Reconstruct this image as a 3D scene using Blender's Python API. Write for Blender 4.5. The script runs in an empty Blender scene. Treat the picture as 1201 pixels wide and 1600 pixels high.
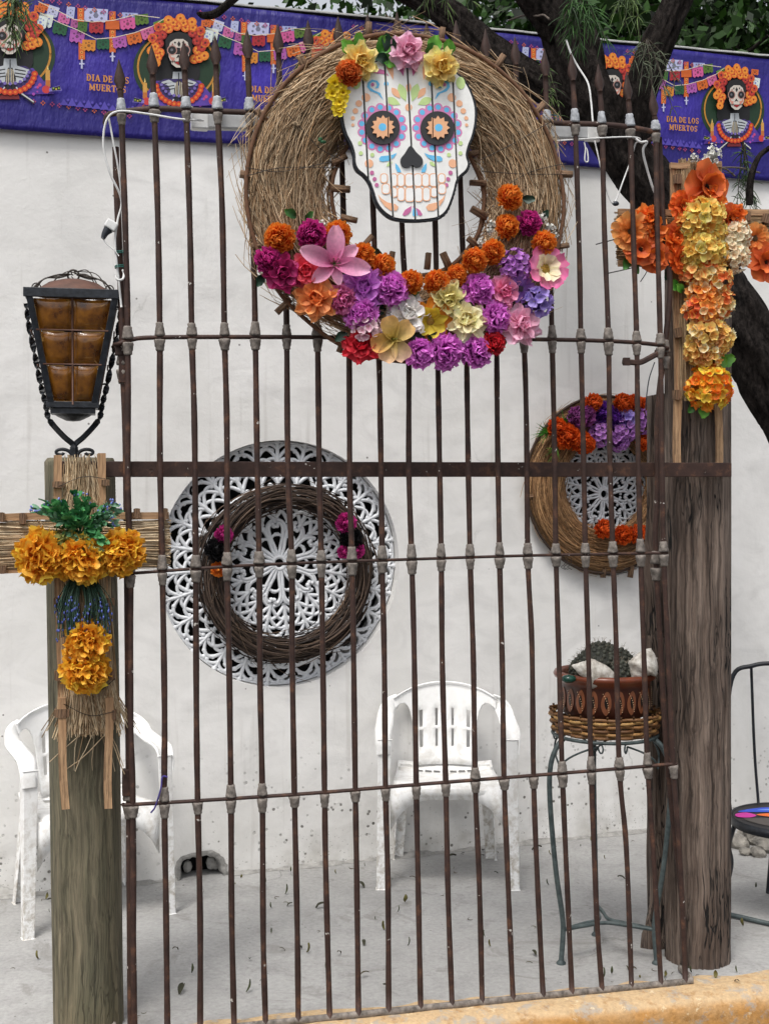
import bpy, bmesh, math, random
import numpy as np
from mathutils import Matrix, Vector, noise as mnoise

# ------------------------------------------------------------------ camera, light, exposure
SC = bpy.context.scene
COL = SC.collection
F, CX, HY, EYE = 2000.0, 600.5, 740.0, 1.6          # focal (px of the 1201x1600 photo), principal column, horizon row, eye height

cam_d = bpy.data.cameras.new('camera')
cam = bpy.data.objects.new('camera', cam_d)
COL.objects.link(cam)
cam.location = (0, 0, EYE)
cam.rotation_euler = (math.radians(90), 0, 0)
cam_d.sensor_fit = 'VERTICAL'
cam_d.sensor_height = 36.0
cam_d.sensor_width = 27.0
cam_d.lens = F / 1600.0 * 36.0
cam_d.shift_y = -(800.0 - HY) / 1600.0
cam_d.clip_start = 0.05
cam_d.clip_end = 400
SC.camera = cam

SUN_EL, SUN_AZ = 62.0, 200.0        # azimuth measured from +Y clockwise; the sun stands behind the camera, a little left
world = bpy.data.worlds.new('World')
SC.world = world
world.use_nodes = True
wn = world.node_tree
sky = wn.nodes.new('ShaderNodeTexSky')
sky.sky_type = 'NISHITA'
sky.sun_disc = False
sky.sun_elevation = math.radians(SUN_EL)
sky.sun_rotation = math.radians(SUN_AZ)
sky.air_density = 1.0
sky.dust_density = 4.0
sky.ozone_density = 1.0
hs = wn.nodes.new('ShaderNodeHueSaturation')
hs.inputs['Saturation'].default_value = 0.22
bg = wn.nodes['Background']
bg.inputs['Strength'].default_value = 0.15
wn.links.new(sky.outputs[0], hs.inputs['Color'])
wn.links.new(hs.outputs[0], bg.inputs['Color'])

sun_d = bpy.data.lights.new('sun', 'SUN')
sun_d.energy = 1.5
sun_d.angle = math.radians(16)
sun_d.color = (1.0, 0.96, 0.9)
sun = bpy.data.objects.new('sun', sun_d)
COL.objects.link(sun)
_e, _a = math.radians(SUN_EL), math.radians(SUN_AZ)
_dir = Vector((math.sin(_a) * math.cos(_e), math.cos(_a) * math.cos(_e), math.sin(_e)))
sun.rotation_euler = _dir.to_track_quat('Z', 'Y').to_euler()
sun.location = (0, 0, 8)

vs = SC.view_settings
vs.view_transform = 'Standard'
vs.look = 'None'
vs.exposure = 0.44
vs.gamma = 1.0
vs.use_curve_mapping = False

# ------------------------------------------------------------------ helpers
PI = math.pi
R = random.Random(7)
RN = np.random.RandomState(11)


def hx(s):
    s = s.lstrip('#')
    o = []
    for i in (0, 2, 4):
        x = int(s[i:i + 2], 16) / 255.0
        o.append(x / 12.92 if x <= 0.04045 else ((x + 0.055) / 1.055) ** 2.4)
    return tuple(o)


class Frame:
    """a vertical plane: origin on it, local x along it, local -y towards the viewer, z up"""
    def __init__(s, o, yaw):
        s.o = np.array(o, float)
        s.yaw = yaw
        s.u = np.array((math.cos(yaw), math.sin(yaw), 0))
        s.v = np.array((-math.sin(yaw), math.cos(yaw), 0))

    def L(s, px, py, off=0.0):
        c = np.array((0, 0, EYE))
        d = np.array(((px - CX) / F, 1.0, -(py - HY) / F))
        t = ((s.o - c) @ s.v - off) / (d @ s.v)
        p = c + t * d - s.o
        return np.array((p @ s.u, -off, p[2]))

    def size(s, px, off=0.0):
        return px * (s.o[1] - off) / F

    def world(s, l):
        return s.o + l[0] * s.u + l[1] * s.v + np.array((0, 0, l[2]))


def at(px, py, Y):
    return np.array(((px - CX) / F * Y, Y, EYE - (py - HY) / F * Y))


def floor_at(px, py):
    Y = EYE * F / (py - HY)
    return at(px, py, Y)


def nrm(a):
    return a / np.maximum(np.linalg.norm(a, axis=-1, keepdims=True), 1e-9)


def rotm(ax, ang):
    return np.array(Matrix.Rotation(ang, 3, ax))


class MB:
    def __init__(s):
        s.v, s.f, s.c, s.n = [], [], [], 0

    def add(s, V, Fc, col=(1, 1, 1)):
        V = np.asarray(V, float).reshape(-1, 3)
        col = np.asarray(col, float)
        if col.ndim == 1:
            col = np.repeat(col[None, :], len(V), 0)
        s.v.append(V)
        s.c.append(col)
        k = s.n
        s.f.extend([tuple(int(i) + k for i in q) for q in Fc])
        s.n += len(V)

    def grid(s, P, col=(1, 1, 1), wu=False, wv=False):
        P = np.asarray(P, float)
        nu, nv = P.shape[:2]
        fs = []
        for i in range(nu if wu else nu - 1):
            for j in range(nv if wv else nv - 1):
                i2, j2 = (i + 1) % nu, (j + 1) % nv
                fs.append((i * nv + j, i2 * nv + j, i2 * nv + j2, i * nv + j2))
        col = np.asarray(col, float)
        s.add(P.reshape(-1, 3), fs, col.reshape(-1, 3) if col.ndim == 3 else col)

    def tube(s, path, r, sides=6, col=(1, 1, 1), cap=True, flat=1.0, ref=None, closed=False):
        P = np.asarray(path, float)
        M = len(P)
        rr = np.full(M, r, float) if np.isscalar(r) else np.asarray(r, float)
        T = np.gradient(P, axis=0) if not closed else (np.roll(P, -1, 0) - np.roll(P, 1, 0))
        T = nrm(T)
        if ref is None:
            m = np.abs(T).mean(0)
            ref = np.eye(3)[int(np.argmin(m))]
        N = nrm(np.cross(T, ref))
        B = np.cross(T, N)
        a = np.arange(sides) * 2 * PI / sides
        ring = P[:, None, :] + rr[:, None, None] * (np.cos(a)[None, :, None] * N[:, None, :] + flat * np.sin(a)[None, :, None] * B[:, None, :])
        k = s.n
        s.grid(ring, col, wu=closed, wv=True)
        if cap and not closed:
            s.f.append(tuple(k + i for i in range(sides))[::-1])
            s.f.append(tuple(k + (M - 1) * sides + i for i in range(sides)))

    def box(s, c, sz, rot=None, taper=(1, 1), col=(1, 1, 1)):
        x, y, z = [q / 2 for q in sz]
        V = np.array([(-x, -y, -z), (x, -y, -z), (x, y, -z), (-x, y, -z), (-x, -y, z), (x, -y, z), (x, y, z), (-x, y, z)], float)
        V[4:, 0] *= taper[0]
        V[4:, 1] *= taper[1]
        if rot is not None:
            V = V @ np.asarray(rot).T
        s.add(V + np.asarray(c), [(0, 3, 2, 1), (4, 5, 6, 7), (0, 1, 5, 4), (1, 2, 6, 5), (2, 3, 7, 6), (3, 0, 4, 7)], col)

    def lathe(s, prof, seg=24, c=(0, 0, 0), col=(1, 1, 1), rot=None, sx=1, sy=1):
        a = np.arange(seg) * 2 * PI / seg
        P = np.array([[(r * math.cos(t) * sx, r * math.sin(t) * sy, z) for t in a] for r, z in prof])
        if rot is not None:
            P = P @ np.asarray(rot).T
        s.grid(P + np.asarray(c), col, wv=True)

    def ball(s, c, r, n=8, m=6, col=(1, 1, 1), rot=None):
        r = (r, r, r) if np.isscalar(r) else r
        th = np.linspace(0.02, PI - 0.02, m)
        a = np.arange(n) * 2 * PI / n
        P = np.array([[(r[0] * math.sin(t) * math.cos(b), r[1] * math.sin(t) * math.sin(b), r[2] * math.cos(t)) for b in a] for t in th])
        if rot is not None:
            P = P @ np.asarray(rot).T
        s.grid(P + np.asarray(c), col, wv=True)

    def prism(s, poly, y0, y1, col=(1, 1, 1)):
        """polygon in local x,z extruded from y0 (front) to y1"""
        n = len(poly)
        V = [(p[0], y0, p[1]) for p in poly] + [(p[0], y1, p[1]) for p in poly]
        fs = [tuple(range(n)), tuple(range(2 * n - 1, n - 1, -1))]
        fs += [(i, i + n, (i + 1) % n + n, (i + 1) % n) for i in range(n)]
        s.add(V, fs, col)

    def decal(s, poly, y, col):
        s.add([(p[0], y, p[1]) for p in poly], [tuple(range(len(poly)))], col)

    def strands(s, P, rad, cols, sides=3):
        """P (N,M,3), rad (N,M), cols (N,3)"""
        N, M = P.shape[:2]
        T = nrm(np.gradient(P, axis=1))
        mean = np.abs(T).mean(1)
        ref = np.eye(3)[np.argmin(mean, 1)][:, None, :]
        A = nrm(np.cross(T, np.broadcast_to(ref, T.shape)))
        B = np.cross(T, A)
        a = np.arange(sides) * 2 * PI / sides
        V = P[:, :, None, :] + rad[:, :, None, None] * (np.cos(a)[None, None, :, None] * A[:, :, None, :] + np.sin(a)[None, None, :, None] * B[:, :, None, :])
        idx = np.arange(N * M * sides).reshape(N, M, sides)
        i0 = idx[:, :-1, :]
        i1 = idx[:, 1:, :]
        q = np.stack([i0, i1, np.roll(i1, -1, 2), np.roll(i0, -1, 2)], -1).reshape(-1, 4)
        s.v.append(V.reshape(-1, 3))
        s.c.append(np.repeat(cols, M * sides, 0))
        s.f.extend(map(tuple, (q + s.n).tolist()))
        s.n += N * M * sides

    def mesh(s, name, mat, smooth=True):
        me = bpy.data.meshes.new(name)
        V = np.concatenate(s.v) if s.v else np.zeros((0, 3))
        me.from_pydata(V.tolist(), [], s.f)
        C = np.concatenate(s.c)
        at_ = me.color_attributes.new('Col', 'FLOAT_COLOR', 'POINT')
        at_.data.foreach_set('color', np.concatenate([C, np.ones((len(C), 1))], 1).astype(np.float32).ravel())
        me.materials.append(mat)
        if smooth:
            me.polygons.foreach_set('use_smooth', np.ones(len(me.polygons), bool))
        me.update()
        return me

    def build(s, name, mat, parent=None, smooth=True, bevel=0, loc=None):
        return inst(name, s.mesh(name, mat, smooth), parent, loc=loc, bevel=bevel)


def inst(name, me, parent=None, loc=None, mat=None, bevel=0):
    o = bpy.data.objects.new(name, me)
    COL.objects.link(o)
    if parent is not None:
        o.parent = parent
    if loc is not None:
        o.location = [float(q) for q in loc]
    if mat is not None:
        o.matrix_local = mat
    if bevel:
        b = o.modifiers.new('bevel', 'BEVEL')
        b.width = bevel
        b.segments = 2
        b.limit_method = 'ANGLE'
    return o


def tag(o, label=None, cat=None, group=None, kind=None):
    if label: o['label'] = label
    if cat: o['category'] = cat
    if group: o['group'] = group
    if kind: o['kind'] = kind
    return o


def thing(name, label, cat, loc=(0, 0, 0), yaw=0.0, group=None):
    o = bpy.data.objects.new(name, None)
    COL.objects.link(o)
    o.empty_display_size = 0.05
    o.location = [float(q) for q in loc]
    o.rotation_euler = (0, 0, yaw)
    return tag(o, label, cat, group)


def catmull(pts, n=6, closed=False):
    P = np.asarray(pts, float)
    if closed:
        Q = np.concatenate([P[-1:], P, P[:2]])
        m = len(P)
    else:
        Q = np.concatenate([2 * P[:1] - P[1:2], P, 2 * P[-1:] - P[-2:-1]])
        m = len(P) - 1
    out = []
    for i in range(m):
        p0, p1, p2, p3 = Q[i:i + 4]
        for t in np.arange(n) / n:
            out.append(0.5 * (2 * p1 + (p2 - p0) * t + (2 * p0 - 5 * p1 + 4 * p2 - p3) * t * t + (3 * p1 - p0 - 3 * p2 + p3) * t ** 3))
    if not closed:
        out.append(P[-1])
    return np.array(out)


def clip(poly, a, b, c):
    """keep a*x+b*z<=c"""
    out = []
    n = len(poly)
    for i in range(n):
        p, q = poly[i], poly[(i + 1) % n]
        dp, dq = a * p[0] + b * p[1] - c, a * q[0] + b * q[1] - c
        if dp <= 0:
            out.append(p)
        if dp * dq < 0:
            t = dp / (dp - dq)
            out.append((p[0] + t * (q[0] - p[0]), p[1] + t * (q[1] - p[1])))
    return out


def circle(x, y, r, n=18, ry=None, a0=0):
    ry = r if ry is None else ry
    return [(x + r * math.cos(a0 + 2 * PI * i / n), y + ry * math.sin(a0 + 2 * PI * i / n)) for i in range(n)]


# ------------------------------------------------------------------ materials
def new_mat(name):
    m = bpy.data.materials.new(name)
    m.use_nodes = True
    nt = m.node_tree
    b = nt.nodes['Principled BSDF']
    return m, nt, b


def nd(nt, typ, **kw):
    n = nt.nodes.new(typ)
    for k, v in kw.items():
        setattr(n, k, v)
    return n


def mapping(nt, scale=(1, 1, 1), coord='Object'):
    tc = nd(nt, 'ShaderNodeTexCoord')
    mp = nd(nt, 'ShaderNodeMapping')
    mp.inputs['Scale'].default_value = scale
    nt.links.new(tc.outputs[coord], mp.inputs[0])
    return mp.outputs[0]


def noise(nt, vec, scale, detail=5, rough=0.6, dist=0.0):
    n = nd(nt, 'ShaderNodeTexNoise')
    n.inputs['Scale'].default_value = scale
    n.inputs['Detail'].default_value = detail
    n.inputs['Roughness'].default_value = rough
    n.inputs['Distortion'].default_value = dist
    nt.links.new(vec, n.inputs['Vector'])
    return n.outputs['Fac']


def ramp(nt, fac, stops):
    r = nd(nt, 'ShaderNodeValToRGB')
    el = r.color_ramp.elements
    while len(el) < len(stops):
        el.new(0.5)
    for e, (p, c) in zip(el, stops):
        e.position = p
        e.color = (*c, 1) if not np.isscalar(c) else (c, c, c, 1)
    nt.links.new(fac, r.inputs[0])
    return r.outputs[0]


def mix(nt, a, b, fac, mode='MIX'):
    m = nd(nt, 'ShaderNodeMix', data_type='RGBA', blend_type=mode)
    for sock, v in ((m.inputs[6], a), (m.inputs[7], b), (m.inputs[0], fac)):
        if hasattr(v, 'links') or hasattr(v, 'is_output'):
            nt.links.new(v, sock)
        elif np.isscalar(v):
            sock.default_value = v
        else:
            sock.default_value = (*v, 1)
    return m.outputs[2]


def bump(nt, b, h, strength=0.3, dist=0.01):
    bp = nd(nt, 'ShaderNodeBump')
    bp.inputs['Strength'].default_value = strength
    bp.inputs['Distance'].default_value = dist
    nt.links.new(h, bp.inputs['Height'])
    nt.links.new(bp.outputs[0], b.inputs['Normal'])


def M_simple(name, c0, c1, scale=30, rough=0.6, bs=0.3, bd=0.003, metal=0.0, stretch=(1, 1, 1), detail=6, spec=0.5):
    m, nt, b = new_mat(name)
    b.inputs['Specular IOR Level'].default_value = spec
    v = mapping(nt, stretch)
    n = noise(nt, v, scale, detail)
    nt.links.new(ramp(nt, n, [(0.3, c0), (0.7, c1)]), b.inputs['Base Color'])
    b.inputs['Roughness'].default_value = rough
    b.inputs['Metallic'].default_value = metal
    if bs:
        bump(nt, b, n, bs, bd)
    return m


def M_attr(name, rough=0.6, var=0.25, scale=60, trans=0.0, bs=0.0, spec=0.5, bd=0.002):
    m, nt, b = new_mat(name)
    a = nd(nt, 'ShaderNodeVertexColor', layer_name='Col')
    v = mapping(nt)
    n = noise(nt, v, scale, 4)
    g = ramp(nt, n, [(0.25, 1 - var), (0.75, 1 + var * 0.4)])
    c = mix(nt, a.outputs[0], g, 1.0, 'MULTIPLY')
    nt.links.new(c, b.inputs['Base Color'])
    b.inputs['Roughness'].default_value = rough
    b.inputs['Specular IOR Level'].default_value = spec
    if bs:
        bump(nt, b, n, bs, bd)
    if trans:
        t = nd(nt, 'ShaderNodeBsdfTranslucent')
        nt.links.new(c, t.inputs[0])
        ms = nd(nt, 'ShaderNodeMixShader')
        ms.inputs[0].default_value = trans
        nt.links.new(b.outputs[0], ms.inputs[1])
        nt.links.new(t.outputs[0], ms.inputs[2])
        nt.links.new(ms.outputs[0], nt.nodes['Material Output'].inputs[0])
    return m


def M_wood(name, dark, mid, light, sx=60, sz=2.5, rough=0.85, crack=0.35, bs=0.8, stain=None, ck=0.0):
    """long grain along z; ck > 0 adds open drying cracks"""
    m, nt, b = new_mat(name)
    # bend the grain round knots
    tc = nd(nt, 'ShaderNodeTexCoord')
    warp = nd(nt, 'ShaderNodeTexNoise')
    warp.inputs['Scale'].default_value = 5.0
    warp.inputs['Detail'].default_value = 2
    nt.links.new(tc.outputs['Object'], warp.inputs['Vector'])
    va = nd(nt, 'ShaderNodeVectorMath', operation='MULTIPLY_ADD')
    nt.links.new(warp.outputs['Color'], va.inputs[0])
    va.inputs[1].default_value = (0.035, 0.035, 0.0)
    nt.links.new(tc.outputs['Object'], va.inputs[2])

    def mapped(s):
        mp = nd(nt, 'ShaderNodeMapping')
        mp.inputs['Scale'].default_value = s
        nt.links.new(va.outputs[0], mp.inputs[0])
        return mp.outputs[0]
    n = noise(nt, mapped((1, 1, sz / sx)), sx, 8, 0.68, 0.5)
    fine = noise(nt, mapped((1, 1, 0.02)), sx * 3, 6, 0.75)
    c = ramp(nt, n, [(crack - 0.07, dark), (crack + 0.04, mid), (0.66, light)])
    c = mix(nt, c, ramp(nt, fine, [(0.36, 0.32), (0.5, 0.95), (0.66, 1.5)]), 0.9, 'MULTIPLY')
    big = noise(nt, mapped((1, 1, 0.35)), 7, 5)
    c = mix(nt, c, stain if stain else mid, ramp(nt, big, [(0.45, 0.0), (0.66, 0.6)]))
    hgt = mix(nt, ramp(nt, n, [(crack - 0.08, 0.0), (crack + 0.05, 0.7), (0.8, 1.0)]), fine, 0.35)
    if ck:
        for s_, z_, w_ in ((16, 0.035, 0.012), (38, 0.05, 0.016)):
            r_ = noise(nt, mapped((1, 1, z_)), s_, 3, 0.55)
            k = ramp(nt, r_, [(0.5 - w_, 0.0), (0.5 - w_ * .4, ck), (0.5 + w_ * .4, ck), (0.5 + w_, 0.0)])
            gate = ramp(nt, noise(nt, mapped((1, 1, 0.25)), 9, 3), [(0.46, 0.0), (0.56, 1.0)])
            k = mix(nt, k, gate, 1.0, 'MULTIPLY')
            c = mix(nt, c, tuple(q * 0.25 for q in dark), k)
            hgt = mix(nt, hgt, (0, 0, 0), k)
    nt.links.new(c, b.inputs['Base Color'])
    b.inputs['Roughness'].default_value = rough
    bump(nt, b, hgt, bs, 0.012)
    return m


def M_plaster():
    m, nt, b = new_mat('plaster_white')
    v = mapping(nt)
    n1 = noise(nt, v, 2.2, 6, 0.6)
    n2 = noise(nt, v, 45, 6, 0.6)
    n3 = noise(nt, v, 9, 5, 0.6)
    c = ramp(nt, n1, [(0.3, (0.70, 0.69, 0.67)), (0.7, (0.80, 0.79, 0.775))])
    c = mix(nt, c, (0.58, 0.565, 0.55), ramp(nt, n3, [(0.55, 0.0), (0.8, 0.5)]))
    # chips and splashes of dirt along the foot of the wall
    tc = nd(nt, 'ShaderNodeTexCoord')
    sp = nd(nt, 'ShaderNodeSeparateXYZ')
    nt.links.new(tc.outputs['Object'], sp.inputs[0])
    vor = nd(nt, 'ShaderNodeTexVoronoi')
    vor.inputs['Scale'].default_value = 34
    vor.inputs['Randomness'].default_value = 1.0
    nt.links.new(v, vor.inputs['Vector'])
    spot = ramp(nt, vor.outputs['Distance'], [(0.17, 1.0), (0.25, 0.0)])
    clus = ramp(nt, noise(nt, v, 5.5, 5, 0.75), [(0.46, 0.0), (0.54, 1.0)])
    low = ramp(nt, sp.outputs[2], [(0.20, 1.0), (0.55, 0.0)])
    k = mix(nt, mix(nt, spot, clus, 1.0, 'MULTIPLY'), low, 1.0, 'MULTIPLY')
    c = mix(nt, c, (0.10, 0.095, 0.085), k)
    vor2 = nd(nt, 'ShaderNodeTexVoronoi')
    vor2.inputs['Scale'].default_value = 75
    nt.links.new(v, vor2.inputs['Vector'])
    spot2 = ramp(nt, vor2.outputs['Distance'], [(0.12, 1.0), (0.2, 0.0)])
    low2 = ramp(nt, sp.outputs[2], [(0.03, 0.9), (0.2, 0.0)])
    clus2 = ramp(nt, noise(nt, v, 8, 4, 0.7), [(0.40, 0.0), (0.48, 1.0)])
    c = mix(nt, c, (0.12, 0.11, 0.10), mix(nt, mix(nt, spot2, clus2, 1.0, 'MULTIPLY'), low2, 1.0, 'MULTIPLY'))
    grime = ramp(nt, sp.outputs[2], [(0.0, 0.8), (0.10, 0.45), (0.4, 0.0)])
    c = mix(nt, c, (0.40, 0.38, 0.34), mix(nt, grime, ramp(nt, n3, [(0.35, 0.0), (0.7, 1.0)]), 1.0, 'MULTIPLY'))
    # trowel sweeps, patched areas, hairline cracks and faint runs
    tr = noise(nt, mapping(nt, (1, 1, 1.8)), 4.0, 4, 0.55, 1.2)
    c = mix(nt, c, ramp(nt, tr, [(0.35, 0.90), (0.5, 1.0), (0.65, 1.05)]), 0.9, 'MULTIPLY')
    pat = ramp(nt, noise(nt, v, 1.1, 3, 0.5, 1.0), [(0.52, 0.0), (0.55, 1.0)])
    c = mix(nt, c, (0.70, 0.69, 0.665), mix(nt, pat, (0, 0, 0), 0.5))
    run = ramp(nt, noise(nt, mapping(nt, (1, 1, 0.06)), 17, 3, 0.6), [(0.60, 0.0), (0.72, 0.35)])
    c = mix(nt, c, (0.44, 0.42, 0.39), run)
    ve = nd(nt, 'ShaderNodeTexVoronoi', feature='DISTANCE_TO_EDGE')
    ve.inputs['Scale'].default_value = 1.3
    wv_ = nd(nt, 'ShaderNodeTexNoise')
    wv_.inputs['Scale'].default_value = 6
    wv_.inputs['Detail'].default_value = 6
    nt.links.new(v, wv_.inputs['Vector'])
    wm = nd(nt, 'ShaderNodeVectorMath', operation='MULTIPLY_ADD')
    nt.links.new(wv_.outputs['Color'], wm.inputs[0])
    wm.inputs[1].default_value = (0.25, 0.25, 0.25)
    nt.links.new(v, wm.inputs[2])
    nt.links.new(wm.outputs[0], ve.inputs['Vector'])
    hair = ramp(nt, ve.outputs['Distance'], [(0.0, 0.75), (0.006, 0.0)])
    hgate = ramp(nt, noise(nt, v, 1.6, 2), [(0.60, 0.0), (0.68, 0.7)])
    c = mix(nt, c, (0.30, 0.29, 0.27), mix(nt, hair, hgate, 1.0, 'MULTIPLY'))
    # few stray pinholes and hairlines higher up
    vor3 = nd(nt, 'ShaderNodeTexVoronoi')
    vor3.inputs['Scale'].default_value = 7
    nt.links.new(v, vor3.inputs['Vector'])
    c = mix(nt, c, (0.15, 0.14, 0.13), ramp(nt, vor3.outputs['Distance'], [(0.022, 0.9), (0.035, 0.0)]))
    nt.links.new(c, b.inputs['Base Color'])
    b.inputs['Roughness'].default_value = 0.9
    h = mix(nt, mix(nt, mix(nt, n3, tr, 0.25), n2, 0.35), (0, 0, 0), k)
    bump(nt, b, h, 0.45, 0.009)
    return m


def M_concrete():
    m, nt, b = new_mat('concrete_floor')
    v = mapping(nt)
    n1 = noise(nt, v, 1.7, 6, 0.65)
    n2 = noise(nt, v, 60, 6, 0.7)
    n3 = noise(nt, v, 7, 6, 0.7, 0.4)
    c = ramp(nt, n1, [(0.3, (0.29, 0.287, 0.28)), (0.7, (0.43, 0.425, 0.415))])
    c = mix(nt, c, (0.27, 0.265, 0.26), ramp(nt, n3, [(0.5, 0.0), (0.75, 0.75)]))
    c = mix(nt, c, ramp(nt, n2, [(0.3, 0.72), (0.7, 1.12)]), 0.8, 'MULTIPLY')
    vor = nd(nt, 'ShaderNodeTexVoronoi')
    vor.inputs['Scale'].default_value = 26
    nt.links.new(v, vor.inputs['Vector'])
    msk = ramp(nt, noise(nt, v, 3, 4), [(0.48, 0.0), (0.6, 1.0)])
    c = mix(nt, c, (0.12, 0.115, 0.11), mix(nt, ramp(nt, vor.outputs['Distance'], [(0.06, 0.8), (0.11, 0.0)]), msk, 1.0, 'MULTIPLY'))
    st = ramp(nt, noise(nt, v, 3.3, 6, 0.7, 1.5), [(0.56, 0.0), (0.64, 0.5)])
    c = mix(nt, c, (0.19, 0.18, 0.165), st)
    ve = nd(nt, 'ShaderNodeTexVoronoi', feature='DISTANCE_TO_EDGE')
    ve.inputs['Scale'].default_value = 0.8
    wm = nd(nt, 'ShaderNodeVectorMath', operation='MULTIPLY_ADD')
    wn_ = nd(nt, 'ShaderNodeTexNoise')
    wn_.inputs['Scale'].default_value = 5
    wn_.inputs['Detail'].default_value = 7
    nt.links.new(v, wn_.inputs['Vector'])
    nt.links.new(wn_.outputs['Color'], wm.inputs[0])
    wm.inputs[1].default_value = (0.3, 0.3, 0.3)
    nt.links.new(v, wm.inputs[2])
    nt.links.new(wm.outputs[0], ve.inputs['Vector'])
    crk = ramp(nt, ve.outputs['Distance'], [(0.0, 0.7), (0.004, 0.0)])
    cgate = ramp(nt, noise(nt, v, 1.3, 2), [(0.50, 0.0), (0.62, 1.0)])
    c = mix(nt, c, (0.16, 0.155, 0.15), mix(nt, crk, cgate, 1.0, 'MULTIPLY'))
    grit = ramp(nt, noise(nt, v, 160, 2, 0.8), [(0.64, 0.0), (0.70, 0.6)])
    c = mix(nt, c, (0.16, 0.15, 0.14), grit)
    nt.links.new(c, b.inputs['Base Color'])
    b.inputs['Roughness'].default_value = 0.88
    bump(nt, b, mix(nt, n3, n2, 0.6), 0.5, 0.006)
    return m


def M_kerb():
    m, nt, b = new_mat('kerb_paint')
    a = nd(nt, 'ShaderNodeVertexColor', layer_name='Col')
    v = mapping(nt)
    n1 = noise(nt, v, 14, 8, 0.7)
    n2 = noise(nt, v, 70, 5, 0.7)
    c = mix(nt, a.outputs[0], ramp(nt, n2, [(0.3, 0.7), (0.7, 1.15)]), 0.8, 'MULTIPLY')
    c = mix(nt, c, (0.34, 0.31, 0.27), ramp(nt, n1, [(0.53, 0.0), (0.60, 0.8)]))
    c = mix(nt, c, (0.30, 0.14, 0.03), ramp(nt, noise(nt, v, 22, 6, 0.75), [(0.52, 0.0), (0.66, 0.7)]))
    c = mix(nt, c, (0.70, 0.58, 0.38), ramp(nt, noise(nt, v, 30, 6, 0.7), [(0.6, 0.0), (0.68, 0.8)]))
    nt.links.new(c, b.inputs['Base Color'])
    b.inputs['Roughness'].default_value = 0.8
    bump(nt, b, mix(nt, n1, n2, 0.4), 0.8, 0.008)
    return m


def M_rust():
    m, nt, b = new_mat('brown_iron_paint')
    v = mapping(nt)
    n = noise(nt, v, 22, 6, 0.7)
    n2 = noise(nt, v, 150, 3)
    c = ramp(nt, n, [(0.3, (0.022, 0.012, 0.010)), (0.55, (0.050, 0.026, 0.020)), (0.75, (0.15, 0.070, 0.038))])
    c = mix(nt, c, (0.5, 0.47, 0.43), ramp(nt, noise(nt, v, 38, 3), [(0.70, 0.0), (0.72, 0.9)]))
    nt.links.new(c, b.inputs['Base Color'])
    b.inputs['Roughness'].default_value = 0.6
    b.inputs['Specular IOR Level'].default_value = 0.3
    bump(nt, b, n2, 0.25, 0.001)
    return m


def M_plastic():
    m, nt, b = new_mat('white_plastic')
    v = mapping(nt)
    n = noise(nt, v, 24, 6, 0.7, 0.5)
    tc = nd(nt, 'ShaderNodeTexCoord')
    sp = nd(nt, 'ShaderNodeSeparateXYZ')
    nt.links.new(tc.outputs['Object'], sp.inputs[0])
    low = ramp(nt, sp.outputs[2], [(0.0, 1.0), (0.42, 0.35), (0.72, 0.06)])
    k = mix(nt, ramp(nt, n, [(0.44, 0.0), (0.64, 1.0)]), low, 1.0, 'MULTIPLY')
    c = mix(nt, (0.84, 0.84, 0.83), (0.32, 0.27, 0.20), k)
    nt.links.new(c, b.inputs['Base Color'])
    b.inputs['Roughness'].default_value = 0.38
    bump(nt, b, n, 0.06, 0.002)
    return m


def M_glass():
    m, nt, b = new_mat('amber_glass')
    v = mapping(nt)
    n = noise(nt, v, 25, 4)
    c = ramp(nt, n, [(0.3, (0.085, 0.028, 0.008)), (0.7, (0.38, 0.15, 0.018))])
    nt.links.new(c, b.inputs['Base Color'])
    b.inputs['Roughness'].default_value = 0.12
    b.inputs['Transmission Weight'].default_value = 0.35
    b.inputs['IOR'].default_value = 1.5
    bump(nt, b, n, 0.3, 0.004)
    return m


def M_banner():
    m, nt, b = new_mat('banner_cloth')
    v = mapping(nt)
    n = noise(nt, v, 3.2, 5, 0.6)
    n2 = noise(nt, mapping(nt, (1, 1, 0.35)), 16, 4)
    a = nd(nt, 'ShaderNodeVertexColor', layer_name='Col')
    c = mix(nt, a.outputs[0], (0.016, 0.006, 0.14), ramp(nt, n, [(0.4, 0.0), (0.7, 0.5)]))
    nt.links.new(c, b.inputs['Base Color'])
    b.inputs['Roughness'].default_value = 0.55
    bump(nt, b, mix(nt, n, n2, 0.6), 0.9, 0.03)
    return m


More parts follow.
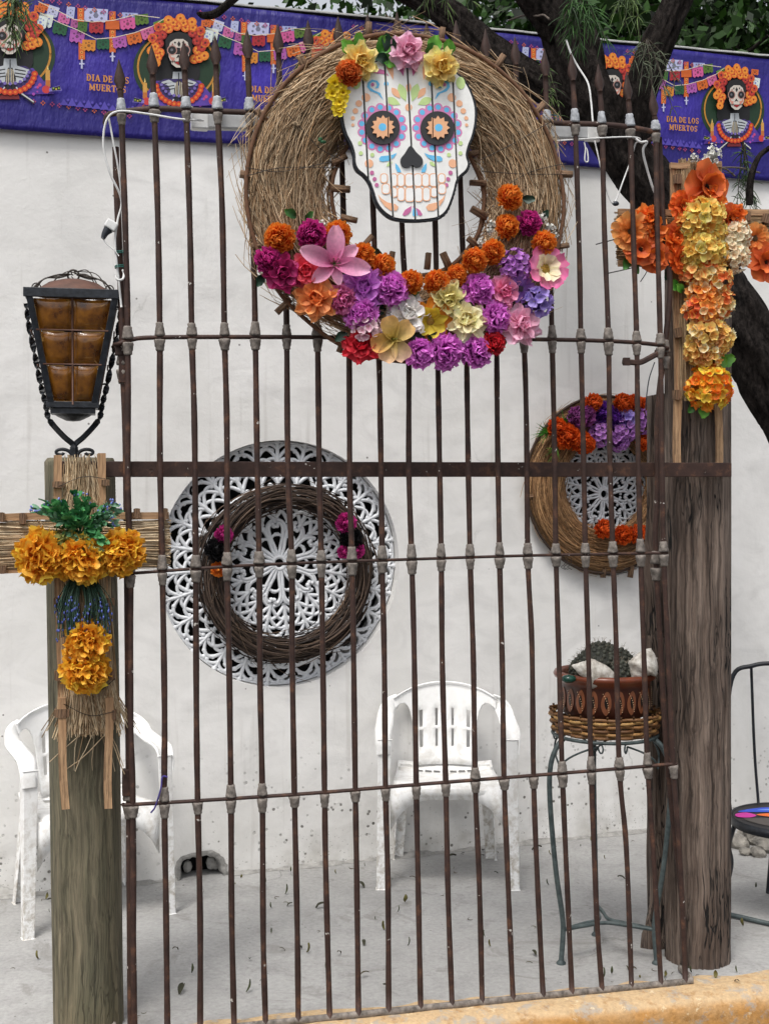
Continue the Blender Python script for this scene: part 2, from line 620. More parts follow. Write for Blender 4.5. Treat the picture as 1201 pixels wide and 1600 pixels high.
MT = dict(
    plaster=M_plaster(), concrete=M_concrete(), kerb=M_kerb(), rust=M_rust(), plastic=M_plastic(), glass=M_glass(), banner=M_banner(),
    petal=M_attr('petal_fabric', 0.62, 0.22, 90, 0.34), leaf=M_attr('leaf_fabric', 0.5, 0.35, 60, 0.15),
    straw=M_attr('straw', 0.75, 0.35, 40), print=M_attr('print_ink', 0.6, 0.12, 60), skullpaint=M_attr('board_paint', 0.55, 0.10, 45, bs=0.15),
    lead=M_simple('lead_collar', (0.06, 0.05, 0.042), (0.27, 0.235, 0.205), 60, 0.7, 0.8, 0.003),
    leadw=M_simple('lead_collar_pale', (0.20, 0.21, 0.225), (0.48, 0.50, 0.53), 60, 0.6, 0.8, 0.003),
    black=M_simple('black_iron', (0.004, 0.005, 0.007), (0.022, 0.026, 0.034), 60, 0.38, 0.7, 0.002, spec=0.4),
    green_iron=M_simple('green_iron', (0.022, 0.034, 0.036), (0.085, 0.11, 0.11), 45, 0.55, 0.4, 0.002),
    beam=M_wood('beam_wood', (0.022, 0.013, 0.012), (0.045, 0.026, 0.024), (0.075, 0.045, 0.040), 30, 2, 0.6, 0.3, 0.25),
    post_green=M_wood('post_green', (0.045, 0.039, 0.022), (0.096, 0.086, 0.053), (0.19, 0.16, 0.105), 42, 2.6, 0.85, 0.34, 0.45, (0.095, 0.095, 0.060), 0.5),
    post_grey=M_wood('post_brown', (0.016, 0.011, 0.008), (0.085, 0.058, 0.044), (0.235, 0.18, 0.145), 40, 1.6, 0.9, 0.36, 1.0, (0.070, 0.045, 0.033), 1.0),
    slat=M_wood('slat_wood', (0.13, 0.065, 0.03), (0.30, 0.17, 0.085), (0.46, 0.29, 0.16), 50, 3, 0.8, 0.3, 0.4),
    peg=M_wood('peg_wood', (0.05, 0.025, 0.012), (0.14, 0.075, 0.040), (0.24, 0.15, 0.085), 80, 6, 0.8, 0.35, 0.5),
    twig=M_attr('twig_bark', 0.85, 0.4, 70, bs=0.5),
    bark=M_simple('tree_bark', (0.003, 0.0025, 0.0025), (0.040, 0.033, 0.030), 60, 0.95, 1.0, 0.03, stretch=(1, 1, 0.35), detail=8, spec=0.08),
    lattice=M_simple('lattice_white', (0.66, 0.68, 0.71), (0.78, 0.80, 0.83), 25, 0.7, 0.4, 0.004),
    dark=M_simple('dark_cavity', (0.004, 0.004, 0.005), (0.012, 0.012, 0.013), 8, 0.9, 0),  # near black; shade of the wall openings put into the colour
    clay=M_attr('clay_glaze', 0.28, 0.3, 40, bs=0.1), wicker=M_attr('wicker', 0.6, 0.35, 60),
    cactus=M_attr('cactus_skin', 0.7, 0.3, 60), shell=M_simple('shell', (0.26, 0.22, 0.17), (0.80, 0.77, 0.71), 42, 0.5, 0.9, 0.006),
    green_glass=M_simple('green_glass', (0.003, 0.02, 0.015), (0.015, 0.08, 0.055), 30, 0.15, 0.2, 0.003),
    cable=M_simple('white_cable', (0.55, 0.55, 0.54), (0.75, 0.75, 0.74), 40, 0.5, 0),
    plug=M_simple('black_rubber', (0.01, 0.013, 0.018), (0.03, 0.035, 0.045), 40, 0.5, 0),
    tubew=M_simple('tube_white', (0.62, 0.63, 0.63), (0.78, 0.78, 0.77), 20, 0.4, 0),
    tubecap=M_simple('tube_cap_grey', (0.40, 0.41, 0.42), (0.52, 0.53, 0.54), 30, 0.5, 0),
    cord=M_simple('purple_cord', (0.03, 0.02, 0.12), (0.07, 0.05, 0.25), 60, 0.8, 0),
    tie=M_simple('green_tie', (0.0, 0.06, 0.05), (0.01, 0.14, 0.11), 60, 0.6, 0),
    stone=M_simple('stone', (0.06, 0.058, 0.055), (0.42, 0.39, 0.34), 14, 0.9, 0.9, 0.02),
    street=M_simple('asphalt', (0.04, 0.04, 0.042), (0.065, 0.064, 0.062), 40, 0.9, 0.5, 0.01),
    dry=M_attr('dry_leaf', 0.7, 0.3, 40), coping=M_simple('coping_cement', (0.5, 0.5, 0.49), (0.68, 0.68, 0.67), 20, 0.9, 0.6, 0.01),
    mortar=M_simple('mortar', (0.20, 0.195, 0.185), (0.38, 0.37, 0.35), 30, 0.95, 0.9, 0.01),
    wire=M_simple('thin_wire', (0.03, 0.025, 0.022), (0.08, 0.07, 0.06), 40, 0.5, 0, metal=0.6),
    clayrust=M_simple('rust_dome', (0.05, 0.022, 0.014), (0.13, 0.06, 0.04), 20, 0.65, 0.4, 0.003),
)
# ------------------------------------------------------------------ main planes of the place
YAW_W = math.atan(0.345)
WALL = Frame((0, 5.32, 0), YAW_W)                    # face of the white wall
YAW_G = math.atan(0.24)
GRL = Frame((0, 3.775, 0), YAW_G)                    # face of the iron grille

# ------------------------------------------------------------------ ground, floor, kerb
mb = MB()
mb.grid([[(-90, -60, -0.16), (-90, 140, -0.16)], [(90, -60, -0.16), (90, 140, -0.16)]])
tag(mb.build('street', MT['street'], smooth=False), kind='structure')

KERB = Frame((0, 3.685, 0), math.atan(0.215))
kl = lambda x, y, z: KERB.world(np.array((x, y, z)))
mb = MB()
xs = np.linspace(-5, 5, 41)
front = [kl(x, 0.14, 0.0) for x in xs]
back = [WALL.world(np.array((x * 1.15, 0.10, 0.0))) for x in xs]
P = np.array([[f + (b_ - f) * t for t in np.linspace(0, 1, 14)] for f, b_ in zip(front, back)])
skirt = np.array([[f + np.array((0, 0, -0.2))] for f in front])
P = np.concatenate([skirt, P], 1)
mb.grid(P)
tag(mb.build('patio_floor', MT['concrete'], smooth=False), kind='structure')

mb = MB()
xs = np.linspace(-5, 5, 420)
prof = [(0.155, 0.003), (0.12, 0.005), (0.06, 0.004), (0.030, -0.001), (0.012, -0.010), (0.002, -0.024), (0.0, -0.05), (0.0, -0.10), (0.0, -0.17)]
P, C = [], []
for x in xs:
    row, cr = [], []
    for i, (y, z) in enumerate(prof):
        k = 0.005 if i else 0.03
        yy = y + k * mnoise.noise((x * 9, y * 20, 3.1)) + (0.012 * mnoise.noise((x * 2.5, 0, 8)) if i == 0 else 0)
        zz = z + 0.004 * mnoise.noise((x * 14, y * 30, 5.5)) * (i > 1)
        row.append(kl(x, yy, zz))
        top = np.array(hx('#c0a47e'))
        fr = np.array(hx('#bc7f2a'))
        w = min(1, max(0, (0.008 - y) / 0.012 + 0.7 * mnoise.noise((x * 11, z * 20, 1))))
        cr.append(top * (1 - w) + fr * w)
    P.append(row)
    C.append(cr)
mb.grid(np.array(P), np.array(C))
tag(mb.build('kerb', MT['kerb'], smooth=True), kind='structure')

# ------------------------------------------------------------------ wall with two round openings and a drain hole
c1 = WALL.L(441, 881)
c2 = WALL.L(950, 772)
R1, R2 = 0.500, 0.362
HOLE = [WALL.L(*p) for p in [(276, 1378), (277, 1352), (284, 1341), (297, 1336), (312, 1333), (330, 1332), (343, 1338), (350, 1348), (352, 1360), (356, 1372)]]
wall = thing('wall', 'white plastered garden wall with round lattice openings and a dirty chipped foot', 'wall', WALL.o, YAW_W)
TH = 0.20


def wall_sheet():
    cu = bpy.data.curves.new('wall_outline', 'CURVE')
    cu.dimensions = '2D'
    cu.fill_mode = 'BOTH'
    cu.extrude = TH / 2

    def spl(pts):
        sp = cu.splines.new('POLY')
        sp.points.add(len(pts) - 1)
        for q, p in zip(sp.points, pts):
            q.co = (p[0], p[1], 0, 1)
        sp.use_cyclic_u = True
    out = [(-7, -0.02)]
    hp = [(float(p[0]), float(max(p[2], -0.02))) for p in HOLE]
    hp[0] = (hp[0][0], -0.02)
    hp[-1] = (hp[-1][0], -0.02)
    dense = []
    for a_, b_ in zip(hp[:-1], hp[1:]):
        for t in (0, 0.33, 0.66):
            x, z = a_[0] + (b_[0] - a_[0]) * t, a_[1] + (b_[1] - a_[1]) * t
            dense.append((x + 0.006 * mnoise.noise((x * 60, z * 60, 0)), z + (0.008 * mnoise.noise((x * 60, z * 60, 7)) if z > 0 else 0)))
    dense.append(hp[-1])
    top = [(x, 3.475 + 0.024 * x) for x in np.linspace(7, -7, 9)]
    spl(out + dense + [(7, -0.02)] + top)
    for c, r in ((c1, R1), (c2, R2)):
        spl([(x, z) for x, z in circle(c[0], c[2], r, 96)])
    o = bpy.data.objects.new('tmp', cu)
    COL.objects.link(o)
    dg = bpy.context.evaluated_depsgraph_get()
    me = bpy.data.meshes.new_from_object(o.evaluated_get(dg))
    bpy.data.objects.remove(o)
    me.transform(Matrix.Translation((0, TH / 2, 0)) @ Matrix.Rotation(PI / 2, 4, 'X'))
    me.materials.clear()
    me.materials.append(MT['plaster'])
    return me


body = inst('plaster_face', wall_sheet(), wall)
bv = body.modifiers.new('bevel', 'BEVEL')
bv.width = 0.022
bv.segments = 3
bv.limit_method = 'ANGLE'
bv.angle_limit = math.radians(60)
mb = MB()
P = [[(x, y, 3.475 + 0.024 * x + z + 0.005 * mnoise.noise((x * 6, y * 9, 2)))
      for y, z in ((-0.030, 0.003), (-0.034, 0.010), (-0.01, 0.018), (0.2, 0.018), (0.225, 0.010), (0.22, 0.003))] for x in np.linspace(-7, 7, 160)]
mb.grid(P)
mb.build('coping', MT['coping'], wall)
mb = MB()      # rough mortar fillet where the wall meets the floor
P = []
hxa, hxb = HOLE[0][0], HOLE[-1][0]
for rng_ in (np.linspace(-4, hxa, 150), np.linspace(hxb, 4, 220)):
    P = []
    for x in rng_:
        w = 0.014 + 0.012 * mnoise.noise((x * 5, 0, 0)) + 0.010 * mnoise.noise((x * 25, 3, 0))
        w = max(w, 0.003)
        P.append([(x, 0.004, w * 1.1), (x, -w * 0.6, w * 0.6), (x, -w * 1.6, 0.001)])
    mb.grid(P)
mb.build('mortar_fillet', MT['mortar'], wall)
mb = MB()      # broken edge and cavity of the drain hole
rim = catmull([(p[0], p[2]) for p in HOLE], 3)
P = []
for i, (x, z) in enumerate(rim):
    cx, cz = 0.5 * (hxa + hxb), 0.03
    d = np.array((x - cx, z - cz))
    d /= np.linalg.norm(d)
    j = lambda s_: 0.010 * mnoise.noise((i * 0.7, s_, 4.0))
    P.append([(x + d[0] * (0.008 + j(9)), -0.004, z + d[1] * (0.008 + j(1))), (x - d[0] * 0.012, -0.008 + j(2), z - d[1] * (0.012 + j(3))),
              (x - d[0] * (0.022 + j(4)), 0.03, z - d[1] * (0.020 + j(5))), (x - d[0] * 0.01, 0.12, z - d[1] * 0.01)])
mb.grid(P)
mb.build('broken_rim', MT['mortar'], wall)
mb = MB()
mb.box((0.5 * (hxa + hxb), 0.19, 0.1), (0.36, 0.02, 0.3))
mb.build('cavity_shade_back', MT['dark'], wall, smooth=False)  # added sheet; the shade inside the hole is painted as near black
for dx, dz, r in ((0.045, 0.02, 0.022), (0.065, 0.012, 0.018), (-0.05, 0.014, 0.02)):
    mb = MB()
    mb.ball((0.5 * (hxa + hxb) + dx, 0.05, dz + 0.02), (r, r * 0.8, r * 1.3), 7, 5)
    mb.build('rubble', MT['mortar'], wall, smooth=False)


# ---- scroll lattice: one sector of each ring is modelled once and shared
def curl(start, head, L, k0, k1, w0, w1, n=14):
    p = np.array(start, float)
    pts, ws = [p.copy()], [w0]
    h = head
    for i in range(n):
        t = (i + 1) / n
        h += (k0 + (k1 - k0) * t ** 1.5) * L / n
        p = p + L / n * np.array((math.cos(h), math.sin(h)))
        pts.append(p.copy())
        ws.append(w0 + (w1 - w0) * t)
    return pts, ws


def add_curl(mb, *a, **k):
    pts, ws = curl(*a, **k)
    P = [(x, 0, y) for x, y in pts]
    mb.tube(P, np.array(ws), 6, flat=1.15, ref=(0, 1, 0))
    e = pts[-1]
    mb.ball((e[0], 0, e[1]), (ws[-1] * 1.55, ws[-1] * 1.3, ws[-1] * 1.55), 7, 5)


def sector_inner():
    mb = MB()      # pointing along +x, from the hub to r = .17; a pair of spokes closing to a drop
    for s in (-1, 1):
        P = catmull([(0.022, 0, 0.004 * s), (0.06, 0, 0.010 * s), (0.11, 0, 0.026 * s), (0.145, 0, 0.030 * s), (0.165, 0, 0.018 * s), (0.158, 0, 0.006 * s)], 5)
        mb.tube(P, np.linspace(0.0070, 0.0088, len(P)), 6, flat=1.15, ref=(0, 1, 0))
        mb.ball((0.152, 0, 0.006 * s), 0.0105, 7, 5)
        add_curl(mb, (0.078, 0.015 * s), 0.55 * s, 0.055, 8 * s, 46 * s, 0.0066, 0.0058)
        add_curl(mb, (0.120, 0.026 * s), 0.5 * s, 0.075, 6 * s, 34 * s, 0.007, 0.0062)
    return mb.mesh('scroll', MT['lattice'])


def sector_mid(r0, r1, half):
    mb = MB()
    L = r1 - r0
    add_curl(mb, (r0, 0), 0.0, L * 1.02, 0.0, 0.0, 0.0098, 0.0080)
    for s in (-1, 1):
        add_curl(mb, (r0 + L * 0.08, 0), 0.75 * s, L * 0.66, -4 * s, 36 * s, 0.0085, 0.0070)
        add_curl(mb, (r0 + L * 0.34, 0), 0.70 * s, L * 0.62, -3 * s, 40 * s, 0.0085, 0.0070)
        add_curl(mb, (r0 + L * 0.60, 0), 0.60 * s, L * 0.56, -2 * s, 46 * s, 0.0080, 0.0068)
        add_curl(mb, (r0 + L * 0.86, 0), 0.75 * s, L * 0.32, 4 * s, 60 * s, 0.0075, 0.0068)
    return mb.mesh('scroll', MT['lattice'])


S_IN, S_MID, S_OUT = sector_inner(), sector_mid(0.165, 0.315, 0.1), sector_mid(0.315, 0.490, 0.1)


def lattice(c, rad, tiers, spin, yoff, sc=1.0):
    w = thing('lattice_window', None, None)
    w.parent = wall
    w.location = (float(c[0]), yoff, float(c[2]))
    mb = MB()
    a = np.arange(28) * 2 * PI / 28
    mb.tube([(0.026 * math.cos(t), 0, 0.026 * math.sin(t)) for t in a], 0.009, 6, closed=True, ref=(0, 1, 0))
    mb.build('hub', MT['lattice'], w)
    mb = MB()
    a = np.arange(96) * 2 * PI / 96
    mb.tube([(rad * math.cos(t), 0, rad * math.sin(t)) for t in a], 0.005, 6, closed=True, ref=(0, 1, 0))
    mb.build('rim', MT['lattice'], w)
    for me, n, off in tiers:
        for k in range(n):
            inst('scroll', me, w, mat=Matrix.Rotation(spin + (k + off) * 2 * PI / n + R.uniform(-.012, .012), 4, 'Y') @ Matrix.Diagonal((sc, 1, sc, 1)))
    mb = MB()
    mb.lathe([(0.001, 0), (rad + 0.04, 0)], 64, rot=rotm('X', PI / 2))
    mb.build('backing', MT['dark'], w, loc=(0, TH - yoff + 0.004, 0))  # added near-black disc; darkness behind the lattice is put into its colour
    return w


lattice(c1, 0.492, [(S_IN, 11, 0), (S_MID, 20, 0.5), (S_OUT, 27, 0)], 0.05, 0.050)
lattice(c2, 0.355, [(S_IN, 10, 0), (S_MID, 18, 0.5), (S_OUT, 28, 0)], 0.1, 0.045, 0.72)

# ------------------------------------------------------------------ banner
banner = thing('banner', 'long purple printed festival banner hung along the top of the white wall', 'banner', WALL.o, YAW_W)


def btop(s): return 3.468 + 0.024 * s
def bbot(s): return 2.925 + 0.018 * s + 0.008 * math.sin(s * 2.1 + 1)
def wv(s, z): return -0.024 - 0.004 * math.sin(6.3 * s + 1.5 * z) - 0.0006 * math.sin(11 * s - 4 * z + 1)


S0, S1 = -2.35, 3.2
mb = MB()
ss = np.linspace(S0, S1, 260)
P, C = [], []
for s in ss:
    row, cr = [], []
    for t in np.linspace(0, 1, 26):
        z = bbot(s) + (btop(s) - bbot(s)) * t
        row.append((s, wv(s, z), z))
        base = np.array(hx('#2412a0')) * 0.45
        midc = np.array(hx('#4a36cc')) * 0.62
        k = 1 if 0.2 < t < 0.86 else 0
        m_ = max(0.0, math.cos((s - (-0.55)) * 2 * PI / 0.635)) * max(0, 1 - abs(t - 0.5) / 0.3) * k
        cr.append(base * (1 - 0.8 * m_) + midc * 0.8 * m_ + (np.array((0.008, 0.003, 0.05)) if k else 0))
    P.append(row)
    C.append(cr)
mb.grid(P, np.array(C))
cl = mb.build('cloth', MT['banner'], banner)
sol = cl.modifiers.new('thickness', 'SOLIDIFY')
sol.thickness = 0.0015
sol.offset = 1

REF = WALL.L(277, 85)
PX = 0.582 / math.cos(YAW_W) * 1.03


class Printer:
    def __init__(s, k):
        s.ds = k * PX
        s.mb = MB()
        s.y = 0.0022
        s.k = k

    def p(s, zx, zy):
        q = WALL.L(zx / 3.64, zy / 3.64)
        return q[0] + s.ds, q[2] + 0.0275 * s.ds

    def poly(s, pts, col, step=0.0):
        q = [s.p(*a) for a in pts]
        cx, cz = sum(a[0] for a in q) / len(q), sum(a[1] for a in q) / len(q)
        n = len(q)
        V = [(x, wv(x, z) - s.y, z) for x, z in q + [(cx, cz)]]
        s.mb.add(V, [(i, (i + 1) % n, n) for i in range(n)], np.array(hx(col) if isinstance(col, str) else col) * 0.85)
        s.y += 0.00007 if step == 0 else step

    def circ(s, x, y, r, col, n=10, ry=None):
        s.poly(circle(x, y, r, n, ry), col)

    def stroke(s, pts, w, col):
        pts = [np.array(a, float) for a in pts]
        for a, b_ in zip(pts[:-1], pts[1:]):
            d = b_ - a
            d /= np.linalg.norm(d) + 1e-9
            nn = np.array((-d[1], d[0])) * w / 2
            s.poly([a + nn, b_ + nn, b_ - nn, a - nn], col)

    def build(s, name):
        return s.mb.build(name, MT['print'], banner, smooth=False)


def portrait(k):
    p = Printer(k)
    rr = random.Random(5)
    p.circ(1000, 398, 246, '#0c3418', 34, 214)
    a = np.linspace(0, 2 * PI, 41)
    p.stroke([(1000 + 220 * math.cos(t), 390 + 194 * math.sin(t)) for t in a], 11, '#c98a2c')
    p.poly([(885, 240), (905, 160), (960, 118), (1010, 112), (1070, 135), (1110, 180), (1125, 260), (1130, 440), (1110, 490), (890, 480), (872, 440)], '#08060c')
    # skirt and shoulders
    p.poly([(770, 620), (880, 470), (1130, 470), (1240, 610)], '#5b3aa6')
    for i in range(46):
        x, y = 790 + rr.random() * 430, 540 + rr.random() * 75
        if abs(x - 1005) < 60 or y < 620 - 0.9 * min(x - 775, 1240 - x): continue
        p.circ(x, y, 4 + 6 * rr.random(), rr.choice(['#b04ab8', '#d24a8a', '#7d5ad0', '#d86a4a']), 7)
    p.poly([(965, 600), (1005, 520), (1050, 600), (1060, 640), (950, 640)], '#7a1420')
    p.poly([(890, 480), (930, 460), (1090, 460), (1135, 490), (1105, 560), (1005, 600), (910, 555)], '#3a2a6a')
    p.poly([(912, 478), (975, 458), (978, 420), (1042, 420), (1046, 458), (1110, 480), (1075, 545), (1010, 560), (940, 540)], '#c9ced2')
    for q in ((930, 488, 985, 478), (932, 505, 985, 498), (940, 522, 985, 515), (1035, 478, 1092, 488), (1035, 498, 1090, 506), (1035, 515, 1080, 523)):
        p.stroke([q[:2], q[2:]], 6, '#15131a')
    p.stroke([(1010, 425), (1010, 470)], 5, '#15131a')
    p.poly([(985, 520), (1000, 470), (1008, 470), (1008, 580), (985, 600)], '#14111a')
    p.poly([(1012, 470), (1022, 470), (1040, 525), (1035, 600), (1012, 580)], '#14111a')
    for q in ((996, 480, 990, 560), (1003, 476, 1000, 560), (1016, 476, 1020, 560), (1024, 480, 1030, 560)):
        p.stroke([q[:2], q[2:]], 4, '#d8cbb0')
    p.stroke([(985, 575), (965, 605), (890, 660)], 16, '#14111a')
    p.stroke([(1038, 575), (1060, 605), (1135, 660)], 16, '#14111a')
    p.stroke([(982, 575), (962, 605), (892, 655)], 7, '#d8d8d8')
    p.stroke([(1041, 575), (1063, 605), (1133, 655)], 7, '#d8d8d8')
    for i in range(15):
        t = PI * (0.03 + 0.94 * i / 14)
        x, y = 1010 + 128 * math.cos(t), 492 + 112 * math.sin(t)
        p.circ(x, y, 17, '#cf3a12')
        p.circ(x, y, 8, '#ee7a1e', 8)
    for i in range(11):
        t = PI * (0.06 + 0.88 * i / 10)
        p.circ(1010 + 100 * math.cos(t), 480 + 78 * math.sin(t), 9, '#7a68b8', 8)
    # flower crown
    for i in range(30):
        t = -PI * 0.19 + (PI * 1.38) * i / 29
        r_ = 118 + (i % 3) * 22
        x, y = 1005 + (r_ - 8) * math.cos(t), 285 - r_ * math.sin(t)
        red = (0.12 < i / 29 < 0.34) or (0.66 < i / 29 < 0.86)
        p.circ(x, y, 27, ['#e5651a', '#d9540f', '#ee8420'][i % 3] if not red else ['#9c1416', '#b8201a', '#e0701c'][i % 3], 12)
        for m_ in range(5):
            b_ = m_ * 2 * PI / 5 + i
            p.circ(x + 13 * math.cos(b_), y + 13 * math.sin(b_), 8, '#f59a2e' if not red else '#c9382a', 7)
        p.circ(x, y, 7, '#a8340c' if not red else '#5c0a10', 7)
    p.poly([(935, 330), (930, 250), (955, 215), (1005, 203), (1055, 215), (1080, 250), (1075, 330)], '#0a070c')
    # face
    p.poly([(946, 300), (958, 262), (985, 244), (1030, 244), (1055, 262), (1066, 300), (1062, 345), (1045, 385), (1020, 405), (992, 405), (966, 385), (950, 345)], '#d9cfc4')
    p.poly([(946, 310), (960, 345), (985, 350), (975, 375), (955, 350)], '#d48a7a')
    p.poly([(1066, 310), (1050, 345), (1026, 350), (1036, 375), (1056, 350)], '#d48a7a')
    for x in (968, 1042):
        p.circ(x, 307, 29, '#b98a80', 14)
        p.circ(x, 307, 23, '#0c0a0e', 14)
        p.circ(x - 2, 305, 8, '#6a6a72', 8)
    p.poly([(1003, 330), (1020, 352), (1006, 346), (990, 352)], '#0c0a0e')
    p.stroke([(960, 372), (1050, 372)], 3, '#0c0a0e')
    for x in (962, 972, 982, 1030, 1040, 1050):
        p.stroke([(x, 364), (x, 380)], 3, '#0c0a0e')
    p.poly([(982, 378), (998, 371), (1006, 374), (1014, 371), (1030, 378), (1006, 390)], '#a01518')
    p.poly([(1006, 256), (1016, 272), (1006, 288), (996, 272)], '#15131a')
    for s_ in (-1, 1):
        p.circ(1006 + 22 * s_, 264, 5, '#15131a', 7)
        p.circ(1006 + 36 * s_, 274, 4, '#a01518', 7)
    # candles, skull dishes
    for x in (816, 1205):
        p.poly([(x - 13, 580), (x - 13, 500), (x - 8, 488), (x + 10, 492), (x + 12, 580)], '#d9a24a')
        p.poly([(x - 12, 580), (x - 12, 545), (x + 11, 545), (x + 11, 580)], '#c8702a')
        p.poly([(x - 6, 488), (x - 2, 462), (x + 4, 488)], '#f2d27a')
        sx = -1 if x < 1000 else 1
        p.circ(x + sx * -10, 595, 22, '#d23a3a')
        p.poly([(x + sx * 5, 590), (x + sx * 60, 572), (x + sx * 72, 600), (x + sx * 5, 606)], '#8a7cc8')
        p.poly([(x + sx * 18, 586), (x + sx * 62, 574), (x + sx * 66, 598), (x + sx * 22, 602)], '#1a1a1e')
        for j in range(3):
            p.circ(x + sx * (28 + 14 * j), 588 + (j % 2) * 5, 5, ['#8fae3a', '#d8c23a', '#8fae3a'][j], 6)
    return p.build('portrait_print')


def flag(p, x, y, w, h, ang, col):
    c_, s_ = math.cos(ang), math.sin(ang)
    T = lambda u, v: (x + u * w * c_ - v * h * s_, y + u * w * s_ + v * h * c_)
    p.poly([T(-.5, 0), (T(.5, 0)), T(.5, .85), T(.33, 1.0), T(.16, .86), T(0, 1.0), T(-.16, .86), T(-.33, 1.0), T(-.5, .85)], col)
    dk = tuple(q * 0.35 for q in hx(col)) if col not in ('#e8e4f0', '#dfe9e4') else hx('#8a8fd0')
    for u, v, r in ((-.22, .3, .07), (.22, .3, .07), (0, .5, .12), (-.25, .68, .06), (.25, .68, .06), (0, .22, .06)):
        a, b_ = T(u, v)
        p.circ(a, b_, r * w, dk, 6)


def bunting(k):
    p = Printer(k)
    for q in ([(215, 30), (250, 45), (300, 60)], ):
        pass
    for x, y, w, h, a, c in [(250, 34, 62, 40, .15, '#d9661c'), (308, 50, 62, 62, .3, '#c9cbea'), (368, 92, 66, 58, .2, '#d86aa8'), (432, 122, 58, 52, .1, '#b55a9a'),
                             (402, 52, 46, 70, .1, '#b9bfe6'), (545, 62, 132, 78, .06, '#c4c6ec'), (735, 85, 90, 40, .05, '#a9b0e2'), (265, 95, 80, 76, .22, '#dfe9e4'),
                             (345, 148, 80, 66, .2, '#0f5a33'), (440, 185, 84, 74, .12, '#b65ab0'), (503, 240, 76, 66, .04, '#dd8a22'), (582, 236, 72, 60, -.02, '#0c5a36'),
                             (672, 222, 78, 66, -.14, '#b65ab0'), (752, 204, 82, 62, -.24, '#dd6a18'), (826, 172, 74, 66, -.3, '#d86aa0'), (895, 132, 66, 44, -.38, '#5f8a1e'),
                             (468, 140, 54, 60, .1, '#3c6a1e'), (545, 140, 80, 66, .04, '#b01c28'), (718, 118, 84, 66, -.1, '#d85a9a'), (797, 98, 76, 60, -.12, '#55761c'),
                             (1165, 134, 56, 38, .1, '#d9661c'), (1172, 190, 66, 70, .15, '#dfe9e4')]:
        flag(p, x, y, w, h, a, c)
    p.stroke([(215, 28), (330, 82), (420, 128), (520, 142), (640, 132), (760, 100), (900, 118)], 4, '#e8d9c0')
    p.stroke([(225, 92), (340, 150), (430, 185), (540, 238), (640, 230), (760, 202), (860, 165), (930, 122)], 4, '#e8d9c0')
    p.build('bunting_print')
    for x, y0, y1 in ((456, 60, 140), (462, 245, 352), (636, 78, 310)):
        p = Printer(k)
        p.y = 0.006
        p.poly([(x - 18, y0), (x + 18, y0), (x + 18, y1), (x - 18, y1)], '#d9641a')
        n = int((y1 - y0) / 26)
        for i in range(n):
            p.circ(x, y0 + 14 + 26 * i, 9, '#f0a04a', 8)
            p.circ(x, y0 + 14 + 26 * i, 4, '#8a300c', 6)
        if y1 > 300:
            y = y1 + 6
            p.poly([(x - 5, y - 8), (x + 5, y - 8), (x + 5, y + 46), (x - 5, y + 46)], '#c9cbea')
            p.poly([(x - 15, y + 14), (x + 15, y + 14), (x + 15, y + 22), (x - 15, y + 22)], '#c9cbea')
        if x == 636:
            p.poly([(596, 130), (676, 130), (676, 180), (596, 180)], '#d9641a')
        p.build('tassel_print')
    p = Printer(k)
    # little blossoms along the borders and the row of peaks
    for i in range(12):
        s_, t_ = i * 48.5 + 190, 0
        col = ['#b0407a', '#c8603a', '#b0407a'][i % 3]
        for y in (-2 + i * 10.2, 590 + i * 7.4):
            cx = s_ + 4 * (i % 3)
            for dx, dy in ((-9, 0), (9, 0), (0, -9), (0, 9)):
                p.poly([(cx + dx - 6, y + dy), (cx + dx, y + dy - 6), (cx + dx + 6, y + dy), (cx + dx, y + dy + 6)], col)
    for i in range(9):
        x, y = 360 + i * 46, 612 + i * 5
        hgt = 48 if i % 2 else 34
        p.poly([(x - 26, y), (x, y - hgt), (x + 26, y)], '#5546b4')
        p.circ(x + 23, y - 30, 8, '#5546b4', 7)
    return p.build('border_print')


def arc(cx, cy, rx, ry, a0, a1, n=9):
    return [(cx + rx * math.cos(math.radians(a0 + (a1 - a0) * i / (n - 1))), cy - ry * math.sin(math.radians(a0 + (a1 - a0) * i / (n - 1)))) for i in range(n)]


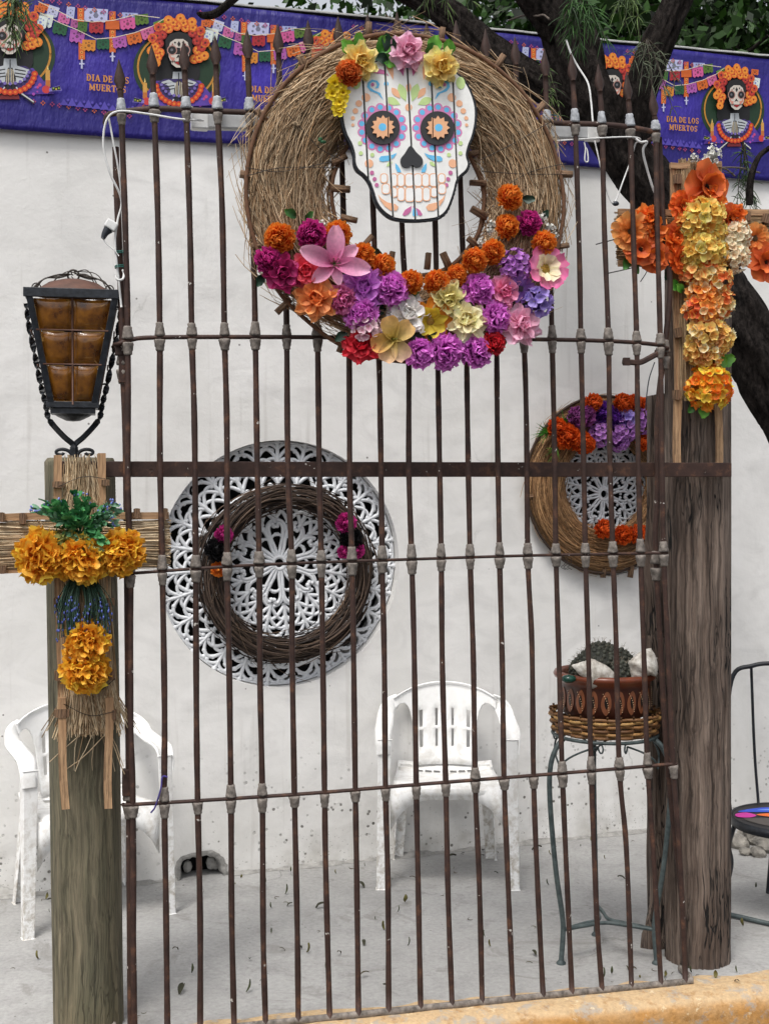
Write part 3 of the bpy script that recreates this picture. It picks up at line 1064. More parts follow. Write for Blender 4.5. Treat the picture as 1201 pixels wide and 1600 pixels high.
TK, TN = 0.21, 0.13                      # thick and thin strokes; a letter is 1 high, y grows downwards
GLYPH = {     # width, [(points, stroke)], serifs (x, y, width)
    'D': (0.78, [([(.17, .02), (.17, .98)], TK), ([(.1, .06), (.36, .06)] + arc(.34, .5, .34, .44, 90, -90) + [(.1, .94)], TN + .02), (arc(.36, .5, .30, .36, 62, -62), TK)], [(.10, .05, .2), (.10, .95, .2)]),
    'I': (0.42, [([(.21, .02), (.21, .98)], TK)], [(.21, .05, .42), (.21, .95, .42)]),
    'A': (0.86, [([(.43, .02), (.12, .96)], TN), ([(.43, .02), (.70, .96)], TK), ([(.22, .66), (.62, .66)], TN)], [(.12, .95, .3), (.70, .95, .36)]),
    'E': (0.66, [([(.17, .02), (.17, .98)], TK), ([(.1, .06), (.6, .06)], TN), ([(.17, .5), (.48, .5)], TN), ([(.1, .94), (.62, .94)], TN), ([(.58, .02), (.58, .26)], .09), ([(.60, .74), (.60, .98)], .09), ([(.47, .38), (.47, .62)], .08)], [(.10, .05, .2), (.10, .95, .2)]),
    'L': (0.62, [([(.17, .02), (.17, .98)], TK), ([(.1, .94), (.58, .94)], TN), ([(.56, .70), (.56, .98)], .09)], [(.18, .05, .36), (.10, .95, .2)]),
    'O': (0.80, [(arc(.4, .5, .30, .43, 0, 360, 22), .15), (arc(.4, .5, .30, .36, 50, -50), TK), (arc(.4, .5, .30, .36, 130, 230), TK)], []),
    'S': (0.62, [(arc(.31, .27, .21, .22, 25, 250, 12) + arc(.31, .73, .21, .23, 70, -155, 12)[0:], .15), ([(.53, .04), (.53, .28)], .09), ([(.09, .72), (.09, .97)], .09)], []),
    'M': (1.02, [([(.17, .02), (.17, .96)], TN), ([(.85, .02), (.85, .96)], TK), ([(.19, .04), (.51, .84)], TK), ([(.83, .04), (.51, .84)], TN)], [(.15, .95, .3), (.85, .95, .34), (.12, .05, .22), (.90, .05, .22)]),
    'U': (0.82, [([(.19, .02), (.19, .62)] + arc(.42, .62, .23, .31, 180, 360) + [(.65, .02)], .14), ([(.19, .02), (.19, .66)], TK)], [(.18, .05, .36), (.65, .05, .3)]),
    'R': (0.82, [([(.17, .02), (.17, .98)], TK), ([(.1, .06), (.36, .06)] + arc(.36, .29, .25, .23, 90, -90) + [(.17, .52)], TN + .02), ([(.36, .52), (.66, .94)], TK)], [(.17, .95, .36), (.70, .95, .24), (.10, .05, .2)]),
    'T': (0.72, [([(.36, .02), (.36, .98)], TK), ([(.04, .06), (.68, .06)], TN), ([(.06, .02), (.06, .28)], .09), ([(.66, .02), (.66, .28)], .09)], [(.36, .95, .36)]),
}


def lettering(k):
    p = Printer(k)
    for body, x, y, size in (('DIA DE LOS', 610, 442, 38), ('MUERTOS', 607, 498, 38)):
        tot = sum((GLYPH[ch][0] + .08) if ch != ' ' else .36 for ch in body)
        cx = -tot / 2
        for ch in body:
            if ch == ' ':
                cx += .36
                continue
            w, strokes, serifs = GLYPH[ch]
            f = lambda q: (x + (cx + q[0]) * size * .92, y + q[1] * size + (cx + q[0]) * size * .08)
            for pts, sw_ in strokes:
                p.stroke([f(q) for q in pts], sw_ * size, '#dd9440')
            for sx, sy, sl in serifs:
                p.stroke([f((sx - sl / 2, sy)), f((sx + sl / 2, sy))], .10 * size, '#dd9440')
            cx += w + .08
    return p.build('lettering')


for k in range(-1, 5):
    portrait(k)
    bunting(k - 0)
    lettering(k)

# ------------------------------------------------------------------ timber posts and crossbar
def post(name, label, cx, Yc, r, z0, z1, mat, seed, crackd, lean=0.0, nseg=110, nz=150, grp=None):

    mb = MB()
    P = []
    zz = np.linspace(z0, z1, nz)
    for z in list(zz):
        row = []
        for i in range(nseg):
            a = 2 * PI * i / nseg
            x, y = math.cos(a), math.sin(a)
            g = mnoise.noise((x * 7 + seed, y * 7, z * 0.55))
            g2 = mnoise.noise((x * 19 + seed, y * 19, z * 1.1 + 4))
            crack = max(0, 0.16 - abs(g)) / 0.16
            crack2 = max(0, 0.12 - abs(g2)) / 0.12
            rr = r * (1 + 0.02 * mnoise.noise((x * 1.2 + seed, y * 1.2, z * 1.5))) - crackd * crack ** 2 * 1.0 - crackd * 0.45 * crack2 ** 2 + 0.0015 * g2
            row.append((rr * x + lean * (z - z0), rr * y, z))
        P.append(row)
    top = [[(q[0] * 0.93 + lean * 0, q[1] * 0.93, z1 + 0.012) for q in P[-1]], [(q[0] * 0.01, q[1] * 0.01, z1 + 0.014) for q in P[-1]]]
    mb.grid(np.array(P + top), wv=True)
    o = mb.build(name, mat, None, loc=(cx, Yc, 0))
    return tag(o, label, 'post', grp)


Yl = 3.735
pl = at(140.5, 740, Yl)
post('timber_post', 'thick greenish grey round timber post carrying the lantern and the marigold cross', pl[0], Yl, 0.101, -0.16, EYE + 18 / F * Yl, MT['post_green'], 3.0, 0.0028, -0.016)
Yr = 4.232
pr = at(1089, 740, Yr)
post('timber_post', 'thick dark brown cracked timber post behind the orange and yellow flower cross', pr[0], Yr, 0.107, -0.05, EYE + 330 / F * Yr, MT['post_grey'], 11.0, 0.009)
mb = MB()
Yb = 4.40
a_, b_ = at(1007, 620, Yb), at(1062, 620, Yb)
P = []
for z in np.linspace(-0.02, a_[2], 60):
    row = []
    for u in np.linspace(0, 1, 14):
        x = a_[0] + (b_[0] - a_[0]) * u
        rough = 0.004 * mnoise.noise((u * 9, z * 1.2, 2)) + 0.03 * max(0, 0.12 - z) * mnoise.noise((u * 5, z * 20, 8)) * 8
        edge = 0.004 * mnoise.noise((z * 5, 0, u * 2)) * (u < 0.1)
        row.append((x + edge + (1 - u) * max(0, 0.35 - z) * -0.12 * 0 , Yb - 0.03 + rough, z + (0.015 * u if z > 1.5 else 0)))
    P.append(row)
mb.grid(P)
o = mb.build('plank', MT['post_grey'], None)
sd = o.modifiers.new('thickness', 'SOLIDIFY')
sd.thickness = 0.06
sd.offset = -1
tag(o, 'weathered brown plank standing upright against the dark timber post', 'plank')

mb = MB()
l0, l1 = GRL.L(97, 733, -0.052), GRL.L(1141, 734, -0.052)
mb.box(((l0[0] + l1[0]) / 2, 0.052, (l0[2] + l1[2]) / 2), (l1[0] - l0[0], 0.012, 0.045), rot=rotm('Y', -math.atan2(l1[2] - l0[2], l1[0] - l0[0])))
o = mb.build('crossbar', MT['rust'], None, smooth=False, bevel=0.002)
o.location = GRL.o
o.rotation_euler = (0, 0, YAW_G)
tag(o, 'flat dark brown bar bolted across both timber posts behind the grille', 'bar')
for px in (236, 421, 655, 960, 1100):
    q = GRL.L(px, 733 + R.uniform(-5, 5), -0.045)
    mb = MB()
    mb.lathe([(0.0005, -0.004), (0.004, -0.003), (0.005, 0)], 8, rot=rotm('X', PI / 2))
    mb.build('screw', MT['lead'], o, loc=q)

# ------------------------------------------------------------------ iron grille
grille = thing('iron_grille', 'tall brown wrought iron grille with spear tips standing on the yellow kerb', 'grille', GRL.o, YAW_G)
XS = [
    [190, 241, 291, 340, 390, 438, 485, 532, 578, 624, 670, 716, 762, 808, 854, 898, 940, 984, 1024],
    [200, 250, 300, 351, 399, 448, 496, 545, 591, 638, 683, 728, 775, 818, 862, 907, 950, 994, 1031],
    [204, 254, 306, 355, 405, 456, 502, 550, 597, 643, 689, 734, 780, 824, 868, 914, 957, 1000, 1036],
    [208, 257, 309, 361, 410, 460, 507, 555, 602, 650, 696, 742, 787, 833, 878, 923, 967, 1011, 1051],
    [211, 262, 313, 366, 415, 466, 515, 560, 607, 657, 706, 753, 801, 848, 893, 940, 986, 1032, 1070]]
RAILS = [
    [(172, 178), (240, 170), (340, 174), (630, 184), (860, 192), (960, 196), (1028, 207)],
    [(187, 537), (204, 531), (260, 527), (510, 527), (820, 530), (950, 533), (1020, 538), (1041, 544)],
    [(190, 897), (360, 885), (493, 879), (639, 874), (828, 868), (1042, 864)],
    [(192, 1257), (208, 1257), (360, 1248), (506, 1238), (650, 1226), (828, 1212), (966, 1201), (1056, 1193)],
    [(186, 1625), (350, 1613), (522, 1596), (660, 1581), (755, 1570), (910, 1556), (1066, 1541), (1078, 1532)]]
TIPS = [95, 73, 66, 58, 48, 40, 34, 28, 24, 21, 37, 34, 47, 60, 78, 85, 102, 115, 140]


def rail_y(k, x):
    p = RAILS[k]
    return float(np.interp(x, [a[0] for a in p], [a[1] for a in p]))


RR = [0.0065, 0.0065, 0.0045, 0.0055, 0.0085]
for k in range(5):
    mb = MB()
    pts = [GRL.L(x, y) for x, y in RAILS[k]]
    if k == 4:
        for p in pts: p[2] = max(p[2], 0.012)
    P = catmull(pts, 8)
    if k in (0, 1, 4):      # ends bent back
        P = np.concatenate([[P[0] + np.array((-0.012, 0.10, 0)), P[0] + np.array((-0.010, 0.03, 0))], P, [P[-1] + np.array((0.012, 0.03, 0)), P[-1] + np.array((0.014, 0.10, 0))]])
    mb.tube(P, RR[k], 8, flat=1.35 if k != 2 else 1.0)
    mb.build('rail', MT['rust'] if k != 4 else MT['lead'], grille)


def collar_mesh(mat, seed):
    mb = MB()
    rr = random.Random(seed)
    P = []
    for r, z in ((0.0085, 0.0), (0.0165, 0.0005), (0.0175, 0.006), (0.0155, 0.016), (0.0150, 0.024), (0.0125, 0.030), (0.0132, 0.036), (0.011, 0.040), (0.0075, 0.0405)):
        P.append([(r * math.cos(a) * (1 + rr.uniform(-.07, .07)), r * math.sin(a) * (1 + rr.uniform(-.07, .07)), z + rr.uniform(-.0012, .0012) * (z > 0)) for a in np.arange(12) * PI / 6])
    mb.grid(P, wv=True)
    return mb.mesh('collar', mat)


CM = [collar_mesh(MT['lead'], i) for i in range(4)]
CW = [collar_mesh(MT['leadw'], i + 9) for i in range(3)]


def spear_mesh():
    mb = MB()
    P = []
    for w, d, z in ((0.0085, 0.0085, 0.0), (0.0085, 0.0085, 0.002), (0.0095, 0.0080, 0.004), (0.0165, 0.006, 0.022), (0.0150, 0.0055, 0.034), (0.0085, 0.0045, 0.058), (0.0012, 0.001, 0.084)):
        P.append([(w, 0, z), (w * .4, d, z), (-w * .4, d, z), (-w, 0, z), (-w * .4, -d, z), (w * .4, -d, z)])
    mb.grid(P, wv=True)
    return mb.mesh('spear_tip', MT['rust'])


SPEAR = spear_mesh()


def align_z(d):
    return Vector(d).to_track_quat('Z', 'X').to_matrix().to_4x4()


both4 = {1, 3, 4, 11, 14, 15, 16, 17}
for i in range(19):
    wp = []
    tip = GRL.L(XS[0][i] + (-4 if i < 15 else -6), TIPS[i])
    for k in range(5):
        q = GRL.L(XS[k][i], rail_y(k, XS[k][i]))
        if k == 4: q[2] = max(q[2], 0.012)
        wp.append(q)
    base_tip = tip - 0.080 * nrm(tip - wp[0])
    pts = [base_tip]
    for k in range(5):
        pts.append(wp[k])
        if k < 4:
            m_ = 0.5 * (wp[k] + wp[k + 1])
            pts.append(m_ + np.array((R.uniform(-.004, .004), R.uniform(-.004, .004), R.uniform(-.1, .1))))
    P = catmull(pts, 6)
    mb = MB()
    r_ = 0.0086 + 0.0005 * np.sin(np.arange(len(P)) * 1.3 + i)
    mb.tube(P, r_, 8)
    rod = mb.build('rod', MT['rust'], grille)
    inst('spear_tip', SPEAR, rod, mat=Matrix.Translation(base_tip) @ align_z(tip - base_tip))
    for k in range(4):
        up = nrm((pts[0] if k == 0 else pts[2 * k]) - wp[k])
        dn = nrm(pts[2 * k + 2] - wp[k])
        for s_, d in ((1, up), (0, dn)):
            if k == 3 and s_ and i not in both4: continue
            pool = CW if (k == 0 and s_) else CM
            sc = R.uniform(0.80, 0.98)
            mt = Matrix.Translation(wp[k] + d * 0.004) @ align_z(d) @ Matrix.Rotation(R.uniform(0, 6), 4, 'Z') @ Matrix.Diagonal((sc, sc, R.uniform(0.78, 1.05) * (0.9 if k == 0 and not s_ else 1), 1))
            inst('collar', pool[R.randrange(len(pool))], rod, mat=mt)
# side returns of the cage
for pts in ([(181, 230), (183, 300), (190, 470), (192, 560), (197, 700), (200, 1000), (202, 1240), (205, 1640)], [(1029, 215), (1036, 360), (1046, 440), (1038, 540), (1027, 640), (1026, 780), (1024, 870), (1042, 1190), (1064, 1400), (1070, 1530)]):
    off = -0.036 if pts[0][0] < 500 else -0.030
    P = catmull([GRL.L(x, y, off) for x, y in pts], 8)
    mb = MB()
    mb.tube(P, 0.0095, 8)
    rod = mb.build('rod', MT['rust'], grille)
    for k, j in ((1, 3), (3, 6)):
        for sgn in (1, -1):
            inst('collar', CM[0], rod, mat=Matrix.Translation(GRL.L(pts[j][0], pts[j][1] + 14, off) + np.array((0, 0, 0.006 * sgn))) @ (Matrix.Identity(4) if sgn > 0 else Matrix.Rotation(PI, 4, 'X')))
mb = MB()      # hinge lug on the left stile and welded strap on the right
q = GRL.L(193, 575, -0.03)
mb.box(q, (0.026, 0.02, 0.085))
mb.box(q + np.array((-0.012, 0, 0.05)), (0.022, 0.026, 0.03))
mb.build('hinge', MT['rust'], grille, smooth=False, bevel=0.002)
q = GRL.L(199, 1222, -0.03)
mb = MB()
mb.box(q, (0.028, 0.024, 0.075))
mb.build('hinge', MT['rust'], grille, smooth=False, bevel=0.002)
mb = MB()
P = catmull([GRL.L(*p) for p in ((1034, 549, 0), (1020, 556, 0.002), (1000, 566, .004), (985, 566, .004), (972, 565, .004))], 6)
mb.tube(P, 0.009, 6, flat=0.6)
mb.box(GRL.L(978, 565, 0.004), (0.020, 0.012, 0.024))
mb.build('strap', MT['rust'], grille, smooth=False)
# ------------------------------------------------------------------ artificial flowers
def petal_grid(L, W, a=0.7, b=0.3, cup=0.25, th0=0.0, curl=0.0, nu=4, nv=3, ruf=0.0, rr=R, notch=0.0):
    us = np.linspace(0.0, 1.0, nu + 1)
    vs_ = np.linspace(-1, 1, nv)
    um = a / (a + b)
    peak = um ** a * (1 - um) ** b
    P = np.zeros((nu + 1, nv, 3))
    y = z = 0.0
    for i, u in enumerate(us):
        uu = min(max(u, 0.04), 0.975)
        w = W * (uu ** a * (1 - uu) ** b) / peak
        th = th0 + curl * u
        if i:
            y += math.cos(th) * L / nu
            z += math.sin(th) * L / nu
        for j, v in enumerate(vs_):
            rz = ruf * L * u * (rr.random() - 0.5)
            ry = -notch * L * (1 - abs(v)) * (u > 0.95) + ruf * L * 0.5 * (rr.random() - 0.5) * (u > 0.9)
            cz = cup * W * v * v
            P[i, j] = (v * w, y - math.sin(th) * cz + ry, z + math.cos(th) * cz + rz)
    return P


def place(P, az, el, base=(0, 0, 0), roll=0.0):
    ca, sa, ce, se = math.cos(az), math.sin(az), math.cos(el), math.sin(el)
    Y = np.array((ca * ce, sa * ce, se))
    X = np.array((sa, -ca, 0.0))
    Z = np.cross(X, Y)
    if roll:
        X, Z = X * math.cos(roll) + Z * math.sin(roll), Z * math.cos(roll) - X * math.sin(roll)
    M = np.stack([X, Y, Z], 1)
    return P @ M.T + np.asarray(base)


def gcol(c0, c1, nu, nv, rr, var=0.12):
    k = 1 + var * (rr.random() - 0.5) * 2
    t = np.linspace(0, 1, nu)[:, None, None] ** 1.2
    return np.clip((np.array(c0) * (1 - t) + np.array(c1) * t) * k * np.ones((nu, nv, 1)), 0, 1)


def pompon(seed, c0, c1, n=150, W=0.15, L=0.46, cup=0.5):
    rr = random.Random(seed)
    mb = MB()
    ga = PI * (3 - math.sqrt(5))
    mb.ball((0, 0, -0.05), 0.62, 12, 8, c0)
    for i in range(n):
        z = 1 - 1.30 * (i + 0.5) / n
        az = ga * i + rr.uniform(-.15, .15)
        el = math.asin(max(-1, min(1, z)))
        P = petal_grid(L * rr.uniform(0.85, 1.1), W * rr.uniform(0.85, 1.15), 0.6, 0.25, cup, 0.15, 0.5, 2, 3, 0.06, rr)
        d = np.array((math.cos(az) * math.cos(el), math.sin(az) * math.cos(el), math.sin(el)))
        mb.grid(place(P, az, el, d * 0.54, rr.uniform(-.3, .3)), gcol(c0, c1, 3, 3, rr, 0.2))
    return mb


def carnation(seed, c0, c1, n=90, W=0.30, L=0.62, ruf=0.22, low=1.15, notch=0.1):
    rr = random.Random(seed)
    mb = MB()
    ga = PI * (3 - math.sqrt(5))
    mb.ball((0, 0, -0.1), 0.5, 10, 6, c0)
    for i in range(n):
        z = 1 - low * (i + 0.5) / n
        az = ga * i + rr.uniform(-.25, .25)
        el = math.asin(max(-1, min(1, z))) + rr.uniform(-.15, .15)
        P = petal_grid(L * rr.uniform(0.75, 1.08), W * rr.uniform(0.8, 1.25), 0.9, 0.12, rr.uniform(-.3, .5), rr.uniform(-.2, .3), rr.uniform(-.3, .9), 4, 5, ruf, rr, notch)
        d = np.array((math.cos(az) * math.cos(el), math.sin(az) * math.cos(el), math.sin(el)))
        mb.grid(place(P, az, el, d * 0.36, rr.uniform(-.6, .6)), gcol(c0, c1, 5, 5, rr, 0.22))
    return mb


def rose(seed, c0, c1, c2=None, opening=1.0):
    rr = random.Random(seed)
    mb = MB()
    c2 = c2 or c1
    rings = [(3, 0.10, 1.35, 0.42, 0.24, 0.9), (4, 0.15, 1.2, 0.50, 0.32, 0.55), (5, 0.18, 0.98, 0.62, 0.42, 0.1), (6, 0.18, 0.62 / opening, 0.76, 0.50, -0.5), (7, 0.14, 0.22 / opening, 0.92, 0.56, -0.8)]
    for k, (n, r, el, L, W, curl_) in enumerate(rings):
        a0 = rr.uniform(0, 6)
        for i in range(n):
            az = a0 + i * 2 * PI / n + rr.uniform(-.12, .12)
            P = petal_grid(L * rr.uniform(0.9, 1.08), W * rr.uniform(0.9, 1.1), 0.75, 0.22, 0.55, 0.15, curl_, 6, 7, 0.05, rr, 0.03)
            base = (r * 0.6 * math.cos(az), r * 0.6 * math.sin(az), 0.10 - 0.05 * k)
            t = k / 4
            ca = np.array(c0) * (1 - t) + np.array(c1) * t
            cb = np.array(c1) * (1 - t) + np.array(c2) * t
            mb.grid(place(P, az, el + rr.uniform(-.08, .08), base, rr.uniform(-.12, .12)), gcol(ca, cb, 7, 7, rr, 0.12))
    return mb


def hydrangea(seed, c0, c1, n=34, fl=0.30, low=1.1, flat=1.0, alt=None):
    rr = random.Random(seed)
    mb = MB()
    ga = PI * (3 - math.sqrt(5))
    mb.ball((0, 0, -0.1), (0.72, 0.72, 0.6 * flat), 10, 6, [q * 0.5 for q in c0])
    for i in range(n):
        z = 1 - low * (i + 0.5) / n
        az = ga * i + rr.uniform(-.3, .3)
        el = math.asin(max(-1, min(1, z)))
        d = np.array((math.cos(az) * math.cos(el), math.sin(az) * math.cos(el), math.sin(el) * flat))
        cen = d * rr.uniform(0.72, 0.95)
        Q = np.array(align_z(d).to_3x3())
        a0 = rr.uniform(0, 2)
        tone = rr.random()
        ca = np.array(c0) * (1 - tone * .6) + np.array(c1) * tone * .6
        ct = c1
        if alt and rr.random() < .42:
            q_ = rr.choice(alt)
            ca, ct = np.array(q_[0]), np.array(q_[1])
        for j in range(4):
            P = place(petal_grid(fl * rr.uniform(.85, 1.15), fl * 0.52, 0.5, 0.3, 0.35, 0.1, 0.3, 3, 3, 0.1, rr), a0 + j * PI / 2, 0.25)
            mb.grid(P @ Q.T + cen, gcol(ca, ct, 4, 3, rr, 0.15))
        mb.ball(cen + d * 0.03, 0.035, 5, 4, hx('#c9c06a'))
    return mb


def daisy(seed, rings, cc, cr=0.2, ch=0.12):
    """rings: (n, L, W, el, curl, c0, c1, a, b, r0)"""
    rr = random.Random(seed)
    mb = MB()
    for n, L, W, el, curl_, c0, c1, a, b, r0 in rings:
        off = rr.uniform(0, 1)
        for i in range(n):
            az = (i + off) * 2 * PI / n + rr.uniform(-.06, .06)
            P = petal_grid(L * rr.uniform(.92, 1.06), W * rr.uniform(.92, 1.06), a, b, 0.25, 0.05, curl_, 6, 5, 0.03, rr)
            mb.grid(place(P, az, el + rr.uniform(-.06, .06), (r0 * math.cos(az), r0 * math.sin(az), 0), rr.uniform(-.1, .1)), gcol(c0, c1, 7, 5, rr, 0.12))
    mb.ball((0, 0, 0.02), (cr, cr, ch), 12, 7, cc)
    for i in range(40):
        t = i * 2.4
        r_ = cr * math.sqrt((i + .5) / 40)
        mb.ball((r_ * math.cos(t), r_ * math.sin(t), 0.02 + ch * math.sqrt(max(0, 1 - (r_ / cr) ** 2)) * 1.0), 0.022, 5, 4, [q * rr.uniform(.6, 1.3) for q in cc])
    return mb


def leaf_mesh(seed, c0, c1, n=1, W=0.34, ser=0.0):
    rr = random.Random(seed)
    mb = MB()
    for i in range(n):
        P = petal_grid(1.0, W, 0.7, 0.75, 0.35, 0.2, -0.5, 7, 5, 0.03 + ser, rr)
        mb.grid(place(P, rr.uniform(0, 6.28) if n > 1 else PI / 2, rr.uniform(0.1, 0.6)), gcol(c0, c1, 8, 5, rr, 0.2))
    return mb


C = hx
CACHE = {}
SPEC = {
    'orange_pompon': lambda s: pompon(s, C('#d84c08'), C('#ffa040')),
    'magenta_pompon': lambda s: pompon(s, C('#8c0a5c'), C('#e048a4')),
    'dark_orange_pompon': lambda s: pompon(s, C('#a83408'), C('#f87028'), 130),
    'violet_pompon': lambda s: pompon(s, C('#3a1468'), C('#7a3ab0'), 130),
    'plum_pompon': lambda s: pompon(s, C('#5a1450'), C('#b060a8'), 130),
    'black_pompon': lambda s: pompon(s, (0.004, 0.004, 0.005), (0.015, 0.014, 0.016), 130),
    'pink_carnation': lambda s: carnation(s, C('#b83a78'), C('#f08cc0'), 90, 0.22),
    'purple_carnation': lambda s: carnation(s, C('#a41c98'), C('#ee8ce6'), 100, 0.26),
    'red_carnation': lambda s: carnation(s, C('#780814'), C('#d82838'), 60, 0.34),
    'orange_carnation': lambda s: pompon(s, C('#b8480c'), C('#f28c4a'), 110, 0.20),
    'magenta_rose': lambda s: rose(s, C('#5a0a38'), C('#a81c60'), C('#c03078')),
    'coral_rose': lambda s: rose(s, C('#b81838'), C('#f84c64'), C('#fc7484')),
    'orange_rose': lambda s: rose(s, C('#c8581c'), C('#f8904c'), C('#fcac6c'), 1.2),
    'purple_rose': lambda s: rose(s, C('#82248c'), C('#cc6cd0'), C('#d090d8'), 1.2),
    'pink_rose': lambda s: rose(s, C('#d83a78'), C('#f47cac'), C('#fab0cc')),
    'pale_pink_rose': lambda s: rose(s, C('#c05a88'), C('#f4acc8'), C('#fac8dc'), 1.3),
    'cream_rose': lambda s: rose(s, C('#dcb868'), C('#f8e8b0'), C('#faf0cc')),
    'yellow_rose': lambda s: rose(s, C('#d88418'), C('#f6cc58'), C('#fae8a4'), 1.25),
    'olive_rose': lambda s: rose(s, C('#a8942c'), C('#ecdc84'), C('#f6eebc'), 1.2),
    'white_rose': lambda s: rose(s, C('#d8ccc0'), C('#f4f0ec'), C('#faf8f6'), 1.3),
    'red_rose': lambda s: rose(s, C('#780814'), C('#c81c30'), C('#d83444')),
    'burnt_orange_rose': lambda s: rose(s, C('#b84008'), C('#f07020'), C('#fc9440'), 1.2),
    'pale_pink_hydrangea': lambda s: hydrangea(s, C('#d88cac'), C('#f6e0e4'), 26, 0.36),
    'purple_hydrangea': lambda s: hydrangea(s, C('#8a3ca0'), C('#cc8cdc'), 40, 0.26),
    'lavender_bloom': lambda s: hydrangea(s, C('#6a4ca8'), C('#b4a0e4'), 16, 0.5),
    'violet_hydrangea': lambda s: hydrangea(s, C('#7a2c90'), C('#cc90dc'), 40, 0.30),
    'yellow_hydrangea': lambda s: hydrangea(s, C('#f4a418'), C('#ffe080'), 44, 0.36, alt=[(C('#d8902c'), C('#f4b860')), (C('#c8b438'), C('#f6f0b0'))]),
    'peach_hydrangea': lambda s: hydrangea(s, C('#f48424'), C('#ffd488'), 44, 0.36, alt=[(C('#e86020'), C('#f89858')), (C('#f4c870'), C('#fff0c8'))]),
    'gold_hydrangea': lambda s: hydrangea(s, C('#ec962c'), C('#ffd880'), 44, 0.36, alt=[(C('#c87428'), C('#e8b070')), (C('#f0c878'), C('#fbecc8'))]),
    'apricot_hydrangea': lambda s: hydrangea(s, C('#f86418'), C('#ffb054'), 44, 0.36, alt=[(C('#d84c20'), C('#f07c48')), (C('#f0a860'), C('#fbe0b0'))]),
    'cream_hydrangea': lambda s: hydrangea(s, C('#e8ac74'), C('#fdf2d8'), 40, 0.36),
    'fire_hydrangea': lambda s: hydrangea(s, C('#f0a818'), C('#fdd850'), 60, 0.32, alt=[(C('#f8a020'), C('#f06c18')), (C('#f6c430'), C('#f88c28'))]),
    'marigold': lambda s: carnation(s, C('#ff9408'), C('#ffc040'), 110, 0.26, 0.74, 0.30, 1.1, 0.10),
    'purple_daisy': lambda s: daisy(s, [(12, 0.95, 0.20, 0.15, -0.2, C('#7a4aa0'), C('#a070c0'), .8, .4, .1)], C('#4a3c50'), 0.2),
    'pink_daisy': lambda s: daisy(s, [(8, 0.98, 0.33, 0.12, 0.25, C('#f6b0cc'), C('#ee6aa4'), .8, .14, .1), (8, 0.70, 0.22, 0.30, 0.35, C('#f2dcb0'), C('#f6e8c8'), .8, .2, .05)], C('#a8842c'), 0.26),
    'yellow_sunflower': lambda s: daisy(s, [(8, 1.0, 0.30, 0.1, -0.2, C('#d8901c'), C('#ee8a2c'), .7, .5, .1), (7, 0.7, 0.24, 0.4, 0.1, C('#c8a81c'), C('#e8d040'), .7, .5, .05)], C('#b88c3c'), 0.2),
    'peach_zinnia': lambda s: daisy(s, [(14, 0.98, 0.22, 0.12, -0.15, C('#d87828'), C('#f4a45c'), .8, .2, .1), (12, 0.68, 0.17, 0.4, -0.1, C('#d06818'), C('#ee9040'), .8, .2, .05)], C('#6a4a28'), 0.22),
    'orange_zinnia': lambda s: daisy(s, [(14, 0.98, 0.24, 0.12, -0.15, C('#c83c08'), C('#f87428'), .8, .2, .1), (12, 0.76, 0.2, 0.45, -0.1, C('#c03c0c'), C('#f07028'), .8, .2, .05), (9, 0.5, 0.18, 0.8, -0.1, C('#c03c0c'), C('#f07c30'), .8, .2, .02)], C('#c05818'), 0.14),
    'orange_poppy': lambda s: daisy(s, [(6, 1.0, 0.52, 0.15, -0.3, C('#b03808'), C('#f07a3c'), .6, .25, .05), (4, 0.7, 0.40, 0.6, 0.1, C('#a83408'), C('#e8742c'), .6, .25, .02)], C('#3a1c0c'), 0.12),
    'yellow_blossom': lambda s: daisy(s, [(6, 0.95, 0.34, 0.25, -0.2, C('#c8a008'), C('#f2dc28'), .7, .4, .05), (5, 0.6, 0.26, 0.7, 0.0, C('#c8a008'), C('#f2dc28'), .7, .4, .02)], C('#b89010'), 0.12),
    'green_leaf': lambda s: leaf_mesh(s, C('#1c4a1c'), C('#4a8a38')),
    'dark_leaf': lambda s: leaf_mesh(s, C('#0c2a1c'), C('#24503a')),
    'lime_leaf': lambda s: leaf_mesh(s, C('#2c7a1c'), C('#78b848'), 1, 0.45, 0.08),
    'white_sprig': lambda s: hydrangea(s, C('#c8c8c0'), C('#f0f0ea'), 12, 0.34),
}
def crumple(mb, seed):
    """bend and fade the cloth a little, differently for each copy"""
    V, Cc = np.concatenate(mb.v), np.concatenate(mb.c)
    f = np.array([mnoise.noise((a * 2.2 + seed * 9, b * 2.2, c * 2.2)) for a, b, c in V])
    g = np.array([[mnoise.noise((a * 4 + seed * 5, b * 4, c * 4 + q * 17)) for q in range(3)] for a, b, c in V])
    h = np.array([mnoise.noise((a * 9 + seed * 3, b * 9, c * 9)) for a, b, c in V])
    mb.v = [V + g * 0.10]
    k = np.clip(1.08 + 0.26 * f + 0.22 * h, 0.6, 1.4)[:, None]
    pale = np.clip(f - 0.3, 0, 1)[:, None] * 0.3
    mb.c = [np.clip((Cc * k) * (1 - pale) + pale * (0.35 + 0.65 * Cc), 0, 0.97)]
    return mb


PARTNAME = {}


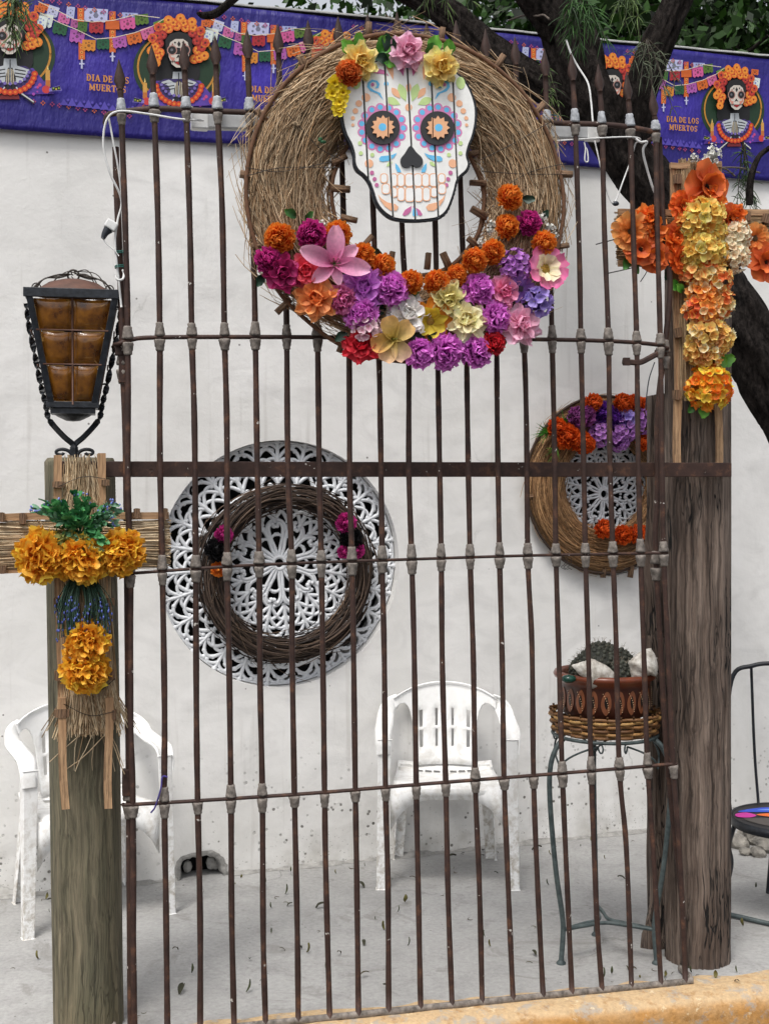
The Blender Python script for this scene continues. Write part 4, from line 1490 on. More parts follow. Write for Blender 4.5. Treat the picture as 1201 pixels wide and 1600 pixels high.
def flower(kind, parent, loc, r, tilt=(0, 0), spin=None, label=None, name=None):
    v = R.randrange(3)
    key = (kind, v)
    base = name or kind.split('_')[-1]
    base = {'pompon': 'pompon_flower', 'rose': 'rose', 'carnation': 'carnation', 'leaf': 'leaf', 'bloom': 'blossom', 'blossom': 'blossom', 'sprig': 'flower_sprig'}.get(base, base)
    if key not in CACHE:
        CACHE[key] = crumple(SPEC[kind](hash_(kind) + v), v).mesh(base, MT['leaf'] if 'leaf' in kind else MT['petal'])
    m = Matrix.Translation([float(q) for q in loc]) @ Matrix.Rotation(tilt[0], 4, 'Z') @ Matrix.Rotation(PI / 2 + tilt[1], 4, 'X') @ Matrix.Rotation(R.uniform(0, 6.28) if spin is None else spin, 4, 'Z') @ Matrix.Diagonal((r, r, r, 1))
    o = inst(base, CACHE[key], parent, mat=m)
    if label: o['label'] = label
    return o


def hash_(s):
    return sum((i + 1) * ord(ch) for i, ch in enumerate(s)) % 9973


# ------------------------------------------------------------------ great straw wreath on the grille
WC = GRL.L(637, 311, 0.062)
WO = GRL.world(WC)
WF = Frame(WO, YAW_G)
wreath = thing('straw_wreath', 'huge round straw wreath hung high on the grille, its lower half covered in bright flowers', 'wreath', WO, YAW_G)


def straw_ring(N, ri, ro, th, M=12, rad=(0.0009, 0.0021), base=('#9c7a56', '#ecd2ae'), sparse_bottom=True, seed=3, span=(0.45, 1.1), clock=0.17, cxy=(0, 0)):
    rs = np.random.RandomState(seed)
    a0 = rs.uniform(0, 2 * PI, N)
    t = rs.rand(N)
    r0 = ri + (ro - ri) * np.clip(t + rs.normal(0, 0.05, N), 0.0, 1.02)
    dr = rs.normal(0, clock, N) * (ro - ri)
    sp = rs.uniform(*span, N) * rs.choice((-1, 1), N)
    tt = np.linspace(0, 1, M)[None, :]
    A = a0[:, None] + sp[:, None] * (tt - 0.5)
    wob = rs.normal(0, 0.02, (N, 1)) * np.sin(tt * PI * rs.uniform(1, 3, (N, 1)) + rs.uniform(0, 6, (N, 1))) * (ro - ri)
    Rr = r0[:, None] + dr[:, None] * (tt - 0.5) * 2 + wob
    if sparse_bottom:     # pinch the bundle narrower towards the foot
        low = np.clip(-np.sin(A) - 0.45, 0, 1)
        mid = ri + 0.42 * (ro - ri)
        Rr = Rr + (mid - Rr) * 0.55 * low
    mid = 0.5 * (ri + ro)
    hw = 0.5 * (ro - ri)
    dep = np.sqrt(np.clip(1 - ((Rr - mid) / hw) ** 2, 0.02, 1)) * th
    layer = rs.uniform(0.55, 1.0, N)
    stick = np.where(rs.rand(N) < 0.10, rs.uniform(0, 0.02, N), 0)
    Y = -dep * layer[:, None] - stick[:, None] * np.abs(tt - 0.5) * 2
    P = np.stack([np.cos(A) * Rr + cxy[0], Y, np.sin(A) * Rr + cxy[1]], -1)
    rad_ = rs.uniform(*rad, N)[:, None] * (1 - 0.5 * np.abs(tt - 0.5) * 2)
    k = rs.rand(N)[:, None] ** 1.6
    cols = np.array(hx(base[0])) * (1 - k) + np.array(hx(base[1])) * k
    cols *= rs.uniform(0.5, 1.2, (N, 1))
    return P, rad_, cols


mb = MB()
mb.strands(*straw_ring(4600, 0.255, 0.462, 0.062))
mb.strands(*straw_ring(900, 0.26, 0.468, 0.070, rad=(0.0013, 0.0026), seed=5, clock=0.16))
# backing bundle so that nothing shows through
a = np.linspace(0, 2 * PI, 97)[:-1]
P = []
for t in a:
    low = max(0, -math.sin(t) - 0.45)
    ri_, ro_ = 0.262 + 0.01 * low, 0.445 - 0.12 * low
    P.append([(r_ * math.cos(t), y, r_ * math.sin(t)) for r_, y in ((ri_, 0.0), (ri_ + 0.02, -0.030), ((ri_ + ro_) / 2, -0.042), (ro_ - 0.02, -0.030), (ro_, 0.0), ((ri_ + ro_) / 2, 0.035))])
mb.grid(np.array(P), np.array(hx('#7a6040')), wu=True, wv=True)
# loose ends that stray out of the bundle
rs = np.random.RandomState(21)
N = 150
a0 = rs.uniform(0.1, 2 * PI, N)
r0 = np.where(rs.rand(N) < 0.6, rs.uniform(0.40, 0.455, N), rs.uniform(0.26, 0.30, N))
sgn = np.where(r0 > 0.35, 1, -1)
tang = rs.choice((-1, 1), N)
tt = np.linspace(0, 1, 6)[None, :]
Ln = rs.uniform(0.03, 0.12, N)[:, None]
ang = a0[:, None] + tang[:, None] * tt * Ln * 2
rr_ = r0[:, None] + sgn[:, None] * (tt * Ln * rs.uniform(0.1, 0.55, (N, 1)))
P = np.stack([np.cos(ang) * rr_, -rs.uniform(0.0, 0.05, (N, 1)) - tt * 0.02, np.sin(ang) * rr_], -1)
mb.strands(P, np.full((N, 6), 0.0011), np.array(hx('#d8b890'))[None, :] * rs.uniform(.5, 1.2, (N, 1)))
tag(mb.build('straw', MT['straw'], wreath), kind='stuff')
# twig hoops
for rad_, n_, y0 in ((0.474, 1, -0.02), (0.228, 1, -0.012), (0.236, 2, 0.0)):
    mb = MB()
    a = np.linspace(0, 2 * PI, 121)[:-1]
    P = [((rad_ + 0.005 * mnoise.noise((3 * math.cos(t) + n_, 3 * math.sin(t), rad_ * 9))) * math.cos(t), y0 + 0.008 * mnoise.noise((2 * math.cos(t), 2 * math.sin(t) + n_, 1)), (rad_ + 0.006 * mnoise.noise((3 * math.cos(t) + n_, 3 * math.sin(t), rad_ * 9))) * math.sin(t)) for t in a]
    mb.tube(P, 0.0062 if n_ == 1 else 0.004, 7, hx('#6a4a34'), closed=True, ref=(0, 1, 0))
    mb.build('twig_hoop', MT['twig'], wreath)


def peg_mesh(L, W, D, seed):
    mb = MB()
    mb.box((0, 0, 0), (W, D, L), taper=(0.9, 0.95))
    mb.box((W * 0.15, -D * 0.4, L * 0.1), (W * 0.45, D * 0.5, L * 0.75))
    return mb.mesh('wooden_peg', MT['peg'])


PEGS = [peg_mesh(0.054, 0.019, 0.018, 1), peg_mesh(0.048, 0.016, 0.016, 2)]


def pegs(parent, fr, lst, off):
    for px, py, ang in lst:
        q = fr.L(px, py, off)
        o = inst('wooden_peg', PEGS[R.randrange(2)], parent, mat=Matrix.Translation(q) @ Matrix.Rotation(math.radians(ang), 4, 'Y'))


pegs(wreath, WF, [(530, 250, 60), (532, 295, 92), (545, 342, 100), (573, 378, 40), (611, 406, 10), (668, 408, 5), (697, 408, -25), (740, 380, -52), (748, 333, -62), (746, 286, -90), (735, 240, 80)], 0.02)
pegs(wreath, WF, [(390, 275, 100), (408, 382, 75), (534, 538, 20), (880, 272, 90), (876, 385, 80), (840, 172, 40), (779, 98, 30), (690, 56, 5), (576, 48, 0), (410, 182, -40), (474, 100, -25), (443, 478, 45)], 0.01)
# wire ties
mb = MB()
for pts in ([(385, 262), (440, 268), (520, 252)], [(448, 176), (470, 200), (500, 232), (535, 250)], [(750, 250), (800, 225), (860, 190)], [(752, 268), (820, 272), (885, 272)], [(790, 290), (830, 268), (884, 255)], [(385, 275), (440, 262), (530, 262)]):
    mb.tube(catmull([WF.L(x, y, 0.066) for x, y in pts], 6), 0.0011, 4)
mb.build('tie_wire', MT['wire'], wreath)
for x, y in ((464, 193), (503, 219)):
    mb = MB()
    for j in range(5):
        mb.ball(WF.L(x + R.uniform(-4, 4), y + R.uniform(-3, 3), 0.07), (0.007, 0.005, 0.005), 6, 4, hx('#9a8468') if x < 480 else hx('#2c5a3a'))
    mb.build('tie_knot', MT['twig'], wreath)

FL = [(437, 372, 23, 'orange_pompon'), (486, 367, 23, 'magenta_pompon'), (527, 366, 21, 'orange_pompon'), (567, 399, 19, 'orange_pompon'), (597, 415, 19, 'orange_pompon'), (418, 408, 21, 'magenta_pompon'),
      (441, 427, 25, 'magenta_rose'), (477, 424, 24, 'coral_rose'), (494, 467, 28, 'orange_rose'), (533, 468, 24, 'pink_carnation'), (568, 449, 30, 'purple_rose'), (611, 453, 28, 'purple_carnation'),
      (641, 441, 19, 'orange_pompon'), (681, 441, 20, 'orange_pompon'), (712, 431, 18, 'orange_pompon'), (740, 407, 20, 'orange_pompon'), (769, 394, 20, 'orange_pompon'), (790, 355, 20, 'orange_pompon'), (794, 309, 21, 'orange_pompon'),
      (825, 349, 20, 'magenta_pompon'), (848, 380, 20, 'orange_pompon'), (802, 416, 24, 'purple_hydrangea'), (787, 455, 23, 'pink_rose'), (813, 451, 20, 'purple_daisy'), (839, 471, 19, 'lavender_bloom'),
      (745, 453, 26, 'purple_carnation'), (771, 497, 26, 'purple_carnation'), (813, 508, 28, 'pale_pink_rose'), (699, 466, 25, 'olive_rose'), (729, 502, 27, 'cream_rose'), (636, 492, 29, 'white_rose'), (672, 502, 33, 'yellow_sunflower'),
      (769, 538, 19, 'red_carnation'), (741, 549, 26, 'purple_carnation'), (693, 549, 29, 'purple_carnation'), (653, 552, 24, 'purple_carnation'), (564, 540, 25, 'red_rose'), (570, 514, 21, 'pale_pink_hydrangea'), (563, 490, 27, 'purple_carnation'),
      (851, 421, 32, 'pink_daisy')]
LEV = {'pompon': 0.085, 'carnation': 0.085, 'rose': 0.09, 'hydrangea': 0.09, 'daisy': 0.095, 'sunflower': 0.085, 'bloom': 0.085}
for px, py, r, kind in FL:
    off = LEV[kind.split('_')[-1]] + R.uniform(-0.006, 0.012)
    q = WF.L(px, py, off)
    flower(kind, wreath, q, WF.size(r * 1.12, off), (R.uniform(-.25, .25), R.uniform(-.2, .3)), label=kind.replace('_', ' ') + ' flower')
for px, py, s, rot, kind in [(462, 338, 22, 1.2, 'green_leaf'), (478, 343, 16, -.6, 'green_leaf'), (534, 430, 26, -1.9, 'green_leaf'), (636, 470, 22, -.8, 'green_leaf'), (805, 486, 30, -1.2, 'dark_leaf'), (797, 480, 26, .6, 'dark_leaf'), (816, 311, 20, -1.6, 'dark_leaf'),
                             (846, 343, 18, -.5, 'dark_leaf'), (594, 398, 22, 1.3, 'dark_leaf'), (410, 430, 22, 2.6, 'dark_leaf'), (560, 470, 20, 2.2, 'dark_leaf'), (690, 530, 30, 1.5, 'dark_leaf'), (640, 520, 30, -2.2, 'dark_leaf'), (720, 480, 30, .5, 'dark_leaf'), (780, 520, 28, 3, 'dark_leaf'), (600, 480, 28, 2, 'dark_leaf'), (540, 520, 22, 2.2, 'dark_leaf')]:
    q = WF.L(px, py, 0.068)
    flower(kind, wreath, q, WF.size(s), (R.uniform(-.2, .2), 0.1), spin=rot)
for px, py, s in ((504, 352, 8), (768, 352, 8), (765, 362, 6), (845, 342, 9), (858, 357, 9), (752, 380, 7), (866, 368, 6)):
    flower('white_sprig', wreath, WF.L(px, py, 0.075), WF.size(s))
# the pink lily: petals of its own
LQ = WF.L(521, 412, 0.115)
lily = tag(bpy.data.objects.new('lily', None), 'big pink lily with pointed petals')
COL.objects.link(lily)
lily.parent = wreath
lily.matrix_local = Matrix.Translation(LQ) @ Matrix.Rotation(PI / 2 + .1, 4, 'X')


def open_petal(parent, ang, L, W, c0, c1, el, a=.75, b=.6, seed=0, curl_=-.5):
    rr = random.Random(seed)
    mb = MB()
    P = petal_grid(1, W, a, b, 0.45, .1, curl_, 9, 7, 0.02, rr)
    P *= L
    mb.grid(place(P, ang, el), gcol(c0, c1, 10, 7, rr, 0.1))
    return mb.build('petal', MT['petal'], parent)


for i, (ex, ey) in enumerate([(520, 357), (466, 392), (487, 440), (573, 423), (553, 388), (527, 446)]):
    e = WF.L(ex, ey, 0.1)
    d = e - LQ
    open_petal(lily, math.atan2(d[2], d[0]), math.hypot(d[0], d[2]) * 1.04, 0.25, hx('#dc6ca4'), hx('#fbc4de'), 0.25 + 0.1 * (i % 2), seed=i)
mb = MB()
for i in range(6):
    t = i * 1.05
    mb.tube([(0, 0, 0), (0.006 * math.cos(t), 0.006 * math.sin(t), 0.02), (0.013 * math.cos(t), 0.013 * math.sin(t), 0.034)], 0.0009, 4, hx('#6a7a3a'))
    mb.ball((0.013 * math.cos(t), 0.013 * math.sin(t), 0.034), (0.003, 0.002, 0.002), 6, 4, hx('#5a3018'))
mb.build('stamens', MT['petal'], lily)
HQ = WF.L(613, 530, 0.105)
hib = tag(bpy.data.objects.new('hibiscus', None), 'peach hibiscus with broad rounded petals')
COL.objects.link(hib)
hib.parent = wreath
hib.matrix_local = Matrix.Translation(HQ) @ Matrix.Rotation(PI / 2 + .15, 4, 'X')
for i, ang in enumerate((1.9, 0.75, 3.4, 4.3, 5.3)):
    open_petal(hib, ang, 0.068, 0.40, hx('#b8a04a'), [hx('#f2c078'), hx('#f4c884'), hx('#f0b068'), hx('#f2c49c'), hx('#f4ccb0')][i], 0.22, .65, .3, 30 + i, -.3)
mb = MB()
mb.tube([(0, 0, 0), (0.002, 0.001, 0.02), (0.003, 0.004, 0.035)], 0.0025, 6, hx('#8a8a3a'))
mb.build('stamens', MT['petal'], hib)

# ------------------------------------------------------------------ sugar skull board
SO = GRL.world(GRL.L(638, 222, 0.155))
SF = Frame(SO, YAW_G)
skull = thing('skull_board', 'white wooden sugar skull board with black eyes and colourful motifs in the big wreath', 'skull sign', SO, YAW_G)


def sk(zx, zy):
    q = SF.L(500 + zx / 4.289, 50 + zy / 4.289, 0)
    return (float(q[0]), float(q[2]))


OUT = [(430, 190), (500, 172), (580, 166), (660, 172), (735, 192), (830, 232), (905, 280), (965, 340), (1008, 425), (1030, 510), (1030, 600), (1012, 690), (985, 762), (972, 815), (975, 850), (985, 885), (970, 925), (930, 962), (905, 1000), (890, 1060), (868, 1130), (838, 1195), (790, 1235), (720, 1250), (630, 1256), (540, 1250), (480, 1235), (425, 1195), (385, 1140), (362, 1070), (335, 1000), (300, 955), (258, 920), (240, 880), (236, 820), (215, 750), (180, 680), (160, 600), (152, 520), (160, 440), (185, 365), (230, 300), (300, 240), (365, 208)]
outl = catmull([sk(*p) for p in OUT], 5, closed=True)
CUTS = [((281, 240), (322, 985)), ((430, 190), (487, 1240)), ((578, 165), (636, 1256)), ((736, 190), (790, 1240)), ((884, 260), (917, 985))]
HP = []
for a_, b_ in CUTS:
    p, q = sk(*a_), sk(*b_)
    nx, nz = (q[1] - p[1]), -(q[0] - p[0])
    l_ = math.hypot(nx, nz)
    nx, nz = nx / l_, nz / l_
    if nx < 0: nx, nz = -nx, -nz
    HP.append((nx, nz, nx * p[0] + nz * p[1]))
GAP = 0.0030
DEC = []


def dec(pts, col): DEC.append(([sk(*p) for p in pts], hx(col)))
def leafp(x, y, L, W, ang):
    c_, s_ = math.cos(ang), math.sin(ang)
    pts = []
    for t in np.linspace(0, 1, 9): pts.append((t, math.sin(PI * t ** 1.25) ** 0.9))
    pl_ = [(t, w) for t, w in pts] + [(t, -w) for t, w in pts[::-1][1:-1]]
    return [(x + L * t * c_ - W / 2 * w * s_, y + L * t * s_ + W / 2 * w * c_) for t, w in pl_]


MIR = lambda pts: [(1195 - x + (y - 645) * 0.06, y) for x, y in pts][::-1]
def both(pts, col):
    dec(pts, col)
    dec(MIR(pts), col)


PINK, BLUE, PEACH, GREEN, MAG = '#d684b6', '#66bdea', '#eeb48e', '#c3dc94', '#c2689a'
ex, ey = 414, 646
for i in range(15):
    both(circle(ex + 138 * math.cos(i * 2 * PI / 15), ey + 138 * math.sin(i * 2 * PI / 15), 31, 12), PINK)
both(circle(ex, ey, 144, 30), PINK)
for i in range(15):
    both(circle(ex + 140 * math.cos(i * 2 * PI / 15), ey + 140 * math.sin(i * 2 * PI / 15), 18, 10), BLUE)
for x, y, L, W, a in ((572, 470, 130, 58, -1.93), (535, 490, 105, 52, -2.72)): both(leafp(x, y, L, W, math.radians(math.degrees(a))), GREEN)
both(leafp(535, 450, 95, 42, -2.25), PEACH)
dec(leafp(590, 420, 80, 36, -PI / 2), PEACH)
dec(circle(590, 508, 24), PEACH)
both([(440, 195), (470, 205), (487, 240), (490, 280), (486, 325), (462, 280), (440, 240)], PEACH)
both([(498, 205), (555, 205), (560, 250), (555, 300), (525, 255)], MAG)
both([(330, 275), (380, 245), (430, 262), (458, 298), (420, 285), (380, 282)], MAG)
both([(555, 200), (578, 195), (578, 260)], BLUE)
sw = [(420, 458), (380, 415), (335, 400), (312, 370), (318, 340), (345, 322), (380, 330), (396, 352), (388, 378), (366, 380), (378, 362), (372, 342), (350, 336), (332, 350), (334, 375), (360, 395), (400, 412)]
both(sw, BLUE)
both(circle(349, 356, 12), MAG)
both(circle(440, 350, 16), BLUE)
both(circle(240, 345, 30, 14, 42), GREEN)
for x, y, r in ((305, 442, 29), (257, 482, 22), (234, 532, 19), (217, 580, 14), (217, 626, 11)): both(circle(x, y, r, 14), PEACH)
both(circle(325, 884, 29, 14), PEACH)
for x, y, r in ((265, 748, 15), (347, 826, 14), (270, 815, 14)): both(circle(x, y, r, 10), GREEN)
both([(392, 850), (405, 835), (440, 832), (480, 826), (512, 812), (490, 845), (455, 866), (415, 872), (395, 866)], BLUE)
both([(500, 880), (515, 895), (532, 920), (540, 942), (515, 942), (502, 915)], BLUE)
both(leafp(440, 905, 52, 24, -.7), GREEN)
for x, y, r in ((344, 946, 15), (362, 988, 14), (376, 1028, 14)): both(circle(x, y, r, 10), MAG)
both([(385, 1090), (410, 1120), (450, 1145), (500, 1155), (522, 1175), (510, 1200), (470, 1200), (430, 1170), (400, 1130)], PEACH)
both([(608, 1168), (606, 1200), (585, 1225), (560, 1235), (548, 1225), (565, 1195)], MAG)
dec([(628, 1165), (645, 1200), (650, 1230), (632, 1242), (615, 1230), (616, 1200)], BLUE)


def rrect(x0, y0, x1, y1, r):
    pts = []
    for cx, cy, a0 in ((x1 - r, y1 - r, 0), (x0 + r, y1 - r, PI / 2), (x0 + r, y0 + r, PI), (x1 - r, y0 + r, 3 * PI / 2)):
        for i in range(5):
            t = a0 + i * PI / 8
            pts.append((cx + r * math.cos(t), cy + r * math.sin(t)))
    return pts


top_x = [(400, 447), (468, 512), (514, 560), (565, 622), (624, 676), (678, 726), (728, 784), (786, 832)]
bot_x = [(410, 462), (468, 512), (514, 562), (566, 624), (628, 680), (682, 732), (736, 780), (786, 836)]
for i, (x0, x1) in enumerate(top_x):
    dec(rrect(x0 - 1, 950, x1 + 3, 1040 if 0 < i < 7 else 1016, 20), PEACH)
    dec(rrect(x0 + 5, 956, x1 - 3, 1034 if 0 < i < 7 else 1010, 16), '#f1f1ef')
for i, (x0, x1) in enumerate(bot_x):
    y1 = [1090, 1112, 1136, 1142, 1142, 1136, 1112, 1090][i]
    y0 = 1042 if 0 < i < 7 else 1018
    dec(rrect(x0 - 1, y0, x1 + 3, y1, 20), PEACH)
    dec(rrect(x0 + 5, y0 + 6, x1 - 3, y1 - 6, 16), '#f1f1ef')
mb = MB()
for i, (sx, sz) in enumerate([(1.035, 1.022)]):
    cz_ = outl[:, 1].mean()
    big = [(x * sx, (z - cz_) * sz + cz_ - 0.002) for x, z in outl]
    mb.prism(big, 0.0065, 0.020, hx('#14191f'))
mb.build('backing_board', MT['black'], skull, smooth=False)
mb = MB()
n_ = len(outl)
bd = np.array([(x * 1.028, 0.003, (z - cz_) * 1.018 + cz_ - 0.001) for x, z in outl])
tw = np.array([0.0042 + 0.0010 * math.sin(i * PI * 0.9) for i in range(n_)])
mb.tube(bd, tw, 6, hx('#1a222c'), closed=True, ref=(0, 1, 0))
mb.build('cord_edge', MT['black'], skull)
for k in range(6):
    def cutk(poly, g=GAP):
        p = list(poly)
        if k > 0: p = clip(p, -HP[k - 1][0], -HP[k - 1][1], -HP[k - 1][2] - g) if p else p
        if k < 5 and p: p = clip(p, HP[k][0], HP[k][1], HP[k][2] - g)
        return p
    pp = cutk([tuple(q) for q in outl])
    mb = MB()
    mb.prism(pp, -0.004, 0.0055, hx('#ecece9'))
    pk = mb.build('plank', MT['skullpaint'], skull, smooth=False)
    mb = MB()
    y = -0.00425
    for poly, col in DEC:
        q = cutk(poly)
        y -= 0.000012
        if len(q) >= 3: mb.decal(q, y, col)
    mb.build('painted_motifs', MT['skullpaint'], pk, smooth=False)
for cx, cy in ((414, 646), (780, 650)):
    mb = MB()
    mb.prism([sk(*p) for p in circle(cx, cy, 113, 40)], -0.010, -0.0055, hx('#2c2c2e'))
    eye = mb.build('eye_disc', MT['skullpaint'], skull, smooth=False)
    mb = MB()
    st = [(cx + (80 if i % 2 == 0 else 60) * math.cos(i * PI / 12 - PI / 2), cy + (80 if i % 2 == 0 else 60) * math.sin(i * PI / 12 - PI / 2)) for i in range(24)]
    sgn = 1 if cx < 600 else -1
    xc = cx + sgn * 34
    sL = [p for p in st]
    A_ = clip([sk(*p) for p in st], 1, 0, sk(xc - 4, cy)[0])
    B_ = clip([sk(*p) for p in st], -1, 0, -sk(xc + 4, cy)[0])
    for s_ in (A_, B_):
        if len(s_) > 2: mb.prism(s_, -0.0145, -0.0102, hx('#e8b086'))
    mb.decal([sk(*p) for p in circle(cx + 4 * -sgn, cy, 26, 14)], -0.0147, hx('#66bdea'))
    mb.build('star', MT['skullpaint'], eye, smooth=False)
mb = MB()
mb.prism([sk(*p) for p in catmull([(600, 768), (640, 812), (676, 848), (682, 885), (664, 908), (634, 910), (612, 896), (592, 910), (562, 912), (538, 892), (536, 855), (565, 815)], 4, closed=True)], -0.009, -0.0045, hx('#2a2b2e'))
mb.build('nose', MT['skullpaint'], skull, smooth=False)
for px, py, r, kind in [(562, 96, 28, 'yellow_rose'), (544, 115, 23, 'orange_carnation'), (636, 80, 27, 'pale_pink_rose'), (688, 104, 28, 'yellow_rose'), (523, 130, 14, 'yellow_blossom'), (519, 146, 13, 'yellow_blossom'), (531, 160, 14, 'yellow_blossom'), (528, 172, 13, 'yellow_blossom'), (536, 145, 12, 'yellow_blossom')]:
    flower(kind, skull, SF.L(px, py, 0.022), SF.size(r), (R.uniform(-.2, .2), R.uniform(-.1, .25)), label=kind.replace('_', ' ') + ' flower')
for px, py, s, rot, kind in [(548, 84, 26, .9, 'lime_leaf'), (558, 76, 24, .1, 'lime_leaf'), (590, 82, 30, -.5, 'lime_leaf'), (598, 92, 26, -1.7, 'lime_leaf'), (612, 84, 32, .4, 'dark_leaf'), (606, 96, 24, 1.2, 'dark_leaf'), (664, 90, 26, -.3, 'green_leaf'), (676, 82, 26, -.2, 'lime_leaf'), (700, 86, 24, .2, 'lime_leaf'), (616, 78, 24, .9, 'dark_leaf')]:
    flower(kind, skull, SF.L(px, py, 0.008), SF.size(s), (R.uniform(-.3, .3), 0.15), spin=rot)
# ------------------------------------------------------------------ twig wreath on the round lattice
TC = WALL.L(450, 896, 0.02)
TO = WALL.world(TC)
TF = Frame(TO, YAW_W)
tw_ = thing('twig_wreath', 'dark brown twig wreath with magenta, black and orange blooms hung on the round wall lattice', 'wreath', TO, YAW_W)
P, r_, c_ = straw_ring(330, 0.268, 0.358, 0.036, M=18, rad=(0.0022, 0.0042), base=('#2e221c', '#6a5648'), sparse_bottom=False, seed=9, span=(1.0, 2.4), clock=0.25)
P[:, :, 1] += RN.uniform(0, 0.05, (len(P), 1))
mb = MB()
mb.strands(P, r_, c_, 5)
P, r_, c_ = straw_ring(60, 0.255, 0.372, 0.040, M=12, rad=(0.0010, 0.0018), base=('#3a2c22', '#7a6450'), sparse_bottom=False, seed=10, span=(0.4, 1.0), clock=0.35)
mb.strands(P, r_, c_, 4)
tag(mb.build('twigs', MT['twig'], tw_), kind='stuff')
for px, py, r, kind in [(349, 836, 16, 'magenta_pompon'), (338, 860, 20, 'black_pompon'), (341, 889, 13, 'orange_pompon'), (540, 817, 18, 'magenta_pompon'), (548, 842, 20, 'black_pompon'), (556, 860, 15, 'magenta_pompon'), (537, 862, 12, 'magenta_pompon')]:
    flower(kind, tw_, TF.L(px, py, 0.05), TF.size(r), (R.uniform(-.2, .2), R.uniform(-.2, .2)), label=kind.split('_')[0] + ' pompon bloom')

# ------------------------------------------------------------------ smaller straw wreath on the right opening
NC = WALL.L(945, 757, 0.03)
NO = WALL.world(NC)
NF = Frame(NO, YAW_W)
nw = thing('straw_wreath', 'smaller straw wreath with orange and purple flowers on the wall behind the dark post', 'wreath', NO, YAW_W)
P, r_, c_ = straw_ring(2000, 0.205, 0.378, 0.045, M=12, rad=(0.0012, 0.0024), base=('#8a6440', '#d0a474'), sparse_bottom=False, seed=14, span=(0.6, 1.3), clock=0.1, cxy=(0, 0))
mb = MB()
mb.strands(P, r_, c_)
a = np.linspace(0, 2 * PI, 73)[:-1]
mb.grid(np.array([[(q * math.cos(t), y, q * math.sin(t)) for q, y in ((0.205, 0.01), (0.22, -0.022), (0.28, -0.030), (0.35, -0.020), (0.385, 0.01), (0.28, 0.02))] for t in a]), np.array(hx('#6a5230')) * 0.8, wu=True, wv=True)
tag(mb.build('straw', MT['straw'], nw), kind='stuff')
mb = MB()
mb.tube([(0.388 * math.cos(t), -0.012 + 0.004 * math.sin(5 * t), 0.388 * math.sin(t)) for t in a], 0.006, 6, hx('#3c2c22'), closed=True, ref=(0, 1, 0))
mb.build('twig_hoop', MT['twig'], nw)
for px, py, r, kind in [(868, 668, 16, 'dark_orange_pompon'), (884, 682, 20, 'dark_orange_pompon'), (905, 690, 19, 'dark_orange_pompon'), (916, 694, 14, 'dark_orange_pompon'), (924, 630, 16, 'dark_orange_pompon'), (971, 631, 17, 'dark_orange_pompon'), (988, 629, 14, 'dark_orange_pompon'), (1003, 633, 13, 'dark_orange_pompon'),
                        (1002, 691, 14, 'dark_orange_pompon'), (900, 652, 18, 'plum_pompon'), (912, 650, 18, 'plum_pompon'), (940, 646, 17, 'violet_pompon'), (956, 652, 17, 'violet_pompon'), (944, 640, 14, 'violet_pompon'), (936, 678, 18, 'violet_hydrangea'), (972, 672, 20, 'violet_hydrangea'), (966, 688, 16, 'violet_hydrangea'), (1000, 658, 18, 'violet_hydrangea'), (978, 655, 14, 'lavender_bloom'),
                        (941, 826, 16, 'dark_orange_pompon'), (972, 836, 16, 'dark_orange_pompon'), (992, 834, 15, 'dark_orange_pompon'), (1002, 832, 12, 'dark_orange_pompon')]:
    off = 0.055 + R.uniform(0, 0.02)
    flower(kind, nw, NF.L(px, py, off), NF.size(r * 1.08), (R.uniform(-.2, .2), R.uniform(-.2, .2)), label=kind.replace('_', ' ') + ' bloom')


def grass_tuft(name, parent, loc, n, L, cols, spread, up, seed, mat='leaf', w=0.0022):
    rs = np.random.RandomState(seed)
    az = rs.uniform(0, 2 * PI, n)
    sp = rs.uniform(0.1, 1, n) * spread
    t = np.linspace(0, 1, 6)[None, :]
    d = np.array(up, float)
    d /= np.linalg.norm(d)
    Q = np.array(align_z(d).to_3x3())
    lx = np.cos(az)[:, None] * sp[:, None] * t ** 1.3
    ly = np.sin(az)[:, None] * sp[:, None] * t ** 1.3
    lz = t * np.ones((n, 1))
    P = np.stack([lx, ly, lz], -1) * (rs.uniform(0.5, 1.0, n) * L)[:, None, None]
    P = P @ Q.T + np.asarray(loc)
    P[:, :, 2] -= (t ** 2) * L * 0.25 * sp[:, None]
    k = rs.rand(n)[:, None]
    cols_ = np.array(hx(cols[0])) * (1 - k) + np.array(hx(cols[1])) * k
    mb = MB()
    mb.strands(P, w * np.sin(np.clip(t + 0.12, 0, 1) * PI * 0.98) * np.ones((n, 1)) + 0.0003, cols_)
    return mb.build(name, MT[mat], parent)


grass_tuft('grass_sprig', nw, NF.L(858, 676, 0.05), 30, 0.09, ('#1c5a14', '#4a9a2c'), 0.8, (-1, -0.5, 0.25), 3)
grass_tuft('grass_sprig', nw, NF.L(872, 700, 0.05), 24, 0.08, ('#3a6a1c', '#7aa83c'), 0.9, (-0.9, -0.5, -0.5), 4)
grass_tuft('grass_sprig', nw, NF.L(880, 665, 0.05), 18, 0.07, ('#1c5a14', '#4a8a2c'), 0.6, (0.2, -0.5, 0.9), 5)
pegs(nw, NF, [(830, 775, 85), (942, 893, 5), (985, 893, 10), (1003, 640, 40)], 0.01)
mb = MB()
for x in (880, 884, 890):
    mb.tube(catmull([NF.L(x, 862, 0.02), NF.L(x + 2, 880, 0.03), NF.L(x - 4, 886, 0.02), NF.L(x + 3, 890, 0.02)], 5), 0.0012, 4)
mb.build('tie_wire', MT['wire'], nw)


